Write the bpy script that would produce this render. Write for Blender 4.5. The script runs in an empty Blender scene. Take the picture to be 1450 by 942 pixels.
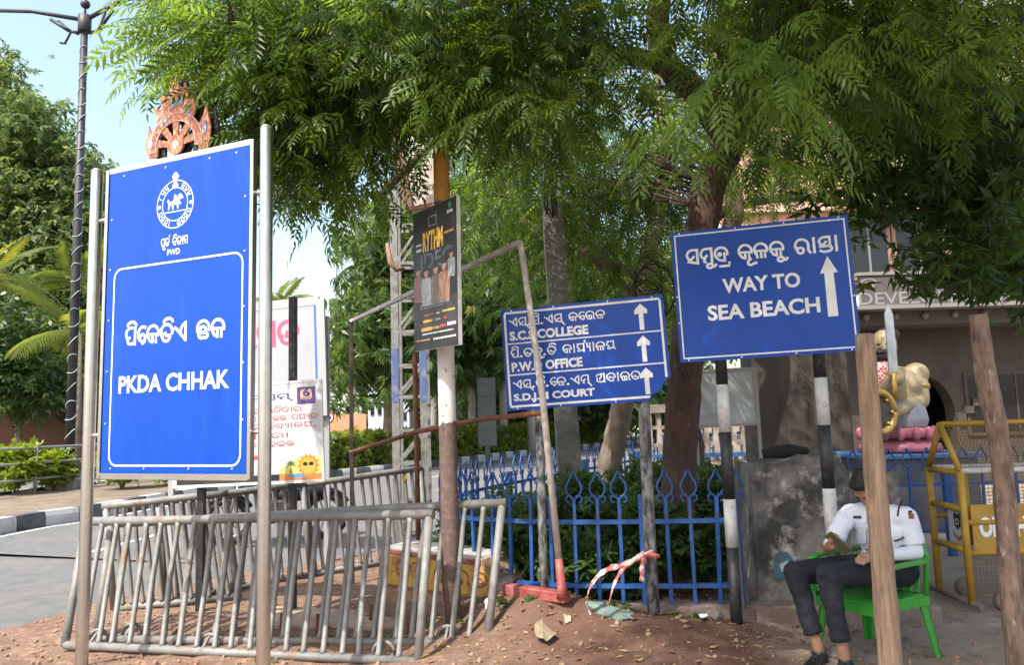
import bpy, bmesh, math, random
import numpy as np
from mathutils import Vector, Matrix, Quaternion
random.seed(7); rng = np.random.default_rng(11)
R = math.radians
sc = bpy.context.scene
col = sc.collection

# ------------------------------------------------------------------ camera, sky, sun, exposure
F, CX, CY, W0, H0 = 1090.0, 725.0, 471.0, 1450.0, 942.0
PITCH, ROLL, CAMZ = R(6.5), -0.030, 1.5
cam_d = bpy.data.cameras.new('camera'); cam = bpy.data.objects.new('camera', cam_d); col.objects.link(cam)
CAMM = Matrix.Translation((0, 0, CAMZ)) @ Matrix.Rotation(math.pi/2 + PITCH, 4, 'X') @ Matrix.Rotation(ROLL, 4, 'Z')
cam.matrix_world = CAMM
cam_d.sensor_width = 36.0; cam_d.lens = 36.0*F/W0; cam_d.clip_start = 0.05; cam_d.clip_end = 3000
sc.camera = cam
SUN_EL, SUN_AZ = R(54), R(218)          # azimuth measured clockwise from +Y: the sun stands behind and to the left
sun_dir = Vector((math.sin(SUN_AZ)*math.cos(SUN_EL), math.cos(SUN_AZ)*math.cos(SUN_EL), math.sin(SUN_EL)))
w = bpy.data.worlds.new('World'); sc.world = w; w.use_nodes = True
nt = w.node_tree; bg = nt.nodes['Background']
sky = nt.nodes.new('ShaderNodeTexSky'); sky.sky_type = 'NISHITA'; sky.sun_disc = False
sky.sun_elevation = SUN_EL; sky.sun_rotation = SUN_AZ; sky.air_density = 1.3; sky.dust_density = 3.5; sky.ozone_density = 0.35
nt.links.new(sky.outputs[0], bg.inputs[0]); bg.inputs[1].default_value = 0.15
sl = bpy.data.lights.new('sun', 'SUN'); sl.energy = 3.0; sl.angle = R(0.6); sl.color = (1.0, 0.95, 0.87)
so = bpy.data.objects.new('sun', sl); col.objects.link(so); so.rotation_euler = sun_dir.to_track_quat('Z', 'Y').to_euler()
sc.view_settings.view_transform = 'Standard'; sc.view_settings.look = 'None'
sc.view_settings.exposure = 1.38; sc.view_settings.gamma = 1.0; sc.view_settings.use_curve_mapping = False

# ------------------------------------------------------------------ pixels to places
CR = CAMM.to_3x3()
def ray(px, py): return CR @ Vector(((px-CX)/F, -(py-CY)/F, -1.0))
def P(px, py, Y):
    d = ray(px, py); return Vector((0, 0, CAMZ)) + d*(Y/d.y)
def G(px, py, z=0.0):
    d = ray(px, py); return Vector((0, 0, CAMZ)) + d*((z-CAMZ)/d.z)
def XY(px, Y, z=0.0):            # the x that shows at column px for depth Y and height z
    lo = P(px, 471, Y); py = 471
    for _ in range(6):
        q = P(px, py, Y); py += (q.z-z)*F/Y
    return Vector((P(px, py, Y).x, Y, z))

# ------------------------------------------------------------------ materials
MATS = {}
def mat(name, c, rough=0.7, metal=0.0, c2=None, scale=6.0, mix=(0.4, 0.65), bump=0.0, bscale=40.0, spec=0.5, detail=6.0, coat=0.0, stretch=None, c3=None, s3=2.0, m3=(0.55, 0.7)):
    if name in MATS: return MATS[name]
    m = bpy.data.materials.new(name); m.use_nodes = True; n = m.node_tree; b = n.nodes['Principled BSDF']
    b.inputs['Roughness'].default_value = rough; b.inputs['Metallic'].default_value = metal
    b.inputs['Specular IOR Level'].default_value = spec; b.inputs['Coat Weight'].default_value = coat
    b.inputs['Base Color'].default_value = (*c, 1)
    tc = n.nodes.new('ShaderNodeTexCoord'); vec = tc.outputs['Object']
    if stretch:
        mp = n.nodes.new('ShaderNodeMapping'); mp.inputs['Scale'].default_value = stretch
        n.links.new(vec, mp.inputs[0]); vec = mp.outputs[0]
    def noise(s, lo, hi):
        t = n.nodes.new('ShaderNodeTexNoise'); t.inputs['Scale'].default_value = s; t.inputs['Detail'].default_value = detail; t.inputs['Roughness'].default_value = 0.62
        n.links.new(vec, t.inputs['Vector'])
        r = n.nodes.new('ShaderNodeMapRange'); r.inputs[1].default_value = lo; r.inputs[2].default_value = hi
        n.links.new(t.outputs[0], r.inputs[0]); return t, r
    cur = None
    if c2:
        t, r = noise(scale, *mix)
        mx = n.nodes.new('ShaderNodeMix'); mx.data_type = 'RGBA'; mx.inputs[6].default_value = (*c, 1); mx.inputs[7].default_value = (*c2, 1)
        n.links.new(r.outputs[0], mx.inputs[0]); cur = mx.outputs[2]
        rr = n.nodes.new('ShaderNodeMapRange'); rr.inputs[3].default_value = max(0.05, rough-0.08); rr.inputs[4].default_value = min(1, rough+0.12)
        n.links.new(t.outputs[0], rr.inputs[0]); n.links.new(rr.outputs[0], b.inputs['Roughness'])
    if c3:
        t, r = noise(s3, *m3)
        mx = n.nodes.new('ShaderNodeMix'); mx.data_type = 'RGBA'
        if cur: n.links.new(cur, mx.inputs[6])
        else: mx.inputs[6].default_value = (*c, 1)
        mx.inputs[7].default_value = (*c3, 1); n.links.new(r.outputs[0], mx.inputs[0]); cur = mx.outputs[2]
    if cur: n.links.new(cur, b.inputs['Base Color'])
    if bump:
        t = n.nodes.new('ShaderNodeTexNoise'); t.inputs['Scale'].default_value = bscale; t.inputs['Detail'].default_value = 8
        n.links.new(vec, t.inputs['Vector'])
        bp = n.nodes.new('ShaderNodeBump'); bp.inputs['Strength'].default_value = bump; bp.inputs['Distance'].default_value = 0.02
        n.links.new(t.outputs[0], bp.inputs['Height']); n.links.new(bp.outputs[0], b.inputs['Normal'])
    MATS[name] = m; return m

def leaf_mat(name, dark, light, trans=0.45, rough=0.45, yellow=None):
    m = bpy.data.materials.new(name); m.use_nodes = True; n = m.node_tree
    for x in list(n.nodes): n.nodes.remove(x)
    out = n.nodes.new('ShaderNodeOutputMaterial')
    at = n.nodes.new('ShaderNodeAttribute'); at.attribute_name = 'tint'
    cr = n.nodes.new('ShaderNodeValToRGB'); cr.color_ramp.elements[0].color = (*dark, 1); cr.color_ramp.elements[1].color = (*light, 1)
    if yellow:
        e = cr.color_ramp.elements.new(0.93); e.color = (*light, 1); cr.color_ramp.elements[2].color = (*yellow, 1)
    n.links.new(at.outputs['Fac'], cr.inputs[0])
    pb = n.nodes.new('ShaderNodeBsdfPrincipled'); pb.inputs['Roughness'].default_value = rough; pb.inputs['Specular IOR Level'].default_value = 0.45
    n.links.new(cr.outputs[0], pb.inputs['Base Color'])
    tr = n.nodes.new('ShaderNodeBsdfTranslucent')
    hs = n.nodes.new('ShaderNodeHueSaturation'); hs.inputs['Hue'].default_value = 0.475; hs.inputs['Saturation'].default_value = 1.1; hs.inputs['Value'].default_value = 2.3
    n.links.new(cr.outputs[0], hs.inputs['Color']); n.links.new(hs.outputs[0], tr.inputs['Color'])
    mx = n.nodes.new('ShaderNodeMixShader'); mx.inputs[0].default_value = trans
    n.links.new(pb.outputs[0], mx.inputs[1]); n.links.new(tr.outputs[0], mx.inputs[2]); n.links.new(mx.outputs[0], out.inputs[0])
    MATS[name] = m; return m

# ------------------------------------------------------------------ mesh building
class MB:
    def __init__(s): s.v = []; s.f = []; s.sm = []
    def add(s, v, f, smooth=False):
        o = len(s.v); s.v += [tuple(x) for x in v]; s.f += [tuple(i+o for i in q) for q in f]; s.sm += [smooth]*len(f); return s
    def box(s, c, size, rot=None, ch=0.0):
        x, y, z = (q/2 for q in size)
        if ch <= 0:
            v = [(i, j, k) for i in (-x, x) for j in (-y, y) for k in (-z, z)]
            f = [(0, 1, 3, 2), (4, 6, 7, 5), (0, 4, 5, 1), (2, 3, 7, 6), (0, 2, 6, 4), (1, 5, 7, 3)]
        else:
            bm = bmesh.new(); bmesh.ops.create_cube(bm, size=1.0)
            for q in bm.verts: q.co = Vector((q.co.x*2*x, q.co.y*2*y, q.co.z*2*z))
            bmesh.ops.bevel(bm, geom=list(bm.edges), offset=ch, segments=1, affect='EDGES')
            bm.verts.index_update(); v = [tuple(q.co) for q in bm.verts]; f = [tuple(q.index for q in fc.verts) for fc in bm.faces]; bm.free()
        M = rot if rot is not None else Matrix.Identity(3)
        c = Vector(c); return s.add([M @ Vector(q) + c for q in v], f)
    def bar(s, a, b, wx, wy, up=Vector((0, 0, 1)), ch=0.0):          # a square bar from a to b
        a = Vector(a); b = Vector(b); d = b-a; L = d.length; d = d.normalized()
        u = up.cross(d)
        if u.length < 1e-4: u = Vector((1, 0, 0)).cross(d)
        u.normalize(); n = d.cross(u)
        M = Matrix((u, n, d)).transposed()
        return s.box((a+b)/2, (wx, wy, L), M, ch)
    def tube(s, pts, r, seg=10, caps=True, jit=0.0):
        pts = [Vector(p) for p in pts]; n = len(pts); rs = r if isinstance(r, (list, tuple)) else [r]*n
        v = []; f = []; prev = None
        for i, p in enumerate(pts):
            t = (pts[min(i+1, n-1)]-pts[max(i-1, 0)])
            t = t.normalized() if t.length > 1e-9 else Vector((0, 0, 1))
            if prev is None:
                a = Vector((0, 0, 1)) if abs(t.z) < 0.9 else Vector((1, 0, 0)); u = a.cross(t).normalized()
            else:
                u = (prev - t*prev.dot(t)); u = u.normalized() if u.length > 1e-6 else prev
            prev = u; w_ = t.cross(u)
            for k in range(seg):
                a = 2*math.pi*k/seg; rr = rs[i]*(1+(random.uniform(-jit, jit) if jit else 0))
                v.append(p + (u*math.cos(a)+w_*math.sin(a))*rr)
        for i in range(n-1):
            for k in range(seg):
                a = i*seg+k; b = i*seg+(k+1) % seg; f.append((a, b, b+seg, a+seg))
        s.add(v, f, True)
        if caps:
            o = len(s.v)-len(v)
            s.f.append(tuple(o+k for k in reversed(range(seg)))); s.sm.append(False)
            s.f.append(tuple(o+(n-1)*seg+k for k in range(seg))); s.sm.append(False)
        return s
    def lathe(s, prof, c, seg=16, axis=None):
        c = Vector(c); M = axis or Matrix.Identity(3); v = []; f = []
        for (r, z) in prof:
            for k in range(seg):
                a = 2*math.pi*k/seg; v.append(M @ Vector((r*math.cos(a), r*math.sin(a), z)) + c)
        for i in range(len(prof)-1):
            for k in range(seg):
                a = i*seg+k; b = i*seg+(k+1) % seg; f.append((a, b, b+seg, a+seg))
        f.append(tuple(reversed(range(seg)))); f.append(tuple((len(prof)-1)*seg+k for k in range(seg)))
        return s.add(v, f, True)
    def ell(s, c, r, M=None, seg=14, rings=9):
        c = Vector(c); v = []; f = []; M = M or Matrix.Identity(3)
        rx, ry, rz = r if isinstance(r, (tuple, list)) else (r, r, r)
        for i in range(rings+1):
            th = math.pi*i/rings; 
            for k in range(seg):
                a = 2*math.pi*k/seg; v.append(M @ Vector((rx*math.sin(th)*math.cos(a), ry*math.sin(th)*math.sin(a), rz*math.cos(th)))+c)
        for i in range(rings):
            for k in range(seg):
                a = i*seg+k; b = i*seg+(k+1) % seg; f.append((a, a+seg, b+seg, b))
        return s.add(v, f, True)
    def prism(s, poly, map_, d0, d1):           # poly: list of (u,v); map_(u,v,d) -> point
        n = len(poly); v = [map_(a, b, d0) for a, b in poly]+[map_(a, b, d1) for a, b in poly]
        f = [tuple(reversed(range(n))), tuple(range(n, 2*n))]+[(i, (i+1) % n, n+(i+1) % n, n+i) for i in range(n)]
        return s.add(v, f)
    def build(s, name, m, parent=None, weld=False):
        me = bpy.data.meshes.new(name); off = Vector((0, 0, 0))
        root = parent
        while root is not None and root.parent is not None: root = root.parent
        if root is not None: off = Vector(root['_b'])
        me.from_pydata([(a-off.x, b-off.y, c-off.z) for a, b, c in s.v], [], s.f)
        if any(s.sm): me.polygons.foreach_set('use_smooth', s.sm)
        me.update()
        if weld or True:
            bm = bmesh.new(); bm.from_mesh(me); bmesh.ops.recalc_face_normals(bm, faces=bm.faces); bm.to_mesh(me); bm.free()
        o = bpy.data.objects.new(name, me); col.objects.link(o)
        if m: me.materials.append(m)
        if parent is not None: o.parent = parent
        else: o['_b'] = (0.0, 0.0, 0.0)
        return o

def tag(o, label=None, cat=None, group=None, kind=None):
    if label: o['label'] = label
    if cat: o['category'] = cat
    if group: o['group'] = group
    if kind: o['kind'] = kind
    return o
def thing(name, label, cat, base=(0, 0, 0), group=None):
    o = bpy.data.objects.new(name, None); o.empty_display_size = 0.2; o.location = base; o['_b'] = tuple(float(q) for q in base)
    col.objects.link(o); return tag(o, label, cat, group)
def shared(name, me, parent, loc, rz=0.0, s=1.0):     # an alike piece that shares mesh data; loc in world
    o = bpy.data.objects.new(name, me); col.objects.link(o)
    if parent is not None:
        o.parent = parent; b = Vector(parent['_b']); o.location = Vector(loc)-b
    else: o.location = loc; o['_b'] = tuple(loc)
    o.rotation_euler[2] = rz; o.scale = (s, s, s); return o
def np_mesh(name, V, Fc, m, parent=None, tint=None, smooth=False):
    me = bpy.data.meshes.new(name); V = np.asarray(V, np.float32); Fc = np.asarray(Fc, np.int32); k = Fc.shape[1]
    if parent is not None:
        root = parent
        while root.parent is not None: root = root.parent
        V = V - np.array(root['_b'], np.float32)
    me.vertices.add(len(V)); me.vertices.foreach_set('co', V.ravel())
    me.loops.add(Fc.size); me.loops.foreach_set('vertex_index', Fc.ravel())
    me.polygons.add(len(Fc)); me.polygons.foreach_set('loop_start', np.arange(0, Fc.size, k, dtype=np.int32))
    if smooth: me.polygons.foreach_set('use_smooth', np.ones(len(Fc), bool))
    me.update(calc_edges=True)
    if tint is not None:
        a = me.attributes.new('tint', 'FLOAT', 'POINT'); a.data.foreach_set('value', np.asarray(tint, np.float32))
    me.materials.append(m)
    o = bpy.data.objects.new(name, me); col.objects.link(o)
    if parent is not None: o.parent = parent
    else: o['_b'] = (0.0, 0.0, 0.0)
    return o

# ------------------------------------------------------------------ flat panels, lettering
class Panel:
    """a rectangle in space from four pixel corners (TL, TR, BR, BL) and the depths of its left and right edges"""
    def __init__(s, tl, tr, br, bl, Yl, Yr):
        A = P(*bl, Yl); B = P(*br, Yr)
        n = Vector((B.y-A.y, -(B.x-A.x), 0)).normalized()
        if n.y > 0: n = -n
        def hit(p):
            d = ray(*p); o = Vector((0, 0, CAMZ)); return o + d*((A-o).dot(n)/d.dot(n))
        a, b, c, d = hit(tl), hit(tr), hit(br), hit(bl)
        s.u = ((b-a)+(c-d)).normalized(); s.n = n; s.v = n.cross(s.u).normalized()
        s.w = ((b-a).length+(c-d).length)/2; s.h = ((a-d).length+(b-c).length)/2
        ctr = (a+b+c+d)/4; s.o = ctr - s.u*s.w/2 - s.v*s.h/2
    def at(s, u, v, d=0.0): return s.o + s.u*u + s.v*v + s.n*d
    def slab(s, u0, v0, u1, v1, d0, d1, mb=None):
        mb = mb or MB(); return mb.prism([(u0, v0), (u1, v0), (u1, v1), (u0, v1)], s.at, d0, d1)
    def of(s, p):                                   # pixel -> (u, v) on this panel
        d = ray(*p); o = Vector((0, 0, CAMZ)); q = o + d*((s.o-o).dot(s.n)/d.dot(s.n)) - s.o
        return q.dot(s.u), q.dot(s.v)

_tc = {}
def text2d(body, bold=0.02):
    k = (body, bold)
    if k in _tc: return _tc[k]
    cu = bpy.data.curves.new('t', 'FONT'); cu.body = body; cu.offset = bold; cu.resolution_u = 3
    ob = bpy.data.objects.new('t', cu); me = bpy.data.meshes.new_from_object(ob)
    v = [(q.co.x, q.co.y) for q in me.vertices]; f = [tuple(p.vertices) for p in me.polygons]
    bpy.data.objects.remove(ob); bpy.data.curves.remove(cu); bpy.data.meshes.remove(me)
    _tc[k] = (v, f); return v, f
def fit2d(vf, u0, v0, u1, v1):
    v, f = vf; xs = [q[0] for q in v]; ys = [q[1] for q in v]
    a, b, c, d = min(xs), max(xs), min(ys), max(ys)
    return [(u0+(x-a)/(b-a+1e-9)*(u1-u0), v0+(y-c)/(d-c+1e-9)*(v1-v0)) for x, y in v], f
def words(v, f):                                    # split a line of lettering at its word gaps
    ys_ = [q[1] for q in v]; gap = .30*(max(ys_)-min(ys_)); iv = sorted((min(v[i][0] for i in q), max(v[i][0] for i in q), k) for k, q in enumerate(f)); out = [[]]; end = None
    for a, b, k in iv:
        if end is not None and a-end > gap: out.append([])
        out[-1].append(f[k]); end = b if end is None else max(end, b)
    return out
def put2d(pn, vf, d, name, m, parent):
    v, f = vf; o = None
    for w_ in words(v, f):
        ids = sorted({i for q in w_ for i in q}); mp = {i: k for k, i in enumerate(ids)}; mb = MB(); mb.add([pn.at(*v[i], d) for i in ids], [tuple(mp[i] for i in q) for q in w_]); o = mb.build(name, m, parent)
    return o
def letter(pn, body, u0, v0, u1, v1, d, m, parent, bold=0.02, name='lettering'):
    return put2d(pn, fit2d(text2d(body, bold), u0, v0, u1, v1), d, name, m, parent)

# Odia lettering drawn as pen strokes (unit letter height)
def arc(cx, cy, rx, ry, a0, a1, n=12):
    return [(cx+rx*math.cos(R(a0+(a1-a0)*i/n)), cy+ry*math.sin(R(a0+(a1-a0)*i/n))) for i in range(n+1)]
dome = lambda e=-25: arc(.44, .56, .42, .42, 215, e)
OD = {
 'pa': (.82, [arc(.42, .62, .40, .36, 80, 215) + [(.22, .36), (.3, .4)], [(.14, .34), (.2, .08), (.38, .02), (.7, .1)], [(.72, 1), (.72, 0)]]),
 'ka': (.92, [dome(-20), [(.1, .32), (.2, .14), (.42, .04)], [(.16, .48), (.68, .48), (.68, .02)], [(.42, .46), (.42, .06)]]),
 'e': (.62, [arc(.40, .55, .36, .43, 60, 290), arc(.38, .28, .2, .26, -90, 200)]),
 'da': (.92, [dome(-15), arc(.42, .3, .28, .28, 150, 370), [(.34, .5), (.42, .34), (.54, .34)]]),
 'E': (.92, [[(.02, .74), (.2, .62), (.8, .02)], [(.8, 0), (.8, 1)], [(.8, .98), (.56, .82), (.46, .62), (.46, .36)]]),
 'cha': (.92, [dome(-15), arc(.42, .5, .2, .16, 0, 360), arc(.34, .17, .2, .15, 60, 300), arc(.56, .17, .2, .15, 120, -120)]),
 'sa': (.84, [arc(.40, .62, .36, .36, 85, 250) + [(.5, .52)], [(.1, .18), (.74, .02)], [(.74, 1), (.74, 0)], [(.4, .98), (.74, .98)]]),
 'ma': (.86, [arc(.40, .62, .36, .36, 80, 240) + [(.44, .5)], [(.3, .3), (.22, .08), (.34, .04)], [(.76, 1), (.76, 0)], [(.42, .98), (.76, .98)]]),
 'do': (.9, [dome(-15), [(.1, .32), (.3, .1), (.66, .02)], [(.66, .56), (.66, 0)], arc(.34, .5, .09, .09, 0, 360, 8)]),
 'lla': (.94, [dome(-20), [(.12, .4), (.2, .02)], [(.16, .48), (.7, .48), (.7, .02)], [(.45, .46), (.45, .02)]]),
 'la': (.98, [dome(-20) + [(.8, .2), (.94, .02)], [(.12, .4), (.2, .04), (.6, .04)], [(.2, .48), (.6, .48), (.6, .04)], [(.4, .46), (.4, .08)]]),
 'ra': (.98, [dome(0) + [(.84, .2), (.96, .02)], arc(.34, .22, .2, .2, 0, 360), [(.06, .5), (.16, .3)]]),
 'aa': (.3, [[(.14, 1), (.14, 0)]]),
 'sta': (.9, [arc(.42, .7, .34, .28, 85, 250) + [(.5, .66)], [(.1, .36), (.8, .36)], [(.74, 1), (.74, .38)], [(.42, .98), (.74, .98)], arc(.45, .18, .4, .2, 70, -150)]),
 'ja': (.9, [dome(-20), [(.12, .4), (.2, .04), (.66, .04), (.66, .44), (.24, .44)], [(.42, .44), (.5, .24)]]),
 'ya': (.9, [[(.1, .96), (.66, .96)], arc(.36, .66, .28, .28, 100, 260) + [(.08, .1), (.22, .06), (.7, .22)], [(.74, 1), (.74, 0)]]),
 'yya': (.95, [[(.1, .96), (.66, .96)], arc(.36, .66, .28, .28, 100, 260) + [(.08, .1), (.22, .06), (.7, .22)], [(.74, 1), (.74, .2), (.9, .02)]]),
 'yph': (.5, [[(.1, .98), (.1, .6), (.22, .46), (.38, .5)], [(.38, 1), (.38, 0)]]),
 'A': (.98, [arc(.3, .72, .24, .24, 180, -60), [(.1, .5), (.1, .12), (.5, .02), (.82, .1)], [(.5, .6), (.34, .34)], [(.84, 1), (.84, 0)], [(.5, .98), (.84, .98)]]),
 'ta': (.92, [dome(-15), arc(.42, .32, .3, .28, 160, 360), [(.4, .52), (.34, .34), (.52, .34)]]),
 'ba': (.9, [dome(-15), [(.1, .32), (.3, .06), (.66, .02), (.66, .44)], [(.66, .44), (.4, .44)]]),
 'bha': (.94, [dome(-15), arc(.3, .24, .2, .2, 90, 360), [(.5, .24), (.66, .5), (.66, .02)]]),
 'ga': (.84, [arc(.38, .6, .34, .38, 70, 240), [(.36, .5), (.2, .3), (.34, .04)], [(.72, 1), (.72, 0)]]),
 'u_': (.0, [arc(-.36, -.24, .2, .15, 20, 340) + [(-.02, -.3), (.06, -.18)]]),
 'uu_': (.0, [[(-.24, -.02), (-.42, -.14)] + arc(-.28, -.3, .18, .14, 140, 330) + [(.1, -.32)]]),
 'rph': (.0, [[(-.7, -.34), (-.06, -.34), (-.06, -.12)]]),
 'i_': (.0, [arc(-.46, 1.06, .34, .26, 165, 15)]),
 'hal': (.0, [[(-.12, .02), (.08, -.34)]]),
 'reph': (.0, [[(-.1, 1.12), (-.2, 1.3), (-.06, 1.34)]]),
 'dot': (.34, [arc(.12, .08, .07, .07, 0, 360, 8)]),
 ' ': (.5, []),
 'hu': (.9, [dome(-25) + [(.7, .1), (.3, .02)], arc(.4, .3, .16, .16, 0, 360)]),
 'tt2': (.9, [arc(.42, .5, .38, .46, 60, 400), arc(.42, .4, .16, .16, 0, 360)]),
}
def odia2d(s, t=0.13):
    V = []; Fc = []; x = 0.0
    for g in s.split('|'):
        wd, strokes = OD[g]
        for st in strokes:
            pts = [Vector((x+a, b)) for a, b in st]; n = len(pts); o = len(V)
            for i, p in enumerate(pts):
                d = pts[min(i+1, n-1)]-pts[max(i-1, 0)]; d = d.normalized() if d.length > 0 else Vector((1, 0))
                nn = Vector((-d.y, d.x))*t/2
                e = (-d*t*.35 if i == 0 else d*t*.35 if i == n-1 else Vector((0, 0)))
                V += [tuple(p+nn+e), tuple(p-nn+e)]
            Fc += [(o+2*i, o+2*i+1, o+2*i+3, o+2*i+2) for i in range(n-1)]
        x += wd + (.1 if wd > 0 else 0)
    return V, Fc
def odia(pn, s, u0, v0, u1, v1, d, m, parent, t=0.13, name='lettering'):
    """the box covers the letter bodies from baseline v0 to top v1; vowel marks may reach beyond it"""
    V, Fc = odia2d(s, t); xs = [q[0] for q in V]; a, b = min(xs), max(xs)
    # each quad gets a hair of its own depth so that crossing strokes never share a plane
    V = [(u0+(x-a)/(b-a)*(u1-u0), v0+y*(v1-v0)) for x, y in V]; o = None
    for w_ in words(V, Fc):
        mb = MB()
        for i, q in enumerate(w_): mb.add([pn.at(*V[j], d+(i % 7)*0.00012) for j in q], [(0, 1, 2, 3)])
        o = mb.build(name, m, parent)
    return o
def shape2d(pn, pts, d, name, m, parent, d0=None):
    mb = MB()
    mb.prism(pts, pn.at, d-0.002 if d0 is None else d0, d); return mb.build(name, m, parent)
def ring2d(pn, cx, cy, r0, r1, d, name, m, parent, n=32, sx=1.0):
    mb = MB(); v = []; f = []
    for i in range(n):
        a = 2*math.pi*i/n
        v += [pn.at(cx+sx*r0*math.cos(a), cy+r0*math.sin(a), d), pn.at(cx+sx*r1*math.cos(a), cy+r1*math.sin(a), d)]
    f = [(2*i, 2*i+1, (2*i+3) % (2*n), (2*i+2) % (2*n)) for i in range(n)]
    mb.add(v, f); return mb.build(name, m, parent)
def round_rect(u0, v0, u1, v1, r, n=6):
    out = []
    for cx, cy, a in ((u1-r, v1-r, 0), (u0+r, v1-r, 90), (u0+r, v0+r, 180), (u1-r, v0+r, 270)):
        out += [(cx+r*math.cos(R(a+90*i/n)), cy+r*math.sin(R(a+90*i/n))) for i in range(n+1)]
    return out
def outline2d(pn, outer, inner, d, name, m, parent):
    n = len(outer); mb = MB()
    mb.add([pn.at(*q, d) for q in outer]+[pn.at(*q, d) for q in inner], [(i, (i+1) % n, n+(i+1) % n, n+i) for i in range(n)])
    return mb.build(name, m, parent)
def circ(cx, cy, rx, ry=None, n=18): ry = ry or rx; return [(cx+rx*math.cos(2*math.pi*i/n), cy+ry*math.sin(2*math.pi*i/n)) for i in range(n)]
# ------------------------------------------------------------------ curves of the place
def smooth(pts, n=8):
    out = []; pts = [np.array(p, float) for p in pts]
    for i in range(len(pts)-1):
        p0 = pts[max(i-1, 0)]; p1 = pts[i]; p2 = pts[i+1]; p3 = pts[min(i+2, len(pts)-1)]
        for k in range(n):
            t = k/n; out.append(.5*((2*p1)+(-p0+p2)*t+(2*p0-5*p1+4*p2-p3)*t*t+(-p0+3*p1-3*p2+p3)*t**3))
    out.append(pts[-1]); return out
def resample(pts, step):
    pts = [np.array(p, float) for p in pts]; d = [0]
    for a, b in zip(pts, pts[1:]): d.append(d[-1]+np.linalg.norm(b-a))
    n = max(2, int(round(d[-1]/step))+1); out = []
    for s in np.linspace(0, d[-1], n):
        i = min(max(np.searchsorted(d, s)-1, 0), len(pts)-2); t = (s-d[i])/(d[i+1]-d[i]+1e-9); out.append(pts[i]*(1-t)+pts[i+1]*t)
    return out
def offset(pts, k):
    out = []
    for i, p in enumerate(pts):
        d = pts[min(i+1, len(pts)-1)]-pts[max(i-1, 0)]; d = d/np.linalg.norm(d); out.append(p+np.array((-d[1], d[0]))*k)
    return out
EDGE = smooth([(-5.2, -20), (-4.6, 0), (-4.25, 5), (-4.1, 6.3), (-3.6, 7.5), (-2.6, 8.7), (-1.7, 9.5), (-.9, 10.3), (-.1, 11.4), (.9, 13), (2.2, 15.2), (5, 20), (12, 30), (40, 62)], 6)
KERB = smooth([(-8.9, -20), (-8.4, 4), (-7.95, 12), (-7.55, 13.6), (-6.9, 17.6), (-5.6, 21.2), (-3.9, 24.4), (-2.2, 27.4), (.6, 33.2), (6, 42), (16, 56), (40, 86)], 8)
FENCE_A = smooth([(1.62, 5.75), (.83, 5.83), (.35, 5.93), (-.03, 6.08), (-.42, 6.36), (-.63, 6.72)], 8)
FENCE_B = smooth([(-.63, 6.72), (-.48, 8), (.3, 9.7), (1.18, 11.4), (2.2, 13.3), (4.2, 16.6)], 8)

def vnoise(x, y, s, seed=0):
    x = x*s; y = y*s; xi = np.floor(x).astype(int); yi = np.floor(y).astype(int); fx = x-xi; fy = y-yi
    def h(a, b):
        n = (a*374761393+b*668265263+seed*1442695041) & 0x7fffffff; n = ((n ^ (n >> 13))*1274126177) & 0x7fffffff; return ((n ^ (n >> 16)) & 0xffff)/65535.0
    u = fx*fx*(3-2*fx); v = fy*fy*(3-2*fy)
    return (h(xi, yi)*(1-u)+h(xi+1, yi)*u)*(1-v)+(h(xi, yi+1)*(1-u)+h(xi+1, yi+1)*u)*v
def side_dist(x, y, curve):           # + on the right-hand side of the curve
    c = np.array(curve); best = np.full(x.shape, 1e9); sg = np.zeros(x.shape)
    for a, b in zip(c, c[1:]):
        d = b-a; L = d@d; t = np.clip(((x-a[0])*d[0]+(y-a[1])*d[1])/L, 0, 1)
        px = x-(a[0]+t*d[0]); py = y-(a[1]+t*d[1]); r = np.hypot(px, py); s = np.sign(px*d[1]-py*d[0])
        m = r < best; best = np.where(m, r, best); sg = np.where(m, s, sg)
    return best*sg
MOUNDS = [(.19, 5.62, .17, .30), (.5, 5.5, .07, .55), (1.02, 5.3, .05, .3), (-.25, 5.9, .10, .3), (-.75, 6.2, .05, .5), (.9, 5.0, .03, .5), (-2.4, 4.7, .035, .5), (1.35, 5.35, .03, .3), (-.3, 4.9, .04, .4)]
def ground_h(x, y):
    x = np.asarray(x, float); y = np.asarray(y, float)
    d = side_dist(x, y, EDGE)
    near = np.clip((12-np.hypot(x, y))/6, 0, 1)*np.clip((3.0-x)/1.2, .15, 1)
    h = .012 + near*((vnoise(x, y, 1.3, 1)-.5)*.05+(vnoise(x, y, 4.1, 2)-.5)*.028+(vnoise(x, y, 11, 3)-.5)*.013+(vnoise(x, y, 23, 5)-.5)*.008)
    for mx, my, a, s in MOUNDS: h = h + a*np.exp(-((x-mx)**2+(y-my)**2)/(2*s*s))
    h = h - .16*np.clip((.18-d)/.5, 0, 1)
    return h
def gh(x, y): return float(ground_h(np.array([x]), np.array([y]))[0])

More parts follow.
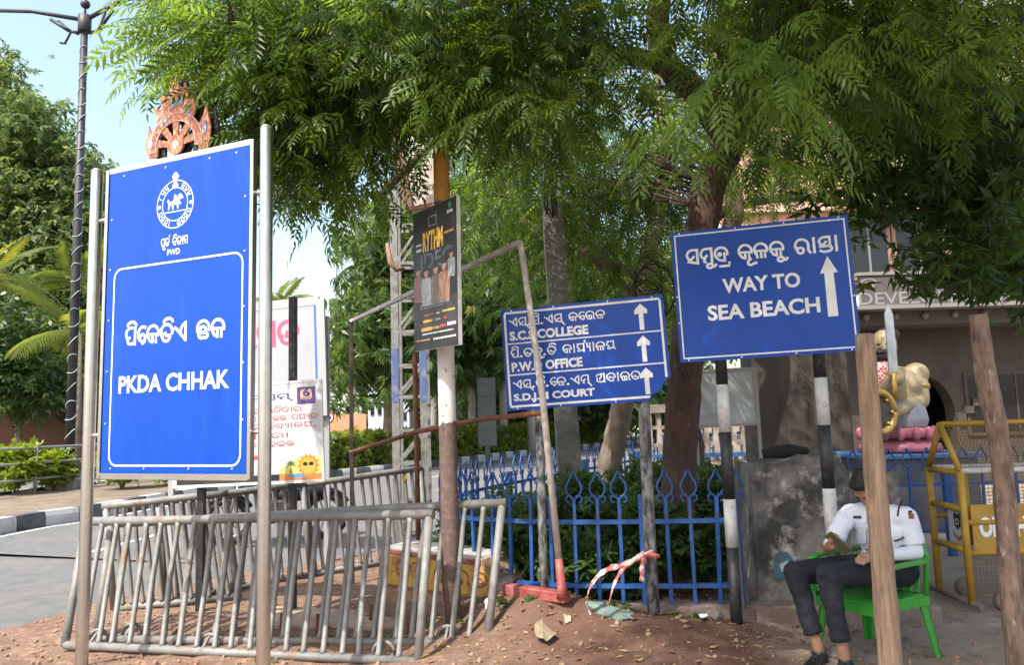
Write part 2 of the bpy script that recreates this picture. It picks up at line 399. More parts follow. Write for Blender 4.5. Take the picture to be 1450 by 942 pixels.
def ground_mat():
    m = bpy.data.materials.new('dirt'); m.use_nodes = True; n = m.node_tree; b = n.nodes['Principled BSDF']; b.inputs['Roughness'].default_value = .95; b.inputs['Specular IOR Level'].default_value = .15
    tc = n.nodes.new('ShaderNodeTexCoord')
    def noise(s, d=8, r=.6):
        t = n.nodes.new('ShaderNodeTexNoise'); t.inputs['Scale'].default_value = s; t.inputs['Detail'].default_value = d; t.inputs['Roughness'].default_value = r; n.links.new(tc.outputs['Object'], t.inputs[0]); return t.outputs[0]
    def mr(x, a, c, lo=0, hi=1):
        t = n.nodes.new('ShaderNodeMapRange'); t.inputs[1].default_value = a; t.inputs[2].default_value = c; t.inputs[3].default_value = lo; t.inputs[4].default_value = hi; n.links.new(x, t.inputs[0]); return t.outputs[0]
    def mix(f, a, c):
        t = n.nodes.new('ShaderNodeMix'); t.data_type = 'RGBA'; n.links.new(f, t.inputs[0])
        for i, q in ((6, a), (7, c)):
            if isinstance(q, tuple): t.inputs[i].default_value = (*q, 1)
            else: n.links.new(q, t.inputs[i])
        return t.outputs[2]
    red = mix(mr(noise(2.2), .35, .68), (.155, .093, .066), (.235, .158, .116))
    red = mix(mr(noise(16), .5, .72), red, (.36, .235, .165))
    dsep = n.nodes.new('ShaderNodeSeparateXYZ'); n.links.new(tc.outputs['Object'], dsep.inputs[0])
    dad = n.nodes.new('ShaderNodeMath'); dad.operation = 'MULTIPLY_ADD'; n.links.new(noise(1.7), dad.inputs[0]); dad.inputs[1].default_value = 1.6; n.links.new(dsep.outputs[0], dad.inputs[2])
    red = mix(mr(dad.outputs[0], .1, 1.0), red, mix(mr(noise(5), .4, .65), (.115, .062, .045), (.165, .096, .07)))  # dirt paler on the sunlit left, darker rightwards: shade put into the colour
    red = mix(mr(noise(38), .62, .72), red, (.10, .055, .04))
    grey = mix(mr(noise(1.4), .35, .7), (.23, .185, .145), (.33, .275, .22))
    grey = mix(mr(noise(9), .55, .75), grey, (.16, .115, .085))
    sep = n.nodes.new('ShaderNodeSeparateXYZ'); n.links.new(tc.outputs['Object'], sep.inputs[0])
    ad = n.nodes.new('ShaderNodeMath'); ad.operation = 'MULTIPLY_ADD'; n.links.new(noise(1.1), ad.inputs[0]); ad.inputs[1].default_value = 1.3; n.links.new(sep.outputs[0], ad.inputs[2])
    c = mix(mr(ad.outputs[0], 2.0, 2.55), red, grey)
    n.links.new(c, b.inputs['Base Color'])
    bp = n.nodes.new('ShaderNodeBump'); bp.inputs['Strength'].default_value = .8; bp.inputs['Distance'].default_value = .02; n.links.new(noise(60, 10, .7), bp.inputs['Height']); n.links.new(bp.outputs[0], b.inputs['Normal'])
    return m
xs = np.concatenate([np.linspace(-120, -8, 12, endpoint=False), np.linspace(-8, -4.8, 14, endpoint=False), np.arange(-4.8, 3.2, .035), np.linspace(3.2, 7, 22, endpoint=False), np.linspace(7, 160, 14)])
ys = np.concatenate([np.linspace(-60, 2, 8, endpoint=False), np.linspace(2, 4.2, 16, endpoint=False), np.arange(4.2, 7.2, .035), np.linspace(7.2, 10.5, 34, endpoint=False), np.linspace(10.5, 20, 20, endpoint=False), np.linspace(20, 400, 16)])
gx, gy = np.meshgrid(xs, ys); gz = ground_h(gx, gy)
nx, ny = len(xs), len(ys); ii = (np.arange(ny-1)[:, None]*nx+np.arange(nx-1)[None, :]).ravel()
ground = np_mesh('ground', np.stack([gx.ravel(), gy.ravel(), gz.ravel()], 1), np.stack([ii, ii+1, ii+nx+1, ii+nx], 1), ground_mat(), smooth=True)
tag(ground, kind='structure')

# road: one sheet from the dirt edge to the far side of the avenue, worn asphalt
asph = mat('asphalt', (.125, .126, .127), .9, 0, (.17, .168, .163), 5.0, (.38, .66), .8, 120, .3, c3=(.20, .17, .14), s3=.7, m3=(.52, .68))
ed = resample(EDGE, .8); far = [np.array(q) for q in offset(resample(KERB, .8), 24)]
mb = MB(); L = ed; Rr = resample(far, .8); n = 90
A = resample(EDGE, 1); B = resample(far, 1)
A = [A[int(i*(len(A)-1)/n)] for i in range(n+1)]; B = [B[int(i*(len(B)-1)/n)] for i in range(n+1)]
v = [(p[0]+.3, p[1], 0.0) for p in A]+[(p[0], p[1], 0.0) for p in B]
mb.add(v, [(i, i+1, n+2+i, n+1+i) for i in range(n)]); road = tag(mb.build('road', asph), kind='structure')

# painted lane line (dashes) and kerbside edge line, each a thin sheet on the asphalt
paint = mat('road_paint', (.62, .60, .55), .8, 0, (.36, .34, .31), 9, (.45, .6))
K = resample(KERB, .25)
def strip(curve, i0, i1, w_, name, m, z, parent):
    mb = MB(); c = curve[i0:i1+1]; l = offset(c, w_/2); r = offset(c, -w_/2)
    v = [(p[0], p[1], z) for p in l]+[(p[0], p[1], z) for p in r]; k = len(c)
    mb.add(v, [(i, i+1, k+i+1, k+i) for i in range(k-1)]); return mb.build(name, m, parent)
strip(offset(K, -.28), 0, len(K)-1, .1, 'edge_line', paint, .004, road)
LN = resample(offset(resample(KERB, .25), -2.75), .25)
s = 0
while s+12 < len(LN)-1:
    if LN[s][1] > 3 and LN[s][1] < 60: strip(LN, s, s+10, .1, 'lane_dash', paint, .004, road)
    s += 24

# the planted island in the middle of the avenue
soil = mat('island_soil', (.13, .095, .065), .95, 0, (.20, .155, .11), 3, bump=.6, bscale=30)
Kin = resample(KERB, 1.0); Kout = offset(Kin, 4.6)
mb = MB(); n = len(Kin); a = offset(Kin, .1); b_ = offset(Kin, 4.5)
mb.add([(p[0], p[1], .17) for p in a]+[(p[0], p[1], .17) for p in b_], [(i, i+1, n+i+1, n+i) for i in range(n-1)])
island = tag(mb.build('traffic_island', soil), kind='structure')
kb = mat('kerb_black', (.05, .05, .052), .8, 0, (.11, .11, .11), 5, bump=.2); kw = mat('kerb_white', (.42, .41, .39), .8, 0, (.28, .27, .25), 4, (.5, .7), bump=.2)
def kerb_mesh(m, L=.60):
    mb = MB(); mb.add([(-L/2+.004, -.12, -.05), (L/2-.004, -.12, -.05), (L/2-.004, -.12, .16), (L/2-.004, -.09, .24), (L/2-.004, .1, .24), (L/2-.004, .1, -.05), (-L/2+.004, -.12, .16), (-L/2+.004, -.09, .24), (-L/2+.004, .1, .24), (-L/2+.004, .1, -.05)],
        [(0, 1, 2, 6), (6, 2, 3, 7), (7, 3, 4, 8), (8, 4, 5, 9), (1, 5, 4, 3, 2), (0, 6, 7, 8, 9), (0, 9, 5, 1)])
    o = mb.build('kerb_stone', m); me = o.data; bpy.data.objects.remove(o); return me
KM = [kerb_mesh(kb), kerb_mesh(kw)]
island['_b'] = (0.0, 0.0, 0.0)
for curve, flip in ((resample(KERB, .62), 0), (resample(offset(resample(KERB, .62), 4.6), .62), math.pi)):
    for i, (p, q) in enumerate(zip(curve, curve[1:])):
        c = (p+q)/2
        if c[1] < 8 or c[1] > 44: continue
        if flip and c[1] > 30: continue
        d = q-p; shared('kerb_stone', KM[i % 2], island, (c[0], c[1], 0), math.atan2(d[1], d[0])+flip)
# pavement and terracotta boundary wall beyond the avenue
pave = mat('pavement', (.36, .30, .25), .9, 0, (.28, .23, .19), 2)
FW = [np.array(q) for q in offset(resample(KERB, 2.0), 16.5)]
n = len(FW); a = FW; b_ = offset(FW, 60)
mb = MB(); mb.add([(p[0], p[1], .08) for p in a]+[(p[0], p[1], .08) for p in b_], [(i, i+1, n+i+1, n+i) for i in range(n-1)]); tag(mb.build('pavement', pave), kind='structure')
# ------------------------------------------------------------------ materials for the street furniture
steel = mat('stainless_steel', (.62, .60, .57), .28, 1.0, (.50, .47, .43), 7, (.4, .7), .05, 60)
galv = mat('galvanised_tube', (.215, .212, .205), .58, .2, (.16, .15, .135), 13, (.4, .65), .15, 90, c3=(.17, .10, .06), s3=6, m3=(.57, .70))
blue = mat('sign_blue', (.0003, .046, .32), .30, 0, (.0005, .055, .36), 3.0, (.35, .7), .03, 5, spec=.3, stretch=(2.5, 2.5, .5), c3=(.008, .066, .31), s3=5, m3=(.56, .80))
white = mat('sign_white', (.78, .79, .80), .55)
white_print = mat('white_vinyl', (.74, .75, .76), .6, 0, (.62, .62, .61), 8, (.5, .7))
blackp = mat('black_paint', (.018, .018, .020), .5, 0, (.06, .054, .048), 26, (.52, .7), .1, 50)
whitep = mat('white_paint', (.50, .49, .48), .6, 0, (.32, .30, .28), 24, (.50, .7), .1, 50)
rust = mat('rust', (.20, .075, .04), .85, 0, (.11, .045, .028), 12, bump=.3, bscale=60)
mottle = mat('mottled_grey_pole', (.17, .165, .16), .8, 0, (.030, .030, .032), 24, (.42, .58), .3, 70, stretch=(1, 1, .4), c3=(.26, .235, .21), s3=34, m3=(.57, .68))
screw_m = mat('screw_head', (.7, .7, .7), .4, .8)

def poles_base(px, Y): q = XY(px, Y, 0); q.z = gh(q.x, q.y)-.05; return q
def screws(pn, pts, parent, r=.006):
    for u, v in pts:
        mb = MB(); mb.prism(circ(u, v, r, n=8), pn.at, .0, .004); mb.build('screw', screw_m, parent)

# ------------------------------------------------------------------ tall place-name sign on steel posts
pn = Panel((150, 245), (357, 200), (353, 677), (143, 675), 4.99, 4.50)
base = pn.at(pn.w/2, 0); base = Vector((base.x, base.y, 0))
t = thing('place_name_sign', 'tall blue PKDA CHHAK sign with white seal held between two steel posts', 'sign', base)
t.location = base; W_, H_ = pn.w, pn.h
pn.slab(.02, .02, W_-.02, H_-.02, -.02, .0).build('panel', blue, t)
fr = .026
for a, b_, nm in (((0, 0), (0, H_), 'l'), ((W_, 0), (W_, H_), 'r')):
    MB().bar(pn.at(*a, -.012)-pn.v*fr/2, pn.at(*b_, -.012)+pn.v*fr/2, fr, .04, up=pn.n, ch=.003).build('frame_bar', steel, t)
for vv in (0, H_):
    MB().bar(pn.at(fr/2, vv, -.012), pn.at(W_-fr/2, vv, -.012), .04, fr, up=pn.n, ch=.003).build('frame_bar', steel, t)
rz = .012
posts = []
for px, top, uu in ((118, 240, -.115), (381, 178, W_+.105)):
    q = pn.at(uu, 0, -.012); zt = 0
    for py in range(100, 300):
        # height whose pixel row is top
        pass
    zz = 1.5
    for _ in range(8):
        c = Vector((q.x, q.y, zz)); l = CAMM.inverted() @ c; py = CY - (l.y/-l.z)*F; zz += (py-top)/F*(-l.z)
    posts.append((q, zz))
    p = MB().tube([(q.x, q.y, gh(q.x, q.y)-.2), (q.x, q.y, zz-.02)], .038, 20, caps=False)
    p.lathe([(.038, 0), (.036, .012), (.026, .022), (.010, .027), (.001, .028)], (q.x, q.y, zz-.02), 20); p.build('post', steel, t)
    for v_ in (.13*H_, .84*H_):
        e = pn.at(0 if uu < 0 else W_, v_, -.012); s_ = pn.at(uu, v_, -.012)
        MB().tube([s_, e], .014, 10).build('rung', steel, t)
u0, v0 = pn.of((153, 661)); u1, v1 = pn.of((345, 355))
outline2d(pn, round_rect(u0, v0, u1, v1, .07), round_rect(u0+.011, v0+.011, u1-.011, v1-.011, .06), .0015, 'border_line', white_print, t)
a = pn.of((168, 558)); b_ = pn.of((325, 523)); letter(pn, 'PKDA CHHAK', a[0], a[1], b_[0], b_[1], .0015, white_print, t, .024)
a = pn.of((177, 489)); b_ = pn.of((319, 478)); c = pn.of((177, 465)); odia(pn, 'pa|i_|e|ka|da|i_|E| |cha|ka', a[0], a[1], b_[0], c[1], .0015, white_print, t, .17)
a = pn.of((228, 350)); b_ = pn.of((266, 345)); c = pn.of((228, 339)); odia(pn, 'pa|uu_|ta|reph| |ba|i_|bha|aa|ga', a[0], a[1], b_[0], c[1], .0015, white_print, t, .16)
a = pn.of((237, 362)); b_ = pn.of((255, 351)); letter(pn, 'PWD', a[0], a[1], b_[0], b_[1], .0015, white_print, t, .02)
pu, pv = pn.of((248, 289)); r_ = .158
seal_m = mat('seal_print', (.52, .60, .76), .6)
em = ring2d(pn, pu, pv, r_-.007, r_, .0015, 'seal', seal_m, t); ring2d(pn, pu, pv, r_*.70-.006, r_*.70, .0015, 'seal_ring', seal_m, em)
for k in range(22):                                  # lettering round the ring, as short marks
    aa = R(90+360*k/22)
    if k in (0, 1, 21, 5, 6, 16, 17, 11): continue
    cu_, cv_ = pu+r_*.85*math.cos(aa), pv+r_*.85*math.sin(aa); tx, ty = -math.sin(aa), math.cos(aa)
    V2, F2 = odia2d(['ka', 'da', 'sa', 'ma', 'aa', 'ta'][k % 6], .17)
    vv = []; ff = []; f_ = -1 if math.sin(aa) >= -.2 else 1
    for i, q in enumerate(F2):
        for j in q:
            x, y = (V2[j][0]-.45)*.032, (V2[j][1]-.5)*.036
            vv.append(pn.at(cu_+f_*(x*tx)-f_*(-y*math.cos(aa))*-1, cv_+f_*(x*ty)-f_*(-y*math.sin(aa))*-1, .0015+i*.0001))
        ff.append((4*i, 4*i+1, 4*i+2, 4*i+3))
    MB().add(vv, ff).build('seal_letter', seal_m, em)
for sx in (-1, 1): shape2d(pn, circ(pu+sx*r_*.85, pv-.005, .013, n=10), .0015, 'seal_dot', seal_m, em, .0003)
sc_ = r_*.62
horse = [(-.75, -.42), (-.62, -.42), (-.55, -.1), (-.35, -.05), (-.3, -.45), (-.15, -.45), (-.12, -.05), (.2, -.05), (.25, -.42), (.38, -.42), (.4, .0), (.62, -.1), (.7, .02), (.5, .16), (.62, .42), (.85, .35), (.9, .5), (.6, .82), (.4, .78), (.25, .45), (.1, .78), (-.1, .82), (-.12, .5), (-.2, .28), (-.55, .24), (-.75, .5), (-.85, .3), (-.7, .05)]
shape2d(pn, [(pu+x*sc_*.8, pv+y*sc_*.8) for x, y in horse], .0018, 'seal_horse', seal_m, em, .0003)
shape2d(pn, [(pu-.085, pv-.052), (pu+.085, pv-.052), (pu+.085, pv-.045), (pu-.085, pv-.045)], .0019, 'seal_ground', seal_m, em, .0003)
for (x, y, r2) in ((0, .205, .018), (-.016, .19, .014), (.016, .19, .014), (0, .172, .022), (0, .15, .014), (0, .128, .026)): shape2d(pn, circ(pu+x, pv+y*.95, r2, r2*.8, 10), .0022+x*.01, 'seal_capital', seal_m, em, .0003)
screws(pn, [(.05, H_*k/6) for k in range(1, 6)]+[(W_-.05, H_*k/6) for k in range(1, 6)]+[(W_*k/4, .05) for k in (.35, 1.3, 2.5, 3.6)]+[(W_*k/4, H_-.05) for k in (.5, 1.7, 2.9, 3.6)], t)

# ------------------------------------------------------------------ painted wheel crest behind the top edge of that sign
cr_pink = mat('crest_pink', (.55, .16, .11), .6, 0, (.62, .26, .15), 22, (.4, .6), c3=(.66, .42, .30), s3=30, m3=(.58, .68))
cr_edge = mat('crest_cream', (.62, .52, .45), .6); cr_blue = mat('crest_blue', (.22, .25, .42), .6, 0, (.42, .42, .50), 30); cr_black = mat('crest_backing', (.012, .012, .013), .7)
cp = Panel((205, 130), (300, 108), (300, 205), (205, 226), 5.15, 4.95)
t = thing('wheel_crest', 'pink and blue painted wheel crest with flames rising behind the tall blue sign', 'ornament', (cp.at(cp.w/2, 0).x, cp.at(cp.w/2, 0).y, 0))
k_ = cp.w
def cu(pts): return [(x*k_, y*k_) for x, y in pts]
cxr, cyr = .47, .10
def annulus(r0, r1, d0, d1, name, m, a0=-10, a1=190, n=22):
    mb = MB()
    for i in range(n):
        aa, ab = R(a0+(a1-a0)*i/n), R(a0+(a1-a0)*(i+1)/n)
        mb.prism(cu([(cxr+r0*math.cos(aa), cyr+r0*math.sin(aa)), (cxr+r1*math.cos(aa), cyr+r1*math.sin(aa)), (cxr+r1*math.cos(ab), cyr+r1*math.sin(ab)), (cxr+r0*math.cos(ab), cyr+r0*math.sin(ab))]), cp.at, d0, d1)
    return mb.build(name, m, t)
flames = [
 [(.06, .0), (.0, .14), (.02, .26), (.05, .22), (.06, .40), (.10, .30), (.13, .34), (.15, .24), (.20, .14), (.2, 0)],
 [(.80, .0), (.84, .12), (.80, .28), (.88, .40), (.92, .52), (.95, .38), (.98, .24), (.97, .1), (.93, -.04)],
 [(.18, .38), (.2, .50), (.12, .56), (.16, .60), (.24, .57), (.28, .62), (.22, .72), (.28, .74), (.34, .70), (.40, .80), (.42, .92), (.47, .97), (.52, .92), (.52, .82), (.58, .78), (.60, .84), (.66, .72), (.74, .60), (.76, .46), (.70, .36), (.58, .46), (.47, .50), (.34, .46)]]
def crest_layer(dx, d0, d1, m, name):
    global cxr
    o = cxr; cxr = cxr+dx
    pts = [MB().prism(cu([(x+dx, y) for x, y in fl]), cp.at, d0, d1).build(name, m, t) for fl in flames]
    annulus(.29, .39, d0-.001, d1+.002, name, m)
    mb = MB()
    for aa in (12, 50, 90, 130, 168):
        c_, s_ = math.cos(R(aa)), math.sin(R(aa)); w0, w1 = .03, .05
        mb.prism(cu([(cxr+.06*c_+w0*s_, cyr+.06*s_-w0*c_), (cxr+.30*c_+w1*s_, cyr+.30*s_-w1*c_), (cxr+.30*c_-w1*s_, cyr+.30*s_+w1*c_), (cxr+.06*c_-w0*s_, cyr+.06*s_+w0*c_)]), cp.at, d0+.001, d1-.001)
    mb.build('spoke' if m is cr_pink else 'backing', m, t)
    MB().prism(cu(circ(cxr, cyr, .12)), cp.at, d0, d1+.003).build('hub' if m is cr_pink else 'backing', m, t)
    cxr = o
crest_layer(.055, -.055, -.045, cr_black, 'backing')
crest_layer(0.0, -.012, .0, cr_pink, 'flame')
MB().prism(cu(circ(cxr, cyr, .05)), cp.at, .002, .005).build('hub_boss', cr_edge, t)
annulus(.285, .297, .001, .004, 'rim_line', cr_edge); annulus(.385, .396, .001, .004, 'rim_line', cr_edge)
for pts in ([(.38, .62), (.47, .66), (.58, .68), (.58, .58), (.47, .56), (.38, .54)], [(.60, .52), (.66, .6), (.72, .5), (.66, .44)], [(.26, .34), (.34, .42), (.40, .46), (.36, .48), (.26, .42)], [(.56, .48), (.64, .44), (.72, .34), (.70, .42), (.62, .5)], [(.05, .12), (.09, .24), (.13, .26), (.12, .1)], [(.87, .16), (.87, .30), (.92, .32), (.93, .16)]):
    MB().prism(cu(pts), cp.at, .0005, .0045).build('blue_scroll', cr_blue, t)
for uu in (.25, .72): MB().bar(cp.at(uu*k_, .12, -.03), cp.at(uu*k_, -.28, -.03), .035, .012, up=cp.n).build('support_bar', blackp, t)

# ------------------------------------------------------------------ three-line direction sign
pn = Panel((711, 438), (944, 418), (947, 564), (716, 584), 5.65, 5.42)
base = pn.at(pn.w/2, 0); t = thing('direction_sign', 'blue three-line sign to college, office and court with broken lower corner', 'sign', (base.x, base.y, 0))
W_, H_ = pn.w, pn.h
poly = [(0, 0), (W_*.86, 0), (W_*.90, .055), (W_*.93, .06), (W_*.955, .12), (W_, .16), (W_, H_), (0, H_)]
MB().prism(poly, pn.at, -.004, 0).build('panel', blue, t)
bl = .016; i0 = .028
mb = MB()
for a, b_ in (((i0, i0), (W_*.87, i0)), ((i0, H_-i0), (W_-i0, H_-i0))):
    mb.prism([(a[0], a[1]-bl/2), (b_[0], b_[1]-bl/2), (b_[0], b_[1]+bl/2), (a[0], a[1]+bl/2)], pn.at, .0005, .0015)
for uu, lo in ((i0, i0), (W_-i0, .15)): mb.prism([(uu-bl/2, lo+bl/2), (uu+bl/2, lo+bl/2), (uu+bl/2, H_-i0-bl/2), (uu-bl/2, H_-i0-bl/2)], pn.at, .0005, .0015)
for k in (1, 2): mb.prism([(i0+bl/2, i0+k*(H_-2*i0)/3-.005), (W_-i0-bl/2, i0+k*(H_-2*i0)/3-.005), (W_-i0-bl/2, i0+k*(H_-2*i0)/3+.005), (i0+bl/2, i0+k*(H_-2*i0)/3+.005)], pn.at, .0005, .0015)
mb.build('border_line', white_print, t)
rowh = (H_-2*i0)/3
for k, (od, en, wo, we) in enumerate((('E|sa|hal|dot|sa|i_|dot|E|sa|hal| |ka|e|la|ja', 'S.C.S COLLEGE', .60, .49), ('pa|i_|dot|da|ba|u_|dot|da|i_| |ka|aa|ya|reph|yph|aa|lla|yya', 'P.W.D OFFICE', .65, .44), ('E|sa|hal|dot|da|i_|dot|e|ja|dot|E|ma|hal| |A|do|aa|la|ta', 'S.D.J.M COURT', .78, .50))):
    y0 = i0+(2-k)*rowh
    odia(pn, od, .055, y0+rowh*.56, .055+W_*wo, y0+rowh*.82, .0015, white_print, t, .15)
    letter(pn, en, .055, y0+.022, .055+W_*we, y0+rowh*.40, .0015, white_print, t, .045)
    ac = W_*.86; a0 = y0+rowh*.08; a1 = y0+rowh*.90; hw = .045
    shape2d(pn, [(ac-.016, a0), (ac+.016, a0), (ac+.016, a1-.07), (ac+hw, a1-.045-.03), (ac+hw, a1-.045), (ac, a1), (ac-hw, a1-.045), (ac-hw, a1-.075), (ac-.016, a1-.07)], .0015, 'arrow', white_print, t, .0004)
screws(pn, [(W_*k/3, H_-.012) for k in (.2, 1, 2, 2.8)]+[(W_*k/3, .012) for k in (.2, 1, 2)], t, .005)
for pp, r_ in (((762, 582), .032), ((911, 568), .042)):
    q = pn.at(pn.of(pp)[0], 0, -.006-r_); q = Vector((q.x, q.y, gh(q.x, q.y)-.05)); zt = pn.at(.5, H_*.8).z
    MB().tube([(q.x, q.y, q.z-.1), (q.x-.004, q.y, .6), (q.x+.003, q.y, zt)], [r_*1.02, r_, r_*.97], 14, jit=.02).build('pole', mottle, t)

# ------------------------------------------------------------------ sea beach sign on banded poles
pn = Panel((952, 331), (1207, 302), (1213, 498), (961, 513), 5.50, 5.22)
base = pn.at(pn.w/2, 0); t = thing('sea_beach_sign', 'blue WAY TO SEA BEACH sign with upward arrow on two banded poles', 'sign', (base.x, base.y, 0))
W_, H_ = pn.w, pn.h
pn.slab(0, 0, W_, H_, -.004, 0).build('panel', blue, t)
i0 = .022; outline2d(pn, [(i0, i0), (W_-i0, i0), (W_-i0, H_-i0), (i0, H_-i0)], [(i0+.01, i0+.01), (W_-i0-.01, i0+.01), (W_-i0-.01, H_-i0-.01), (i0+.01, H_-i0-.01)], .0015, 'border_line', white_print, t)
a = pn.of((972, 375)); b_ = pn.of((1187, 355)); c = pn.of((972, 355)); odia(pn, 'sa|ma|u_|do|rph| |ka|uu_|lla|ka|u_| |ra|aa|sta|aa', a[0], a[1], b_[0], c[1], .0015, white_print, t, .17)
a = pn.of((1024, 416)); b_ = pn.of((1132, 385)); letter(pn, 'WAY TO', a[0], a[1], b_[0], b_[1], .0015, white_print, t, .03)
a = pn.of((1003, 455)); b_ = pn.of((1160, 420)); letter(pn, 'SEA BEACH', a[0], a[1], b_[0], b_[1], .0015, white_print, t, .03)
(au, a0), (_, a1) = pn.of((1180, 448)), pn.of((1176, 362))
shape2d(pn, [(au-.033, a0), (au+.033, a0), (au+.030, a1-.12), (au+.058, a1-.12), (au, a1), (au-.058, a1-.12), (au-.030, a1-.12)], .0015, 'arrow', white_print, t, .0004)
screws(pn, [(W_*k/4, H_-.012) for k in (.2, 1.5, 2.6, 3.8)]+[(W_*k/4, .012) for k in (.2, 1.4, 2.6, 3.8)]+[(.012, H_*.3), (.012, H_*.5), (W_-.012, H_*.4)], t, .005)
for pp, bands in (((1021, 511), (512, 545, 612, 707, 775, 884)), ((1161, 502), (505, 535, 602, 692, 770, 900))):
    q = pn.at(pn.of(pp)[0], 0, -.052); q = Vector((q.x, q.y, gh(q.x, q.y)-.05))
    zs = []
    for py in bands:
        zz = 1.0
        for _ in range(8):
            l = CAMM.inverted() @ Vector((q.x, q.y, zz)); zz += ((CY-(l.y/-l.z)*F)-py)/F*(-l.z)
        zs.append(zz)
    zs[0] = pn.at(.5, H_*.6).z; zs[-1] = q.z-.1
    for k in range(len(zs)-1):
        r_ = .041 if k % 2 == 0 else .043
        MB().tube([(q.x, q.y, zs[k]), (q.x, q.y, zs[k+1])], r_, 16).build('pole_band', blackp if k % 2 == 0 else whitep, t)

# ------------------------------------------------------------------ bent pipe frame, half painted
t = thing('sign_frame', 'bent empty pipe frame with rusty crossbar and red and white leaning leg', 'frame', tuple(G(499, 828)))
A0 = G(499, 828); A1 = P(497, 455, 7.6); B1 = P(737, 343, 5.45); B0 = P(768, 560, 5.42); B2 = P(791, 792, 5.42); B3 = P(797, 847, 5.40); B4 = P(716, 834, 5.75)
greyp = mat('grey_worn_paint', (.42, .40, .38), .55, .2, (.25, .2, .17), 8, (.45, .65))
darkp = mat('dark_worn_paint', (.03, .024, .022), .5, .2, (.10, .045, .03), 6, (.45, .65))
offw = mat('offwhite_worn_paint', (.44, .385, .36), .6, 0, (.33, .27, .24), 16, (.48, .66), bump=.1)
redp = mat('faded_red_paint', (.24, .045, .04), .55, 0, (.36, .14, .12), 9, (.5, .72), bump=.1)
MB().bar((A0.x, A0.y, -.05), A1, .040, .040, ch=.003).build('leg', darkp, t)
MB().bar(A1, B1, .036, .036, ch=.003).build('top_bar', greyp, t)
MB().tube([B1, B0, B2], [.023, .025, .025], 10).build('leg', offw, t)
MB().tube([B2, B2.lerp(B3, .7), B3], [.027, .034, .046], 10).build('leg_foot', redp, t)
MB().bar(B3+Vector((.03, 0, 0)), B4, .09, .07, ch=.006).build('foot_bar', redp, t)
r0 = P(497, 641, 7.35); r1 = P(767, 585, 5.47)
MB().tube([r0, P(590, 612, 6.55), P(680, 594, 5.95), r1], .020, 8).build('crossbar', rust, t)
# rusty rod by the poster
q = XY(594, 7.2); t2 = tag(MB().tube([(q.x, q.y, gh(q.x, q.y)-.1), (q.x-.01, q.y, 2.15)], .024, 8).build('steel_rod', rust), 'thin rusty upright rod crossing the rusty crossbar left of the poster pole', 'rod')

# ------------------------------------------------------------------ poster on its painted pole
def pole_mat():
    m = bpy.data.materials.new('peeling_pole'); m.use_nodes = True; n = m.node_tree; b = n.nodes['Principled BSDF']; b.inputs['Roughness'].default_value = .75
    tc = n.nodes.new('ShaderNodeTexCoord'); sp = n.nodes.new('ShaderNodeSeparateXYZ'); n.links.new(tc.outputs['Object'], sp.inputs[0])
    no = n.nodes.new('ShaderNodeTexNoise'); no.inputs['Scale'].default_value = 9; no.inputs['Detail'].default_value = 6; n.links.new(tc.outputs['Object'], no.inputs[0])
    ma = n.nodes.new('ShaderNodeMath'); ma.operation = 'MULTIPLY_ADD'; n.links.new(no.outputs[0], ma.inputs[0]); ma.inputs[1].default_value = .35; n.links.new(sp.outputs[2], ma.inputs[2])
    def step(x, a, w=.01):
        t = n.nodes.new('ShaderNodeMapRange'); t.inputs[1].default_value = a-w; t.inputs[2].default_value = a+w; n.links.new(x, t.inputs[0]); return t.outputs[0]
    def mix(f, a, c):
        t = n.nodes.new('ShaderNodeMix'); t.data_type = 'RGBA'; n.links.new(f, t.inputs[0])
        for i, q in ((6, a), (7, c)):
            if isinstance(q, tuple): t.inputs[i].default_value = (*q, 1)
            else: n.links.new(q, t.inputs[i])
        return t.outputs[2]
    n2 = n.nodes.new('ShaderNodeTexNoise'); n2.inputs['Scale'].default_value = 26; n2.inputs['Detail'].default_value = 5; n.links.new(tc.outputs['Object'], n2.inputs[0])
    brown = mix(step(n2.outputs[0], .58, .1), (.115, .075, .062), (.17, .115, .09))
    dirtyw = mix(step(n2.outputs[0], .66, .03), (.62, .58, .54), (.20, .15, .13))
    c = mix(step(ma.outputs[0], 1.63), brown, dirtyw)
    c = mix(step(sp.outputs[2], 3.05, .01), c, (.04, .035, .03))
    c = mix(step(sp.outputs[2], 3.12, .01), c, mix(step(n2.outputs[0], .6, .05), (.42, .20, .035), (.30, .15, .04)))
    n.links.new(c, b.inputs['Base Color']); MATS['peeling_pole'] = m; return m
q = G(641, 905); t = thing('poster_pole', 'round pole with peeling brown, white and orange paint carrying the dark poster', 'pole', (q.x, q.y, 0))
MB().tube([(q.x, q.y, -.1)]+[(q.x-.002*k, q.y, .5*k) for k in range(1, 9)], [.066, .065, .064, .063, .062, .061, .06, .059, .058], 20, jit=.004).build('shaft', pole_mat(), t)
pn = Panel((582, 303), (643, 280), (653, 485), (590, 500), 5.50, 5.02)
base = pn.at(pn.w/2, 0); t = thing('event_poster', 'tall dark event poster board with yellow RYTHM title fixed on pole', 'poster', (base.x, base.y, base.z))
W_, H_ = pn.w, pn.h
pblk = mat('poster_dark', (.012, .012, .014), .45, 0, (.03, .026, .024), 4); 
pn.slab(0, 0, W_, H_, -.028, 0).build('board', mat('board_edge', (.55, .55, .54), .6), t)
shape2d(pn, [(.002, .002), (W_-.002, .002), (W_-.002, H_-.002), (.002, H_-.002)], .002, 'print', pblk, t, .0004)
def pm(n_, c): return mat('print_'+n_, c, .5)
shape2d(pn, [(.0025, H_*.14), (W_-.0025, H_*.14), (W_-.0025, H_*.34), (.0025, H_*.34)], .0026, 'band', pm('band', (.045, .042, .042)), t, .0022)
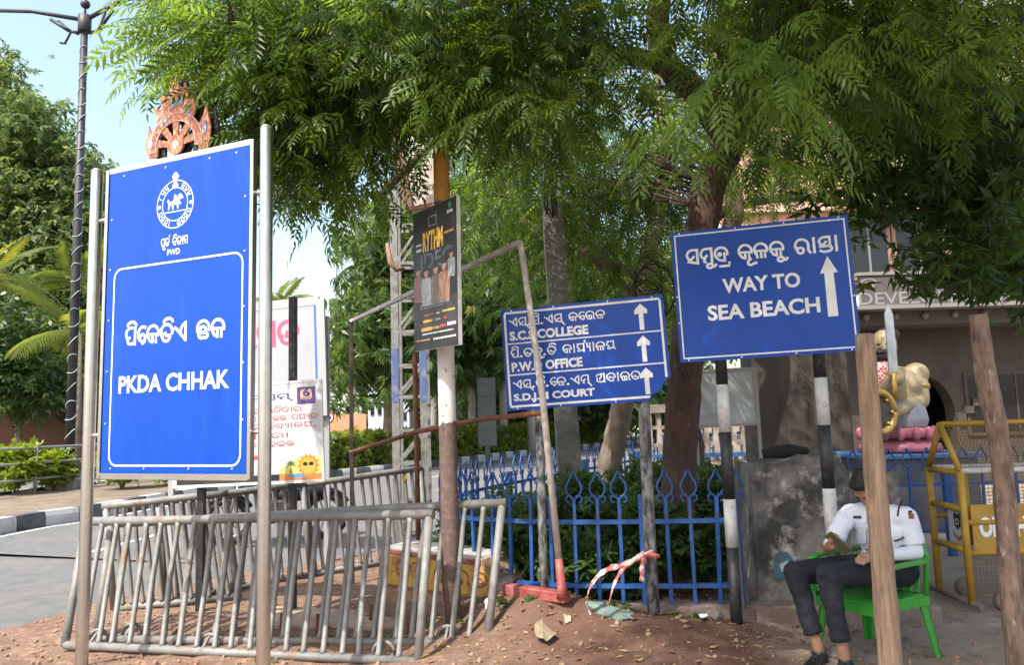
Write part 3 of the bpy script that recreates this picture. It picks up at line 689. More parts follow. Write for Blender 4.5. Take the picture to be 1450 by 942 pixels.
letter(pn, 'RYTHM', W_*.24, H_*.69, W_*.70, H_*.83, .0028, pm('yel', (.70, .42, .06)), t, .03)
letter(pn, 'IDEC', W_*.18, H_*.56, W_*.90, H_*.68, .0026, pm('tgrey', (.09, .11, .12)), t, .02)
def small_print(u0, v0, u1, v1, d, m):
    x = u0
    while x < u1-.004:
        w_ = min(random.uniform(.008, .03), u1-x); shape2d(pn, [(x, v0), (x+w_, v0), (x+w_, v1), (x, v1)], d, 'small_print', m, t, .0024); x += w_+.006
pm('ora', (.6, .3, .1)); pm('wht', (.6, .6, .6))
small_print(W_*.73, H_*.768, W_*.93, H_*.785, .0028, MATS['print_ora']); small_print(W_*.08, H_*.745, W_*.20, H_*.76, .0028, MATS['print_wht']); small_print(W_*.08, H_*.705, W_*.20, H_*.725, .0028, MATS['print_wht']); small_print(W_*.80, H_*.905, W_*.92, H_*.92, .0028, MATS['print_wht']); shape2d(pn, circ(W_*.86, H_*.955, .022, n=12), .0028, 'logo', pm('grn', (.12, .35, .12)), t, .0022)
letter(pn, 'Live', W_*.80, H_*.90, W_*.92, H_*.925, .0028, pm('wht', 0), t); shape2d(pn, circ(W_*.86, H_*.955, .022, n=12), .0028, 'logo', pm('grn', (.12, .35, .12)), t, .0022)
outline2d(pn, [(W_*.38, H_*.86), (W_*.56, H_*.86), (W_*.56, H_*.93), (W_*.38, H_*.93)], [(W_*.39, H_*.864), (W_*.55, H_*.864), (W_*.55, H_*.926), (W_*.39, H_*.926)], .0028, 'logo_box', pm('grey', (.3, .3, .3)), t)
skin_p = pm('skin', (.36, .20, .14)); shirts = [pm('s1', (.22, .12, .11)), pm('s2', (.34, .36, .38)), pm('s3', (.16, .13, .11)), pm('s4', (.30, .16, .10)), pm('s5', (.26, .27, .28))]
for k, (x, y, s_) in enumerate(((.12, .58, 1.0), (.31, .56, 1.05), (.53, .565, 1.05), (.72, .575, 1.1), (.88, .63, .7))):
    hx, hy = W_*x, H_*y; dd = .0028+.0002*k
    shape2d(pn, [(hx-.06*s_, hy-.24*s_), (hx+.06*s_, hy-.24*s_), (hx+.068*s_, hy-.10*s_), (hx+.05*s_, hy-.055*s_), (hx-.05*s_, hy-.055*s_), (hx-.068*s_, hy-.10*s_)], dd, 'printed_figure', shirts[k], t, .0024)
    shape2d(pn, circ(hx, hy-.01, .033*s_, .045*s_, 12), dd+.0001, 'printed_head', skin_p, t, .0024)
    shape2d(pn, [(hx+.036*s_*math.cos(R(a)), hy+.048*s_*math.sin(R(a))) for a in range(-10, 200, 20)], dd+.0002, 'printed_hair', pblk, t, .0024)
outline2d(pn, [(W_*.14, H_*.35), (W_*.84, H_*.35), (W_*.84, H_*.405), (W_*.14, H_*.405)], [(W_*.147, H_*.353), (W_*.833, H_*.353), (W_*.833, H_*.402), (W_*.147, H_*.402)], .0028, 'name_box', pm('grey', 0), t)
for (a0, b0, a1, b1, c) in ((.20, .36, .34, .395, 'wht'), (.42, .362, .58, .378, 'wht'), (.42, .38, .58, .396, 'wht'), (.64, .362, .80, .398, 'wht'), (.22, .325, .78, .337, 'wht'), (.16, .305, .82, .315, 'grey'), (.16, .29, .7, .298, 'grey'), (.26, .235, .46, .252, 'red'), (.54, .235, .6, .25, 'wht'), (.66, .238, .94, .258, 'yel'), (.22, .19, .44, .215, 'yel'), (.5, .19, .62, .212, 'grey'), (.70, .19, .76, .218, 'red'), (.46, .135, .6, .158, 'ora'), (.62, .138, .74, .165, 'red'), (.77, .14, .95, .172, 'wht'), (.2, .105, .9, .117, 'wht'), (.06, .065, .4, .077, 'ora'), (.46, .06, .95, .078, 'wht')):
    small_print(W_*a0, H_*b0, W_*a1, H_*b1-(b1-b0)*H_*.3, .0030, pm('red', (.5, .08, .06)) if c == 'red' else MATS['print_'+c])
shape2d(pn, round_rect(W_*.18, H_*.13, W_*.44, H_*.155, .01), .0029, 'button', pm('ora', 0), t, .0024)

# ------------------------------------------------------------------ low white banner board on black posts
pn = Panel((245, 553), (457, 537), (457, 682), (245, 692), 6.50, 6.22)
base = pn.at(pn.w/2, 0); t = thing('banner_board', 'white banner with red script and cartoon sun on black posts behind tall blue sign', 'banner', (base.x, base.y, 0))
W_, H_ = pn.w, pn.h
flex = mat('flex_white', (.54, .55, .57), .5, 0, (.49, .50, .53), 3)
pn.slab(.012, .012, W_-.012, H_-.012, -.006, 0).build('sheet', flex, t)
alu = mat('aluminium_trim', (.62, .62, .62), .45, .3)
for a, b_ in (((.006, 0), (.006, H_)), ((W_-.006, 0), (W_-.006, H_)), ((.014, .006), (W_-.014, .006)), ((.014, H_-.006), (W_-.014, H_-.006))):
    MB().bar(pn.at(*a, -.004), pn.at(*b_, -.004), .02, .013, up=pn.n).build('frame_bar', alu, t)
for px, Y in ((283, 6.56), (414, 6.36)):
    q = poles_base(px, Y); top = 3.0 if px == 414 else 1.9
    if px == 414:
        zz = 2.5
        for _ in range(8):
            l = CAMM.inverted() @ Vector((q.x, q.y, zz)); zz += ((CY-(l.y/-l.z)*F)-421)/F*(-l.z)
        top = zz
    MB().bar((q.x, q.y, q.z-.1), (q.x, q.y, top), .06, .06, ch=.004).build('post', blackp, t)
navy = pm('navy', (.05, .045, .20)); red = pm('brightred', (.55, .06, .07))
def box_px(x0, y0, x1, y1): a = pn.of((x0, y0)); b_ = pn.of((x1, y1)); return a[0], a[1], b_[0], b_[1]
u0, v0, u1, v1 = box_px(421, 573, 446, 547); shape2d(pn, [(u0, v0), (u1, v0), (u1, v1), (u0, v1)], .0012, 'logo_square', pm('purple', (.09, .05, .20)), t, .0003)
shape2d(pn, round_rect(u0+.03, v0+.035, u1-.03, v1-.018, .02), .0016, 'logo_inset', pm('peach', (.62, .42, .25)), t, .0013)
letter(pn, '6', u0+.05, v0+.06, u1-.045, v1-.012, .002, MATS['print_purple'], t, .04); letter(pn, 'YEARS', u0+.035, v0+.038, u1-.035, v0+.054, .002, MATS['print_purple'], t, .01)
u0, v0, u1, v1 = box_px(366, 568, 415, 557); odia(pn, 'ta|u_|ka|ba|sa|ma|hal', u0-.35, v0, u1, v1, .0012, navy, t, .12)
for (x0, y0, x1, y1, s_) in ((300, 591, 428, 584, 'pa|ra| |sa|ka|aa|la| |ra|ba|i_|ba|aa|ra'), (300, 602, 450, 595, 'ga|hu|tt2|aa| |do|i_|ba|aa| |tt2|dot|tt2|tt2| |pa|ya|yph|ta'), (300, 613, 448, 606, 'sa|hu| |ta|ma|hu|aa|ba|i_|do|yph|aa|lla|yya|dot'), (300, 626, 408, 619, 'ra|dot| |ka|aa|pa|u_|ra|aa'), (300, 638, 417, 631, 'tt2|hu|tt2|ba|tt2|tt2|hu|hu|tt2')):
    u0, v0, u1, v1 = box_px(x0, y0, x1, y1); odia(pn, s_, u0, v0, u1, pn.of((x0, y1))[1], .0012, red, t, .11)
u0, v0, u1, v1 = box_px(300, 655, 378, 645); shape2d(pn, [(u0, v0), (u1, v0), (u1, v1), (u0, v1)], .0012, 'red_strip', red, t, .0003)
u0, v0, u1, v1 = box_px(247, 690, 397, 672); shape2d(pn, round_rect(u0+.02, v0+.01, u1, v1, .01), .0010, 'black_strip', pblk, t, .0003)
u0, v0 = pn.of((396, 680)); u1, v1 = pn.of((455, 646))
u1 = W_-.02; v0 = .02
shape2d(pn, [(u0, v0), (u1, v0), (u1, v0+.17), (u0+.22, v0+.2), (u0+.08, v0+.13), (u0, v0+.09)], .0010, 'yellow_ground', pm('pale_yellow', (.62, .56, .16)), t, .0003)
shape2d(pn, [(u0, v0), (u1, v0), (u1, v0+.05), (u0+.2, v0+.035), (u0, v0+.06)], .0014, 'printed_sand', pm('sand', (.55, .2, .06)), t, .0011)
shape2d(pn, [(u0+.08, v0+.02), (u0+.25, v0+.02), (u0+.2, v0+.055), (u0+.12, v0+.05)], .0018, 'printed_water', pm('water', (.08, .28, .5)), t, .0015)
sx, sy = u0+.255, v0+.11
shape2d(pn, [(sx+(.075 if i % 2 else .10)*math.cos(2*math.pi*i/28), sy+(.075 if i % 2 else .10)*math.sin(2*math.pi*i/28)) for i in range(28)], .0020, 'printed_sun_rays', pm('sun1', (.62, .20, .04)), t, .0017)
shape2d(pn, circ(sx, sy, .065), .0023, 'printed_sun', pm('sun2', (.66, .36, .06)), t, .0021)
for dx in (-.026, .026): shape2d(pn, circ(sx+dx, sy+.015, .022, .016, 10), .0027, 'printed_lens', pblk, t, .0024)
MB().prism([(u0+.095, v0+.05), (u0+.103, v0+.05), (u0+.108, v0+.13), (u0+.101, v0+.13)], pn.at, .0016, .0021).build('printed_palm', pblk, t)
for k in range(6):
    aa = R(-20+44*k); shape2d(pn, [(u0+.104, v0+.125), (u0+.104+.025*math.cos(aa-.3), v0+.13+.025*math.sin(aa-.3)), (u0+.104+.05*math.cos(aa), v0+.125+.045*math.sin(aa)-.01), (u0+.104+.025*math.cos(aa+.3), v0+.13+.02*math.sin(aa+.3))], .0022+.0002*k, 'printed_frond', pm('frond', (.05, .14, .03)), t, .0017)

# ------------------------------------------------------------------ big grey billboard further back
pn = Panel((225, 448), (457, 422), (457, 590), (225, 603), 9.1, 8.6)
base = pn.at(pn.w/2, 0); t = thing('billboard', 'large pale grey billboard with pink script edge and blue stripe beside road', 'billboard', (base.x, base.y, 0))
W_, H_ = pn.w, pn.h
pn.slab(.03, .03, W_-.03, H_-.03, -.02, 0).build('sheet', mat('billboard_grey', (.33, .345, .38), .5, 0, (.28, .295, .33), 1.5), t)
for a, b_ in (((.015, 0), (.015, H_)), ((W_-.015, 0), (W_-.015, H_)), ((.032, .015), (W_-.032, .015)), ((.032, H_-.015), (W_-.032, H_-.015))):
    MB().bar(pn.at(*a, -.012), pn.at(*b_, -.012), .10, .032, up=pn.n).build('frame_bar', mat('frame_grey', (.34, .35, .36), .5, .3), t)
u0, _ = pn.of((446, 500)); shape2d(pn, [(u0, .035), (u0+.028, .035), (u0+.028, H_-.035), (u0, H_-.035)], .0012, 'blue_stripe', pm('stripe', (.03, .12, .42)), t, .0003)
u0, v0 = pn.of((330, 495)); u1, v1 = pn.of((424, 462)); odia(pn, 'ra|pa|ta', u0, v0, u1, pn.of((330, 462))[1], .0012, pm('pink', (.55, .08, .16)), t, .17)
for uu in (.12, W_-.016):
    q = pn.at(uu, 0, -.09); MB().bar((q.x, q.y, -.1), (q.x, q.y, pn.at(0, H_*.9).z), .06, .06).build('post', MATS['frame_grey'], t)
# ------------------------------------------------------------------ tubular crowd barricades
def barricade(label, bl, br, tl, tr, nb, m=galv, yellow=(), feet=True, r=.033):
    base = (bl+br)/2; t = thing('crowd_barricade', label, 'barricade', (base.x, base.y, 0), 'tubular steel barricades along the road edge')
    MB().tube([tl+(tl-tr).normalized()*.03, tl.lerp(tr, .3)+Vector((0, 0, -.004)), tl.lerp(tr, .7)+Vector((0, 0, .003)), tr+(tr-tl).normalized()*.03], r, 14).build('top_rail', m, t)
    MB().tube([bl, br], r*.86, 12).build('bottom_rail', m, t)
    for a, b in ((bl, tl), (br, tr)): MB().tube([a-(b-a).normalized()*.01, b-(b-a).normalized()*r*.6], r*.86, 12).build('end_post', m, t)
    for k in range(1, nb+1):
        f = k/(nb+1)+random.uniform(-.1, .1)/nb; a = bl.lerp(br, f); b = tl.lerp(tr, f+random.uniform(-.06, .06)/nb); d = (b-a).normalized()
        mm = random.uniform(-.008, .008); mid = a.lerp(b, .5)+Vector((mm, mm, 0))
        MB().tube([a+d*.018, a+d*.045, mid, b-d*.05, b-d*.024], [.025, .0185, .0185, .0185, .025], 9).build('bar', m, t)
        if k in yellow: MB().tube([a.lerp(b, .86), a.lerp(b, .965)], .0205, 9).build('yellow_band', mat('yellow_tape', (.55, .32, .04), .6), t)
    if feet:
        for f in (.08, .42, .9):
            c = bl.lerp(br, f); n = (br-bl).normalized().cross(Vector((0, 0, 1))); c = c+Vector((0, 0, .02))
            mb = MB(); mb.tube([c+n*(-.09)+(br-bl).normalized()*(.07*math.cos(R(a)))+Vector((0, 0, .07*math.sin(R(a)))) + n*(a/360*.05) for a in range(0, 361, 24)], .012, 7)
            mb.tube([c+n*.02+Vector((0, 0, -.01)), c+n*(-.09)+Vector((0, 0, .07))], .011, 7).build('foot_loop', m, t)
    return t
def tops(px, py, Y): return P(px, py, Y)
def lift(v, z): return Vector((v.x, v.y, z))
bl, br = G(92, 914, .04), G(592, 938, .04)
barricade('front galvanised barricade leaning back behind the tall blue sign posts', bl, br, P(122, 739, bl.y+.38), P(608, 729, br.y+.30), 19)
bl, br = G(136, 906, .04), G(690, 912, .04)
barricade('second leaning barricade, its right end nearest the painted poster pole', bl, br, P(158, 742, bl.y+.36), P(711, 713, br.y+.30), 21)
bl, br = G(161, 862, .04), G(338, 846, .04)
barricade('shorter barricade standing behind the leaning ones, its left corner showing beside the steel post', bl, br, P(150, 717, bl.y), P(318, 700, br.y), 12, feet=False)
bl, br = G(236, 850, .04), G(440, 814, .04)
barricade('upright barricade passing behind the black banner posts', bl, br, P(224, 712, bl.y), P(428, 686, br.y), 13, yellow=(4, 10), feet=False)
bl, br = G(446, 812, .04), G(606, 786, .04)
barricade('farthest upright barricade, beside the steel lattice mast', bl, br, P(432, 686, bl.y), P(594, 664, br.y), 12, yellow=(11,), feet=False)

# ------------------------------------------------------------------ blue garden fence, near side and road side
fblue = mat('fence_blue', (.015, .070, .25), .45, 0, (.022, .10, .31), 14, (.4, .7), .1, 60, c3=(.07, .045, .035), s3=11, m3=(.58, .66))
def picket_meshes():
    mb = MB(); mb.box((0, 0, .49), (.027, .027, .82), ch=.002); o = mb.build('picket', fblue); a = o.data; bpy.data.objects.remove(o)
    mb = MB()
    half = smooth([(.006, 0), (.030, .016), (.056, .06), (.050, .11), (.022, .155), (.004, .20)], 4)
    for s_ in (-1, 1):
        mb.tube([(s_*x, .004*s_, .895+z) for x, z in half], .0085, 6)
        mb.tube([(s_*(.034+.026*math.cos(R(a))), 0, .892+.026*math.sin(R(a))) for a in range(170, -130, -30)], .0065, 5)
    o = mb.build('finial', fblue); b = o.data; bpy.data.objects.remove(o); return a, b
pk, fn = picket_meshes()
def fence(label, curve, step, i_post, plinth=True, zr=(.262, .725)):
    c = resample(curve, step); base = c[len(c)//2]; t = thing('garden_fence', label, 'fence', (base[0], base[1], 0), 'blue ornamental fences')
    for zz in zr:
        mb = MB()
        for p, q in zip(c, c[1:]): mb.bar((p[0], p[1], zz), (q[0]+(q-p)[0]*.04, q[1]+(q-p)[1]*.04, zz), .040, .030)
        mb.build('rail', fblue, t)
    for i, p in enumerate(c):
        d = c[min(i+1, len(c)-1)]-c[max(i-1, 0)]; a = math.atan2(d[1], d[0])
        if i in i_post:
            MB().box((p[0], p[1], .45), (.07, .07, .94), Matrix.Rotation(a, 3, 'Z'), .004).build('post', fblue, t)
        else:
            o = shared('picket', pk, t, (p[0], p[1], 0), a+random.uniform(-.12, .12)); o.rotation_euler[0] = random.uniform(-.018, .018); o.rotation_euler[1] = random.uniform(-.022, .022); g = bpy.data.objects.new('finial', fn); col.objects.link(g); g.parent = o
    return t, c
plm = mat('plinth_render', (.15, .11, .09), .9, 0, (.25, .20, .17), 4, (.45, .7), .5, 30, c3=(.30, .29, .28), s3=6, m3=(.6, .75))
tA, cA = fence('near blue fence with onion-shaped finials behind the red and white leg', FENCE_A, .176, (4, 14))
tB, cB = fence('blue fence receding along the road edge beyond the shrubs', FENCE_B, .19, (0, 12, 24, 36, 48), zr=(.26, .78))
def plinth(curve, parent, w_=.24, h=.13):
    l = offset([np.array(p) for p in curve], w_/2); r = offset([np.array(p) for p in curve], -w_/2); n = len(curve); mb = MB()
    v = [(p[0], p[1], -.1) for p in l]+[(p[0], p[1], h+random.uniform(-.006, .006)) for p in l]+[(p[0], p[1], h+random.uniform(-.006, .006)) for p in r]+[(p[0], p[1], -.1) for p in r]
    f = []
    for i in range(n-1):
        for k in range(3): f.append((k*n+i, k*n+i+1, (k+1)*n+i+1, (k+1)*n+i))
    f += [(0, n, 2*n, 3*n), (n-1, 4*n-1, 3*n-1, 2*n-1)]
    mb.add(v, f); return mb.build('plinth', plm, parent)
plinth(resample([(1.66, 5.745)]+[tuple(p) for p in FENCE_A], .2), tA); plinth(resample(FENCE_B, .3), tB)

# ------------------------------------------------------------------ soot-stained masonry block beside the fence
def soot_mat():
    m = mat('sooty_plaster', (.19, .175, .16), .9, 0, (.045, .042, .04), 2.6, (.40, .58), .6, 26, c3=(.30, .28, .255), s3=6.5, m3=(.56, .66)); return m
mb = MB(); nx_, nz_ = 26, 20; x0, x1 = 1.75, 2.78
def wall_pt(i, k, back):
    x = x0+(x1-x0)*i/nx_; top = 1.14+.03*math.sin(x*9)+.04*vnoise(np.array([x]), np.array([0.]), 9, 4)[0]-(.10 if x > 2.42 else 0)-(.05 if x < 1.83 else 0)
    z = -.05+(top+.05)*k/nz_; y = 5.84-.14*(x-x0)+(.42 if back else 0)
    return (x, y+random.uniform(-.008, .008), z+(random.uniform(-.02, .02) if k == nz_ else 0))
F_ = [[wall_pt(i, k, 0) for k in range(nz_+1)] for i in range(nx_+1)]; Bk = [[wall_pt(i, k, 1) for k in range(nz_+1)] for i in range(nx_+1)]
v = [p for c in F_ for p in c]+[p for c in Bk for p in c]; s_ = nz_+1; o_ = (nx_+1)*s_; f = []
for i in range(nx_):
    for k in range(nz_):
        f.append((i*s_+k, (i+1)*s_+k, (i+1)*s_+k+1, i*s_+k+1)); f.append((o_+i*s_+k, o_+i*s_+k+1, o_+(i+1)*s_+k+1, o_+(i+1)*s_+k))
    f.append((i*s_+nz_, (i+1)*s_+nz_, o_+(i+1)*s_+nz_, o_+i*s_+nz_))
for k in range(nz_):
    f.append((k, k+1, o_+k+1, o_+k)); f.append((nx_*s_+k, o_+nx_*s_+k, o_+nx_*s_+k+1, nx_*s_+k+1))
t = thing('masonry_block', 'soot-blackened plaster masonry block behind the seated person', 'wall', (2.2, 5.9, 0))
mb.add(v, f); mb.build('block', soot_mat(), t)
MB().box((2.25, 5.68, .03), (1.35, .18, .20), Matrix.Rotation(-.13, 3, 'Z'), .01).build('footing', plm, t)
class Flat:                                        # a simple painted plane for marks on walls
    def __init__(s, o, u, n): s.o = Vector(o); s.u = Vector(u).normalized(); s.n = Vector(n).normalized(); s.v = Vector((0, 0, 1))
    def at(s, u, v, d=0): return s.o+s.u*u+s.v*v+s.n*d
fl = Flat((1.84, 5.828, .28), (1, -.14, 0), (-.14, -1, 0))
bm_ = mat('faded_blue_mark', (.03, .10, .16), .8, 0, (.07, .08, .085), 14, (.45, .6))
shape2d(fl, [(.03, .0), (.17, .02), (.16, .16), (.13, .20), (.06, .19), (.03, .14)], .016, 'painted_mark', bm_, t, .0)
shape2d(fl, [(.08, .06), (.10, .06), (.10, .10), (.14, .12), (.13, .14), (.07, .11)], .019, 'painted_letter', mat('faded_white_mark', (.3, .32, .33), .8), t, .0165)
wq = XY(1052, 5.68); wood_g = mat('grey_wood', (.17, .15, .13), .9, 0, (.09, .08, .07), 9, stretch=(1, 1, .12), bump=.3)
tag(MB().bar((wq.x, wq.y, 0.0), (wq.x-.02, wq.y, 1.14), .05, .035, ch=.004).build('wooden_stake', wood_g), 'grey weathered stake between the fence and the soot-blackened block', 'stake')
# scrap lying on top of the block
tag(MB().tube([(1.9, 6.0, 1.18), (2.0, 5.98, 1.20), (2.12, 6.02, 1.19), (2.25, 5.98, 1.20)], [.03, .055, .05, .02], 9, jit=.3).build('charred_log', mat('char', (.012, .011, .011), .9, bump=.6)), 'charred black lump lying on top of the masonry block', 'debris')

# ------------------------------------------------------------------ broken painted concrete block
pn = Panel((546, 778), (712, 797), (716, 886), (548, 856), 6.5, 5.95); base = pn.at(pn.w/2, 0)
t = thing('painted_block', 'broken concrete block painted yellow with red script behind the poster pole', 'concrete block', (base.x, base.y, 0)); W_, H_ = pn.w, pn.h
rough_c = mat('dusty_concrete', (.34, .20, .12), .95, 0, (.24, .14, .09), 7, bump=.8, bscale=40)
jag = [(0, -.25), (W_+.02, -.25), (W_+.01, .1), (W_-.02, H_*.55), (W_-.08, H_*.72), (W_-.16, H_*.88), (W_-.2, H_), (0, H_)]
MB().prism(jag, pn.at, -.36, 0).build('block', rough_c, t)
peel = mat('peeling_yellow', (.50, .30, .05), .8, 0, (.33, .17, .09), 8, (.52, .60), .3, 40, c3=(.50, .42, .36), s3=13, m3=(.64, .7))
shape2d(pn, [(.02, H_*.38), (W_-.05, H_*.40), (W_-.08, H_*.66), (W_-.2, H_*.88), (.02, H_*.90)], .004, 'yellow_panel', peel, t, .0005)
brk = mat('maroon_paint', (.20, .065, .055), .85, 0, (.33, .2, .14), 10, (.5, .65))
shape2d(pn, [(.0, H_*.905), (W_-.21, H_*.905), (W_-.21, H_*.985), (.0, H_*.985)], .003, 'border_band', brk, t, .0005); shape2d(pn, [(.01, H_*.32), (W_-.03, H_*.33), (W_-.04, H_*.375), (.01, H_*.37)], .003, 'border_band', brk, t, .0005)
odia(pn, 'bha|hu|ba', .10, H_*.55, .32, H_*.82, .006, brk, t, .13); odia(pn, 'ka|ra|tt2', .48, H_*.54, W_-.14, H_*.80, .006, brk, t, .13)
MB().prism([(0, H_+.001), (W_-.2, H_+.001), (W_-.22, H_+.02), (0, H_+.02)], pn.at, -.36, -.002).build('cap', mat('cap_grey', (.42, .38, .35), .9, bump=.4), t)
stone_m = mat('rubble', (.17, .14, .12), .95, 0, (.28, .22, .18), 9, bump=.8, bscale=30)
def rock(c, r, m, name, label, cat, group=None):
    bm = bmesh.new(); bmesh.ops.create_icosphere(bm, subdivisions=2, radius=1.0)
    for q in bm.verts:
        k = 1+.35*(random.random()-.5); q.co = Vector((q.co.x*r[0]*k, q.co.y*r[1]*k, q.co.z*r[2]*k))
    me = bpy.data.meshes.new(name); bm.to_mesh(me); bm.free(); me.materials.append(m)
    o = bpy.data.objects.new(name, me); o.location = c; o.rotation_euler[2] = random.uniform(0, 6); col.objects.link(o); o['_b'] = (0, 0, 0)
    return tag(o, label, cat, group)
for k in range(6):
    q = pn.at(W_-.14+.055*(k % 3), H_*(.80-.22*(k//3))-.03*(k % 3), -.12-.06*(k % 2)); 
    mbk = MB().ell(q, (.05, .05, .04), seg=7, rings=5); mbk.v = [(a+random.uniform(-.012, .012), b+random.uniform(-.012, .012), c+random.uniform(-.012, .012)) for a, b, c in mbk.v]; mbk.sm = [False]*len(mbk.f); mbk.build('rubble_stone', stone_m, t)
for (px, py, r, lab) in ((708, 872, (.10, .12, .09), 'dark broken stone at the foot of the yellow block'), (1012, 882, (.07, .05, .05), 'small stone against the foot of the banded pole'), (880, 772+120, (.03, .03, .02), 'pebble on the dirt left of the mottled sign pole')):
    q = G(px, py, .03); rock((q.x, q.y, gh(q.x, q.y)+r[2]*.5), r, stone_m, 'stone', lab, 'stone', 'loose stones')
# foundation slab with cut reinforcing bars
q0, q1, q2, q3 = G(365, 868), G(735, 884), G(760, 905), G(385, 897)
t = thing('foundation_slab', 'dusty concrete slab with cut rusty bars behind the leaning barricades', 'slab', tuple((q0+q2)/2))
zt = .055; mb = MB(); mb.add([(p.x, p.y, -.1) for p in (q0, q1, q2, q3)]+[(p.x, p.y, zt) for p in (q0, q1, q2, q3)], [(3, 2, 1, 0), (4, 5, 6, 7), (0, 1, 5, 4), (1, 2, 6, 5), (2, 3, 7, 6), (3, 0, 4, 7)])
mb.build('slab', mat('slab_dusty', (.40, .30, .22), .95, 0, (.28, .19, .13), 5, bump=.5), t)
for px, py in ((398, 892), (449, 893), (463, 888), (524, 878), (578, 896), (588, 884), (602, 890)):
    q = G(px, py, zt); MB().tube([(q.x, q.y, 0), (q.x+.005, q.y, zt+.11)], .014, 7).build('rebar', rust, t)

# ------------------------------------------------------------------ steel lattice mast with wrapped board
mast_m = mat('mast_steel', (.22, .22, .22), .6, .3, (.14, .125, .105), 11, (.45, .65), .1); mblue = mat('mast_blue_paint', (.06, .10, .26), .6, 0, (.2, .2, .24), 6, (.5, .65))
l0, l1 = XY(563, 8.8), XY(604, 8.8); t = thing('lattice_mast', 'grey steel lattice mast rising into the leaves behind the poster', 'mast', ((l0.x+l1.x)/2, 8.8, 0))
for q in (l0, l1):
    for dy in (0, .26):
        mb = MB(); mb.box((q.x, q.y+dy, 2.75), (.085, .008, 5.7)); mb.box((q.x+(.038 if q is l0 else -.038), q.y+dy+.034, 2.75), (.008, .06, 5.7)); mb.build('leg', mast_m, t)
    MB().box((q.x, q.y-.0065, 2.05), (.070, .004, .62)).build('paint_patch', mblue, t)
zs = [.25, .62, 1.05, 1.42, 1.80, 2.16, 2.55, 2.95, 3.35, 3.8, 4.3, 4.8, 5.3]
for k, z in enumerate(zs):
    for dy in (-.008, .268):
        MB().bar((l0.x+.04, 8.8+dy, z), (l1.x-.04, 8.8+dy, z), .035, .006, up=Vector((0, 1, 0))).build('brace', mast_m, t)
        if k % 2 == 0 and k+1 < len(zs): MB().bar((l0.x+.03, 8.8+dy+.004, z+.03), (l1.x-.03, 8.8+dy+.004, zs[k+1]-.03), .03, .006, up=Vector((0, 1, 0))).build('brace', mast_m, t)
pn = Panel((574, 178), (624, 164), (617, 289), (562, 298), 8.62, 8.55); base = pn.at(pn.w/2, 0)
t = thing('wrapped_board', 'crumpled pale cloth-wrapped board tied high on the lattice mast', 'board', tuple(base)); W_, H_ = pn.w, pn.h
cloth = mat('dirty_cloth', (.42, .34, .30), .9, 0, (.52, .45, .41), 4, bump=.2); n = 14; mb = MB()
v = [pn.at(W_*i/n, H_*k/n, .02+.018*math.sin(i*1.7+k*.6)+.02*random.random()) for k in range(n+1) for i in range(n+1)]
mb.add(v, [(k*(n+1)+i, k*(n+1)+i+1, (k+1)*(n+1)+i+1, (k+1)*(n+1)+i) for k in range(n) for i in range(n)], True); mb.build('cloth', cloth, t)
pn.slab(0, 0, W_, H_, -.04, -.0).build('board', cloth, t)
for a, b in (((0, -.01), (W_, -.01)), ((-.01, 0), (-.01, H_)), ((W_*.12, 0), (W_*.10, H_))): MB().bar(pn.at(*a, .05), pn.at(*b, .05), .045, .03, up=pn.n).build('batten', mat('brown_batten', (.14, .07, .045), .8, 0, (.2, .11, .07), 9), t)
A_, B_ = P(540, 276, 8.3), P(590, 226, 8.3); tag(MB().tube([A_, A_.lerp(B_, .5)+Vector((0, 0, .03)), B_, P(612, 206, 8.3)], [.05, .055, .045, .03], 9, jit=.06).build('dead_branch', mat('dark_bark', (.055, .035, .028), .9, bump=.6)), 'dark bare branch slanting across the cloth-wrapped board', 'branch')
A_ = [P(548, 345, 8.55), P(553, 372, 8.5), P(562, 382, 8.5), P(572, 380, 8.55)]; tag(MB().tube(A_, [.02, .035, .03, .02], 8, jit=.1).build('dry_bark_strip', mat('dry_bark', (.22, .13, .09), .9, bump=.5)), 'curled dry bark strip hanging on the lattice mast', 'bark')

# ------------------------------------------------------------------ concrete electric pole, wires
q = XY(816, 8.0); t = thing('utility_pole', 'square grey concrete pole behind the shrubs with coils of black cable', 'pole', (q.x, q.y, 0))
conc = mat('pole_concrete', (.16, .16, .148), .9, 0, (.115, .115, .108), 9, bump=.4, bscale=40, c3=(.12, .12, .11), s3=3, m3=(.6, .75))
mb = MB(); b0, b1 = .125, .085; top = Vector((q.x-.20, q.y+.1, 7.0))
v = [(q.x+sx*b0, q.y+sy*b0, -.1) for sx, sy in ((-1, -1), (1, -1), (1, 1), (-1, 1))]+[(top.x+sx*b1, top.y+sy*b1, 7.0) for sx, sy in ((-1, -1), (1, -1), (1, 1), (-1, 1))]
mb.add(v, [(3, 2, 1, 0), (4, 5, 6, 7), (0, 1, 5, 4), (1, 2, 6, 5), (2, 3, 7, 6), (3, 0, 4, 7)]); sh = mb.build('shaft', conc, t)
cab = mat('cable_black', (.012, .012, .013), .5)
for k in range(7):
    a = P(772+2*k, 235, 7.75); pts = [a+Vector((random.uniform(-.03, .03), 0, -.09*j+random.uniform(-.02, .02))) for j in range(7)]; MB().tube(pts, .008, 5).build('cable', cab, t)
for k in range(6):
    c = P(915+random.uniform(-12, 18), 420+random.uniform(-30, 25), 7.2); rr = random.uniform(.16, .34)
    MB().tube([c+Vector((rr*.7*math.cos(R(a)), .03*math.sin(R(2*a)), rr*math.sin(R(a)))) for a in range(0, 361, 20)], .007, 5).build('cable_coil', cab, t)
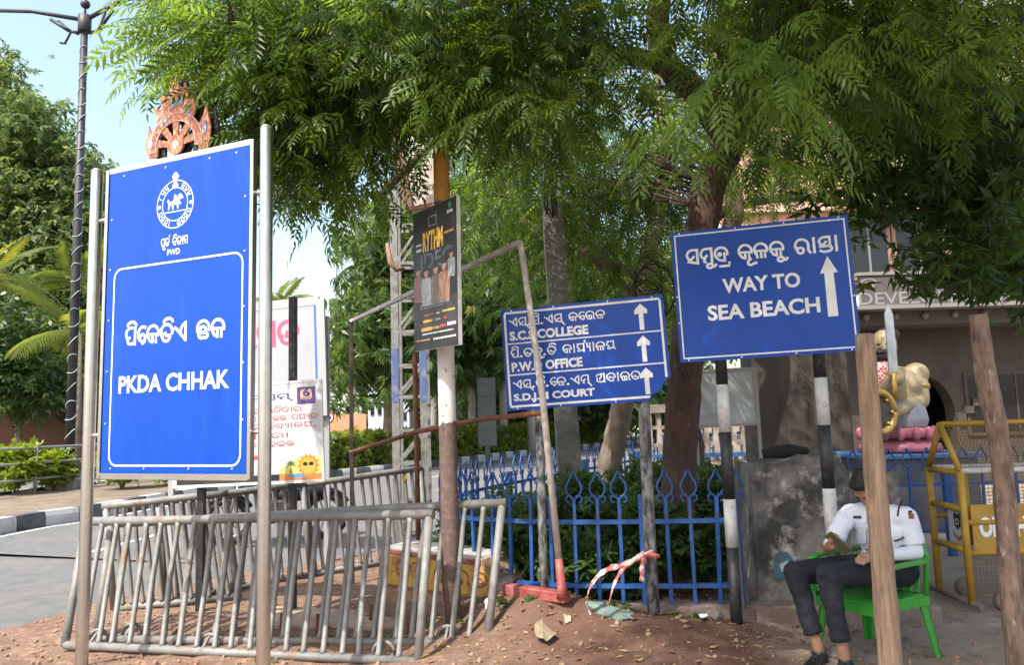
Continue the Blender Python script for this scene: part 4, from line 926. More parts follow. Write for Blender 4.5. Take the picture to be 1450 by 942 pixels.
for (a, b, sag) in ((P(790, 300, 7.9), P(700, 320, 9.5), .3), (P(796, 260, 7.9), P(915, 390, 7.2), .2), (P(795, 280, 7.9), P(560, 150, 9), .4), (P(798, 240, 7.9), P(1010, 250, 7.2), .5)):
    MB().tube([a.lerp(b, i/10)-Vector((0, 0, sag*4*(i/10)*(1-i/10))) for i in range(11)], .007, 5).build('cable', cab, t)

# ------------------------------------------------------------------ hazard tape, scraps
tape_m = mat('hazard_tape', (.62, .50, .48), .5, 0, (.46, .10, .09), 14, (.47, .53))
def ribbon(pts, wd, m, name, parent, twist=0.0):
    pts = [Vector(p) for p in pts]; v = []; n = len(pts)
    for i, p in enumerate(pts):
        d = (pts[min(i+1, n-1)]-pts[max(i-1, 0)]).normalized(); s_ = d.cross(Vector((0, 1, 0.2))).normalized(); a = twist*i/n
        s_ = Matrix.Rotation(a, 3, d) @ s_; ww = wd*(1+.25*math.sin(i*1.9)); v += [p+s_*ww/2, p-s_*ww/2]
    mb = MB(); mb.add(v, [(2*i, 2*i+1, 2*i+3, 2*i+2) for i in range(n-1)], True); o = mb.build(name, m, parent)
    so_ = o.modifiers.new('s', 'SOLIDIFY'); so_.thickness = .001; return o
tq = P(915, 788, 5.42); t = thing('hazard_tape', 'torn red and white hazard tape tied round the mottled sign pole', 'tape', tuple(tq))
def pxs(lst, Y): return [np.array(P(a, b, Y+c)) for a, b, c in lst]
ribbon(smooth(pxs([(925, 783, 0), (905, 790, 0), (885, 800, .0), (862, 806, -.02), (845, 818, -.03), (833, 838, -.05), (832, 858, -.05), (840, 877, -.06)], 5.40), 4), .038, tape_m, 'tape_end', t, 2.2)
ribbon(smooth(pxs([(912, 786, 0), (892, 798, 0), (878, 812, -.02), (868, 832, -.05), (862, 855, -.06), (855, 872, -.08), (850, 886, -.12), (828, 893, -.16)], 5.40), 4), .026, tape_m, 'tape_end', t, 3.0)
ribbon(smooth(pxs([(912, 790, -.01), (909, 806, -.01), (909, 824, -.01)], 5.40), 4), .03, tape_m, 'tape_end', t, .5)
qq = XY(919, 5.47); zb = tq.z
MB().tube([(qq.x+.047*math.cos(R(a)), qq.y+.047*math.sin(R(a)), zb+.012*math.sin(R(a*1.5))) for a in range(0, 361, 24)], .012, 6).build('knot', tape_m, t)
ribbon([P(918, 786, 5.40), P(926, 788, 5.39), P(934, 788, 5.38)], .03, tape_m, 'tape_end', t)
def scrap(pxpts, lift_, m, name, label, cat, tilt=None):
    mx_, my_ = sum(p[0] for p in pxpts)/len(pxpts), sum(p[1] for p in pxpts)/len(pxpts); q_ = []
    for (a, b), (c, d) in zip(pxpts, pxpts[1:]+pxpts[:1]):
        for f in (0, .33, .66): q_.append((mx_+(a+(c-a)*f-mx_)*random.uniform(.78, 1.0), my_+(b+(d-b)*f-my_)*random.uniform(.78, 1.0)))
    pxpts = q_; ctr = [G(a, b, .05) for a, b in pxpts]; zc = [max(gh(p.x, p.y), 0)+lift_+random.uniform(0, .02) for p in ctr]; n = len(ctr); mb = MB()
    if tilt: ctr = [P(a, b, tilt[0]+(tilt[1]-b)*tilt[2]) for a, b in pxpts]; zc = [p.z+random.uniform(-.006, .006) for p in ctr]
    v = [(p.x, p.y, z) for p, z in zip(ctr, zc)]+[(p.x, p.y, z-.004) for p, z in zip(ctr, zc)]; cx_ = sum((Vector(q) for q in v[:n]), Vector())/n
    v += [tuple(cx_+Vector((0, 0, .006))), tuple(cx_+Vector((0, 0, .001)))]; f = [(i, (i+1) % n, 2*n) for i in range(n)]+[(n+(i+1) % n, n+i, 2*n+1) for i in range(n)]+[(i, n+i, n+(i+1) % n, (i+1) % n) for i in range(n)]
    mb.add(v, f); return tag(mb.build(name, m), label, cat)
scrap([(812, 868), (828, 848), (850, 852), (880, 862), (903, 868), (900, 878), (878, 882), (840, 874)], .045, mat('green_tarp', (.10, .16, .14), .6, 0, (.15, .21, .18), 12, bump=.4), 'tarp_scrap', 'crumpled dark green tarp scrap on the dirt below the hazard tape', 'tarp', (5.30, 884, .0065))
scrap([(757, 913), (768, 910), (790, 922), (776, 932), (758, 926)], .03, mat('cardboard', (.26, .20, .12), .9, 0, (.18, .14, .09), 9), 'cardboard_scrap', 'bent brown cardboard scrap lying on the red dirt', 'scrap')
scrap([(990, 893), (1000, 888), (1004, 897), (995, 902)], .025, mat('paper', (.66, .66, .68), .7), 'paper_scrap', 'crumpled white paper by the foot of the banded pole', 'paper')
scrap([(797, 906), (808, 905), (811, 909), (801, 910)], .012, mat('pale_scrap', (.34, .23, .18), .8), 'paper_scrap', 'small torn pinkish paper below the green tarp', 'paper')
scrap([(686, 888), (694, 885), (697, 893), (688, 895)], .015, MATS['paper'], 'paper_scrap', 'scrap of white paper beside the right barricade end', 'paper')
for (px, py, dx, dy, lab) in ((945, 892, .10, .03, 'thin brown stick on the dirt right of the mottled sign pole'), (868, 800+100, .09, -.02, 'twig on the dirt under the hazard tape')):
    q = G(px, py, .03); z = gh(q.x, q.y)+.015; tag(MB().tube([(q.x, q.y, z), (q.x+dx/2, q.y+dy, z+.006), (q.x+dx*1.4, q.y+dy, z)], [.007, .006, .004], 6).build('stick', mat('twig', (.22, .12, .06), .9)), lab, 'stick')

# ------------------------------------------------------------------ weathered wooden posts in the right foreground
def wood_mat():
    return mat('bare_post_wood', (.31, .205, .135), .85, 0, (.17, .105, .068), 42, (.40, .68), .9, 60, stretch=(1, 1, .07), c3=(.42, .35, .28), s3=26, m3=(.60, .68))
def wpost(label, pts, rs, m, name='wooden_post'):
    mb = MB(); q = [np.array((*p,)) for p in pts]; sp = smooth(q, 8); rr = np.interp(np.linspace(0, 1, len(sp)), np.linspace(0, 1, len(rs)), rs)
    mb.tube(sp, [float(x)*(1+.035*math.sin(i*2.1)+random.uniform(-.02, .02)) for i, x in enumerate(rr)], 18, jit=.025)
    return tag(mb.build(name, m), label, 'post')
b0 = P(1262, 960, 4.05); wpost('pale stripped wooden post standing in front of the seated person', [(b0.x, b0.y, -.1), tuple(P(1252, 830, 4.08)), tuple(P(1237, 650, 4.12)), tuple(P(1224, 474, 4.16))], [.060, .057, .055, .049], wood_mat())
b0 = P(1445, 960, 4.25); wpost('crooked bark-covered wooden post at the right edge before the yellow barricade', [(b0.x, b0.y, -.1), tuple(P(1433, 850, 4.27)), tuple(P(1417, 640, 4.3)), tuple(P(1397, 540, 4.3)), tuple(P(1385, 446, 4.3))], [.058, .056, .053, .056, .046], mat('bark_post', (.22, .145, .108), .9, 0, (.105, .066, .05), 26, bump=1.0, bscale=44, stretch=(1, 1, .30), c3=(.36, .28, .23), s3=30, m3=(.60, .68)))
# ------------------------------------------------------------------ soft bodies: closed pieces fused into one skin
from mathutils import noise as mnoise
def organic(name, mb, m, parent, voxel=.008, smooth_it=6, fac=.5, disp=None):
    o = mb.build(name, m, parent)
    r = o.modifiers.new('r', 'REMESH'); r.mode = 'VOXEL'; r.voxel_size = voxel; r.use_smooth_shade = True
    s_ = o.modifiers.new('s', 'SMOOTH'); s_.iterations = smooth_it; s_.factor = fac
    dg = bpy.context.evaluated_depsgraph_get(); me = bpy.data.meshes.new_from_object(o.evaluated_get(dg))
    o.modifiers.clear(); old = o.data; o.data = me; bpy.data.meshes.remove(old)
    if not me.materials: me.materials.append(m)
    if disp:
        for q in me.vertices: q.co += q.normal*disp(q.co)
    return o
def cap(mb, a, b, r0, r1, seg=12):
    a = Vector(a); b = Vector(b); d = b-a; n = 5
    mb.tube([a.lerp(b, i/n) for i in range(n+1)], [r0+(r1-r0)*i/n for i in range(n+1)], seg); mb.ell(a, r0, seg=seg); mb.ell(b, r1, seg=seg); return mb
def frame_of(x, up=Vector((0, 0, 1))):
    x = Vector(x).normalized(); y = up.cross(x).normalized(); z = x.cross(y); return Matrix((x, y, z)).transposed()
skin = mat('skin', (.25, .125, .08), .5, 0, (.30, .155, .10), 20, bump=.05); hairm = mat('hair', (.010, .009, .009), .6, bump=.5, bscale=120)
shirt_m = mat('white_shirt', (.62, .65, .72), .75, 0, (.56, .59, .67), 5, bump=.15, bscale=14); trouser_m = mat('navy_trousers', (.006, .007, .014), .85, 0, (.011, .012, .021), 8, bump=.15, bscale=16)
shoe_m = mat('black_shoe', (.010, .010, .011), .45); sleeve_m = mat('arm_sleeve', (.62, .63, .67), .7, bump=.1, bscale=30); navy_m = mat('navy_trim', (.012, .014, .03), .6); patch_m = mat('patch_red', (.22, .05, .03), .6)

fdir = Vector((-.88, -.475, 0)).normalized(); sdir = Vector((-fdir.y, fdir.x, 0))            # sdir points to the person's left (towards the camera)
pel = P(1258, 806, 5.00); hL = pel+sdir*.095; hR = pel-sdir*.095
kL, kR = P(1172, 816, 4.62), P(1126, 811, 4.84); aL, aR = P(1194, 905, 4.58), P(1158, 900, 4.74); tL, tR = P(1176, 934, 4.40), P(1137, 927, 4.58)
chest = P(1248, 752, 5.00); nk = P(1241, 716, 4.95); hd = P(1229, 690, 4.885)
sL, sR = P(1284, 733, 4.84), P(1203, 727, 5.06); eL, eR = P(1297, 783, 4.82), P(1176, 772, 5.0); wL, wR = P(1242, 789, 4.66), P(1171, 779, 4.84); gL, gR = P(1222, 790, 4.61), P(1179, 772, 4.77)
for q in (aL, aR): q.z = .095
tL.z = tR.z = .04
per = thing('person', 'seated person in white uniform shirt and navy trousers looking down at a phone', 'person', (pel.x, pel.y, 0))
hf = (fdir*.62+Vector((0, 0, -.78))).normalized()           # where the face points: down at the phone
hup = (Vector((0, 0, 1))-hf*hf.z).normalized(); hs = hup.cross(hf).normalized()
HM = Matrix((hf, hs, hup)).transposed()
def hp(x, y, z): return hd+hf*x+hs*y+hup*z
mb = MB()
mb.ell(hd, (.092, .072, .108), HM); mb.ell(hp(.03, 0, -.045), (.062, .056, .062), HM); mb.ell(hp(.055, 0, -.085), (.035, .036, .028), HM)      # skull, jaw, chin
mb.ell(hp(.098, 0, -.028), (.019, .013, .022), HM); mb.ell(hp(.088, 0, .0), (.014, .010, .028), HM)                                      # nose
for s_ in (-1, 1):
    mb.ell(hp(.078, s_*.03, .022), (.018, .026, .010), HM); mb.ell(hp(-.008, s_*.074, -.012), (.020, .010, .032), HM); mb.ell(hp(.066, s_*.034, -.03), (.022, .02, .02), HM)
mb.ell(hp(.085, 0, -.062), (.016, .024, .007), HM)
cap(mb, nk+Vector((0, 0, -.03)), hd-hup*.05-hf*.02, .058, .052)
cap(mb, pel, chest, .12, .13); cap(mb, chest, nk-Vector((0, 0, .05)), .12, .07)
for s0, e0, w0 in ((sL, eL, wL), (sR, eR, wR)): cap(mb, s0, e0, .048, .038); cap(mb, e0, w0, .036, .026); cap(mb, chest.lerp(nk, .6), s0, .06, .048)
for h0, k0, a0 in ((hL, kL, aL), (hR, kR, aR)): cap(mb, h0, k0, .075, .052); cap(mb, k0, a0, .048, .034)
def hand(mb, w0, g0, nrm, curl, thumb_side):
    d = (g0-w0).normalized(); sd = nrm.cross(d).normalized(); pc = w0+d*.055
    mb.tube([w0-d*.01, w0+d*.03, w0+d*.065, w0+d*.09], [.026, .030, .034, .026], 10)
    for k, (off, ln) in enumerate(((-.028, .058), (-.010, .068), (.009, .064), (.027, .050))):
        b = w0+d*.085+sd*off; d1 = (d*math.cos(curl*.5)-nrm*math.sin(curl*.5)).normalized(); d2 = (d*math.cos(curl*1.2)-nrm*math.sin(curl*1.2)).normalized()
        p1 = b+d1*ln*.55; p2 = p1+d2*ln*.55; mb.tube([b-d*.03, b, p1, p2], [.0095, .0095, .0088, .0068], 7); mb.ell(p2, .0068, seg=7, rings=5)
    b = w0+d*.025+sd*thumb_side*.026; p1 = b+(d*.6+sd*thumb_side*.6-nrm*.4).normalized()*.042; p2 = p1+(d*.9-nrm*.3).normalized()*.032; mb.tube([w0+d*.01, b, p1, p2], [.016, .0125, .0105, .008], 7); mb.ell(p2, .008, seg=7, rings=5)
hand(mb, wL, gL, Vector((.1, -.5, .85)).normalized(), .7, -1); hand(mb, wR, gR, Vector((-.1, .75, .6)).normalized()*-1, .8, 1)
organic('body', mb, skin, per, .0065, 3)
# hair, eyes, mouth
mb = MB(); mb.ell(hd+hup*.022-hf*.020, (.094, .083, .104), HM); mb.ell(hp(.035, 0, .078), (.045, .062, .030), HM); mb.ell(hp(-.06, 0, -.03), (.04, .062, .06), HM)
organic('hair', mb, hairm, per, .007, 3, disp=lambda c: random.uniform(-.003, .005))
for s_ in (-1, 1): MB().ell(hp(.086, s_*.031, .004), (.006, .013, .0055), HM, 8, 6).build('eye', hairm, per); MB().ell(hp(.088, s_*.031, .024), (.007, .019, .004), HM, 8, 6).build('eyebrow', hairm, per)
MB().ell(hp(.096, 0, -.062), (.006, .021, .005), HM, 8, 6).build('mouth', mat('lip', (.15, .05, .04), .5), per)
# shirt with short sleeves
mb = MB(); cap(mb, pel+Vector((0, 0, .02)), chest, .125, .125); cap(mb, chest, nk-Vector((0, 0, .085)), .125, .08)
TM = frame_of(fdir); mb.ell(chest+fdir*.02, (.118, .172, .175), TM); mb.ell(pel+Vector((0, 0, .05))+fdir*.02, (.135, .165, .12), TM)
for s0, e0 in ((sL, eL), (sR, eR)): cap(mb, chest.lerp(nk, .62), s0, .075, .060); mb.tube([s0, s0.lerp(e0, .3), s0.lerp(e0, .62), s0.lerp(e0, .78)], [.060, .061, .060, .064], 14)
shirt = organic('shirt', mb, shirt_m, per, .010, 4, disp=lambda c: .012*mnoise.noise((c.x*9, c.y*9, c.z*16))+.007*abs(mnoise.noise((c.x*22+3, c.y*22, c.z*34))))
mb = MB(); cap(mb, hL, kL, .094, .069); cap(mb, hR, kR, .094, .069); mb.ell(pel-Vector((0, 0, .01)), (.14, .17, .10), TM)
for k0, a0 in ((kL, aL), (kR, aR)):
    e = k0.lerp(a0, .80); cap(mb, k0, k0.lerp(a0, .3), .068, .060); mb.tube([k0.lerp(a0, .25), k0.lerp(a0, .5), e], [.062, .056, .056], 14)
organic('trousers', mb, trouser_m, per, .009, 4, disp=lambda c: .009*mnoise.noise((c.x*12, c.y*12, c.z*20))+.006*abs(mnoise.noise((c.x*26, c.y*26+5, c.z*40))))
for nm, e0, w0 in (('left', eL, wL), ('right', eR, wR)):
    s0 = sL if nm == 'left' else sR; mb = MB(); cap(mb, s0.lerp(e0, .7), e0, .047, .045); cap(mb, e0, e0.lerp(w0, .88), .045, .032); organic('arm_sleeve', mb, sleeve_m, per, .008, 3)
for a0, t0 in ((aL, tL), (aR, tR)):
    d = (t0-a0); d.z = 0; d.normalize(); hl = Vector((a0.x, a0.y, .035))-d*.035; FM = frame_of(d); mb = MB()
    mb.ell(hl, (.045, .036, .036), FM); cap(mb, hl+Vector((0, 0, .012)), hl+d*.12+Vector((0, 0, .002)), .038, .036); mb.ell(hl+d*.175-Vector((0, 0, .006)), (.072, .041, .030), FM); cap(mb, Vector((a0.x, a0.y, .07)), hl+d*.05, .038, .036)
    sh = organic('shoe', mb, shoe_m, per, .007, 3); so2 = MB(); so2.prism([(-.05, -.036), (.16, -.042), (.235, -.026), (.24, .026), (.16, .042), (-.05, .036)], lambda u, v, z, hl=hl, d=d: Vector((hl.x, hl.y, 0))+d*u+Vector((-d.y, d.x, 0))*v+Vector((0, 0, z)), .004, .018); so2.build('sole', shoe_m, sh)
    so2 = MB(); mid = hl+d*.10+Vector((0, 0, .034))
    for k in range(3): c = mid+d*(.022*k)-Vector((0, 0, .005*k)); so2.tube([c-Vector((-d.y, d.x, 0))*.024, c+Vector((0, 0, .006)), c+Vector((-d.y, d.x, 0))*.024], .003, 5)
    so2.build('lace', mat('lace', (.03, .03, .03), .7), sh)
# surface details that sit on the shirt: found by casting a ray from the camera side
from mathutils.bvhtree import BVHTree
bv = BVHTree.FromPolygons([v.co for v in shirt.data.vertices], [tuple(p.vertices) for p in shirt.data.polygons]); off = Vector(per['_b'])
def on_shirt(px, py):
    o = Vector((0, 0, CAMZ))-off; h = bv.ray_cast(o, ray(px, py).normalized()); return (h[0]+off, h[1]) if h[0] else (P(px, py, 4.8), -ray(px, py).normalized())
def decal(pts, name, m, lift=.004):
    mc = (sum(p[0] for p in pts)/len(pts), sum(p[1] for p in pts)/len(pts)); hc_, hn = on_shirt(*mc); hn = hn if hn.dot(ray(*mc)) < 0 else -hn; hs_ = []
    for p in pts: d = ray(*p); o = Vector((0, 0, CAMZ)); hs_.append((o+d*((hc_-o).dot(hn)/d.dot(hn)), hn))
    n = len(hs_); nn = hn; mb = MB()
    mb.add([h[0]+nn*lift for h in hs_]+[h[0]-nn*.004 for h in hs_], [tuple(range(n)), tuple(reversed(range(n, 2*n)))]+[(i, n+i, n+(i+1) % n, (i+1) % n) for i in range(n)]); return mb.build(name, m, per)
decal([(1208, 731), (1220, 731), (1220, 735), (1208, 735)], 'name_badge', navy_m)
pk_ = decal([(1206, 747), (1225, 746), (1226, 770), (1207, 771)], 'pocket', shirt_m, .006); decal([(1205, 741), (1226, 740), (1226, 747), (1216, 750), (1205, 748)], 'pocket_flap', shirt_m, .009)
decal([(1286, 727), (1294, 728), (1294, 736), (1287, 735)], 'shoulder_patch', patch_m, .003); decal([(1286, 724), (1291, 724), (1291, 727), (1286, 727)], 'shoulder_patch', navy_m, .006)
cord = [on_shirt(*p)[0]-ray(*p).normalized()*.006 for p in ((1277, 709), (1273, 719), (1271, 731))]; MB().tube(cord, .006, 6).build('lanyard', navy_m, per)
MB().tube([on_shirt(*p)[0]-ray(*p).normalized()*.006 for p in ((1266, 767), (1273, 765), (1280, 761))], .005, 6).build('lanyard', navy_m, per)
# collar
mb = MB(); 
for s_ in (-1, 1): mb.prism([(0, 0), (.055, -.02), (.05, -.065), (.0, -.04)], lambda u, v, d, s_=s_: nk+fdir*(.045+d)+sdir*(s_*u)+Vector((0, 0, v+.01))-fdir*(u*.5), 0, .008)
mb.build('collar', shirt_m, per)
# phone
pm0 = gR.lerp(P(1189, 769, 4.72), .8); px_ = (P(1197, 781, 4.70)-P(1176, 763, 4.72)).normalized(); pz_ = (Vector((.05, .55, .83))-px_*px_.dot(Vector((.05, .55, .83)))).normalized(); py_ = pz_.cross(px_); PM = Matrix((px_, py_, pz_)).transposed()
ph = thing('phone', 'dark smartphone held in both hands of the seated person', 'phone', tuple(pm0))
MB().box(pm0, (.155, .074, .009), PM, .003).build('case', mat('phone_case', (.10, .09, .05), .35), ph); MB().box(pm0+pz_*.0055, (.145, .066, .002), PM).build('screen', mat('phone_screen', (.02, .03, .035), .12), ph)

# ------------------------------------------------------------------ green plastic armchair
gp = mat('green_plastic', (.032, .25, .024), .42, 0, (.045, .29, .035), 3, spec=.5)
cc = Vector((pel.x, pel.y, 0))+fdir*.17; ch = thing('plastic_chair', 'bright green plastic armchair under the seated person', 'chair', tuple(cc))
def C(x, y, z): return cc+fdir*x+sdir*y+Vector((0, 0, z))
CM = frame_of(fdir); SH = .375
mb = MB(); n = 8; v = []
for i in range(n+1):
    for k in range(n+1):
        x = -.22+.46*i/n; y = (-.235+.47*k/n)*(1-.06*(1-i/n)); e = max(0, (i-6)/2)**2*.035; dip = -.016*math.sin(math.pi*i/n)*math.sin(math.pi*k/n); v.append(C(x, y, SH-e+dip))
nn_ = len(v); v += [p-Vector((0, 0, .012)) for p in v]; f = []
for i in range(n):
    for k in range(n): a = i*(n+1)+k; f += [(a, a+1, a+n+2, a+n+1), (nn_+a, nn_+a+n+1, nn_+a+n+2, nn_+a+1)]
for i in range(n):
    for a, b in ((i*(n+1), (i+1)*(n+1)), (i*(n+1)+n, (i+1)*(n+1)+n), (i, i+1), (n*(n+1)+i, n*(n+1)+i+1)): f.append((a, b, nn_+b, nn_+a))
mb.add(v, f, True); mb.build('seat', gp, ch)
mb = MB()
for s_ in (-1, 1): mb.box(C(.015, s_*.234, SH-.03), (.44, .012, .05), CM)
mb.box(C(.235, 0, SH-.055), (.012, .46, .05), CM); mb.build('apron', gp, ch)
for sx in (-1, 1):
    for sy in (-1, 1):
        a = C(sx*.205, sy*.215, SH-.01); b = C(sx*.205+sx*.05, sy*.215+sy*.035, 0.0); mb = MB()
        for (w0, w1, ax) in ((.075, .042, 0), (.06, .036, 1)):
            dv = fdir*(-sx) if ax == 0 else sdir*(-sy); th = sdir*(-sy)*.012 if ax == 0 else fdir*(-sx)*.012
            mb.add([a, a+dv*w0, b+dv*w1, b, a+th, a+dv*w0+th, b+dv*w1+th, b+th], [(0, 1, 2, 3), (7, 6, 5, 4), (0, 4, 5, 1), (1, 5, 6, 2), (2, 6, 7, 3), (3, 7, 4, 0)])
        mb.build('leg', gp, ch)
for s_ in (-1, 1):
    pts = smooth([np.array(C(*q)) for q in ((.215, s_*.25, SH-.02), (.235, s_*.262, SH+.10), (.20, s_*.265, SH+.185), (.05, s_*.268, SH+.20), (-.12, s_*.262, SH+.20), (-.235, s_*.225, SH+.21))], 5); mb = MB(); v = []
    for p in pts: p = Vector(p); v += [p-sdir*.026, p+sdir*.026, p+sdir*.026+Vector((0, 0, .016)), p-sdir*.026+Vector((0, 0, .016))]
    for i in range(len(pts)-1):
        for k in range(4): mb_ = (4*i+k, 4*i+(k+1) % 4, 4*i+4+(k+1) % 4, 4*i+4+k); mb.f.append(mb_); mb.sm.append(False)
    mb.v = [tuple(q) for q in v]; mb.build('armrest', gp, ch)
for k in range(7):
    y = -.18+.06*k; h = .42-.05*abs(k-3)/3; MB().bar(C(-.205, y*.85, SH), C(-.265, y*.88, SH+h*.85), .034, .010, up=fdir, ch=.002).build('back_slat', gp, ch)
MB().tube([C(-.21, -.215, SH), C(-.245, -.215, SH+.22), C(-.268, -.16, SH+.345), C(-.275, 0, SH+.38), C(-.268, .16, SH+.345), C(-.245, .215, SH+.22), C(-.21, .215, SH)], .016, 10).build('back_frame', gp, ch)

# ------------------------------------------------------------------ yellow police barricade on wheels
yp = mat('barricade_yellow', (.40, .235, .022), .5, 0, (.33, .19, .02), 6, bump=.08, c3=(.20, .12, .05), s3=9, m3=(.64, .74)); dk = mat('dusty_steel', (.13, .10, .075), .8, 0, (.2, .17, .13), 6)
o_ = XY(1378, 5.86); t = thing('police_barricade', 'yellow wheeled police barricade with gabled wire-mesh top and white lettering', 'barricade', (o_.x+.8, 6.1, 0))
x0, ya, yb, L_ = o_.x, 5.86, 6.30, 2.0; ym = (ya+yb)/2; zt, za = 1.02, 1.37
for y in (ya, yb):
    for x in (x0, x0+L_): MB().tube([(x, y, .05), (x, y, zt)], .026, 12).build('post', yp, t)
    for z in (zt, .64, .42): MB().tube([(x0, y, z), (x0+L_, y, z)], .022, 10).build('rail', yp if z != zt else whitep, t)
for x in (x0, x0+L_):
    for z in (zt-.01, .74, .44): MB().tube([(x, ya, z), (x, yb, z)], .024, 10).build('cross_rail', yp, t)
    for y in (ya, yb): MB().tube([(x, y, zt), (x, ym, za)], .022, 10).build('gable', yp, t)
    MB().tube([(x, ya-.12, .055), (x, yb+.12, .055)], .022, 8).build('foot', dk, t)
    MB().tube([(x+.16, ym, .44), (x+.16, ym, zt)], .02, 8).build('post', yp, t)
    for y in (ya-.03, yb+.03):
        wh = MB(); AX = Matrix.Rotation(math.pi/2, 3, 'X'); wh.lathe([(.012, -.03), (.06, -.03), (.075, -.02), (.075, .02), (.06, .03), (.012, .03)], (x+.22, y, .075), 14, AX); w_o = wh.build('wheel', dk, t)
        MB().lathe([(.004, -.034), (.025, -.034), (.025, .034), (.004, .034)], (x+.22, y, .075), 10, AX).build('hub', galv, w_o)
MB().tube([(x0, ym, za), (x0+L_, ym, za)], .02, 10).build('ridge', yp, t)
def mesh_grid(p0, u, v, nu, nv, nm):
    mb = MB(); p0, u, v = Vector(p0), Vector(u), Vector(v)
    for i in range(nu+1): mb.tube([p0+u*(i/nu), p0+u*(i/nu)+v], .0022, 3, caps=False)
    for k in range(nv+1): mb.tube([p0+v*(k/nv), p0+u+v*(k/nv)], .0022, 3, caps=False)
    o = mb.build(nm, mat('wire', (.20, .14, .05), .6, .4), t); o['kind'] = 'stuff'; return o
mesh_grid((x0, ya, zt), (L_, 0, 0), (0, ym-ya, za-zt), 70, 14, 'roof_mesh'); mesh_grid((x0, yb, zt), (L_, 0, 0), (0, ym-yb, za-zt), 70, 14, 'roof_mesh'); mesh_grid((x0, ya, .78), (L_, 0, 0), (0, 0, zt-.78), 70, 9, 'upper_mesh'); mesh_grid((x0+.02, ya, .10), (L_, 0, 0), (0, 0, .30), 70, 10, 'lower_mesh')
for y in (ya-.004,): MB().box((x0+L_/2+.02, y, .60), (L_-.06, .006, .34)).build('panel', mat('panel_yellow', (.36, .21, .03), .55, 0, (.30, .17, .025), 4), t)
fl2 = Flat((x0, ya-.0085, 0), (1, 0, 0), (0, -1, 0)); letter(fl2, 'ODISHA POLICE', .10, .53, .95, .68, .001, white_print, t, .05)
fl3 = Flat((x0-.004, ya, 0), (0, 1, 0), (-1, 0, 0))
MB().box((x0+.03, ya+.14, .60), (.012, .25, .28)).build('badge_plate', whitep, t); fl3.o = Vector((x0+.0235, ya+.28, 0)); fl3.u = Vector((0, -1, 0))
shape2d(fl3, [(.10, .60), (.14, .57), (.18, .60), (.185, .68), (.165, .70), (.14, .68), (.115, .70), (.095, .68)], .002, 'badge', mat('badge_dark', (.02, .03, .02), .6), t, .0005); ring2d(fl3, .14, .63, .016, .024, .003, 'badge_ring', white_print, t, 14)
shape2d(fl3, [(.07, .55), (.14, .51), (.21, .55), (.205, .525), (.14, .485), (.075, .525)], .002, 'badge_ribbon', mat('ribbon_red', (.35, .10, .04), .6), t, .0005)
# ------------------------------------------------------------------ warrior statue on a lotus pedestal
ys_ = 10.0
def S(px, py, dy=0.0): return P(px, py, ys_+dy)
sk = mat('statue_cream', (.36, .29, .17), .6, 0, (.27, .21, .12), 6, bump=.3, bscale=18, c3=(.15, .12, .08), s3=3.2, m3=(.52, .72)); b0 = XY(1272, ys_); t = thing('warrior_statue', 'cream painted warrior statue with black beard, sword and gold shield', 'statue', tuple(S(1272, 606)))
mb = MB(); mb.ell(S(1252, 490), (.155, .17, .21)); cap(mb, S(1256, 515), S(1264, 540), .10, .13)
cap(mb, S(1274, 598), S(1274, 545), .20, .24); mb.ell(S(1258, 545, -.1), (.17, .17, .15)); mb.ell(S(1286, 545, -.08), (.17, .17, .16))
mb.ell(S(1297, 530), (.16, .16, .15)); cap(mb, S(1299, 538, -.02), S(1304, 566, -.08), .125, .105); cap(mb, S(1304, 568, -.08), S(1260, 586, -.42), .10, .07); cap(mb, S(1238, 535, .1), S(1232, 568, -.15), .14, .11); cap(mb, S(1232, 570, -.22), S(1266, 538, -.44), .095, .07); mb.ell(S(1270, 535, -.46), (.10, .08, .11)); mb.ell(S(1255, 586, -.44), (.10, .08, .08))
mb.ell(S(1252, 493, -.155), (.035, .05, .05)); organic('body', mb, sk, t, .013, 3)
for a_, b_, r_ in ((S(1301, 546, -.04), S(1302, 551, -.05), .128),): MB().tube([a_, b_], r_, 16).build('armlet', mat('statue_gold', (.40, .26, .06), .4, .2), t)
bk = mat('statue_black', (.012, .011, .011), .5)
mb = MB(); mb.ell(S(1250, 507, -.10), (.12, .10, .075)); mb.ell(S(1250, 499, -.15), (.095, .05, .03)); organic('beard', mb, bk, t, .016, 2); mb = MB(); mb.ell(S(1256, 475, .05), (.16, .15, .10)); organic('hair', mb, bk, t, .02, 2)
for dx in (-6, 5): MB().ell(S(1250+dx, 488, -.16), (.03, .02, .015)).build('eye', bk, t)
scf = bpy.data.materials.new('checked_scarf'); scf.use_nodes = True; n_ = scf.node_tree; ck = n_.nodes.new('ShaderNodeTexChecker'); ck.inputs['Scale'].default_value = 34; ck.inputs[1].default_value = (.38, .03, .05, 1); ck.inputs[2].default_value = (.55, .45, .42, 1); tcn = n_.nodes.new('ShaderNodeTexCoord'); n_.links.new(tcn.outputs['Object'], ck.inputs[0]); n_.links.new(ck.outputs[0], n_.nodes['Principled BSDF'].inputs['Base Color'])
mb = MB(); mb.ell(S(1253, 522, -.12), (.17, .13, .10)); cap(mb, S(1246, 525, -.22), S(1246, 560, -.28), .11, .08); cap(mb, S(1260, 525, -.2), S(1262, 545, -.3), .08, .06); organic('scarf', mb, scf, t, .02, 2)
mb = MB(); mb.lathe([(.30, 0), (.33, .1), (.31, .22), (.27, .34)], S(1276, 606), 20); organic('cloth_wrap', mb, mat('statue_grey', (.24, .25, .29), .7, bump=.2, bscale=10), t, .02, 2)
gold = mat('statue_gold', (.40, .26, .06), .4, .2); c0 = S(1247, 584, -.56)
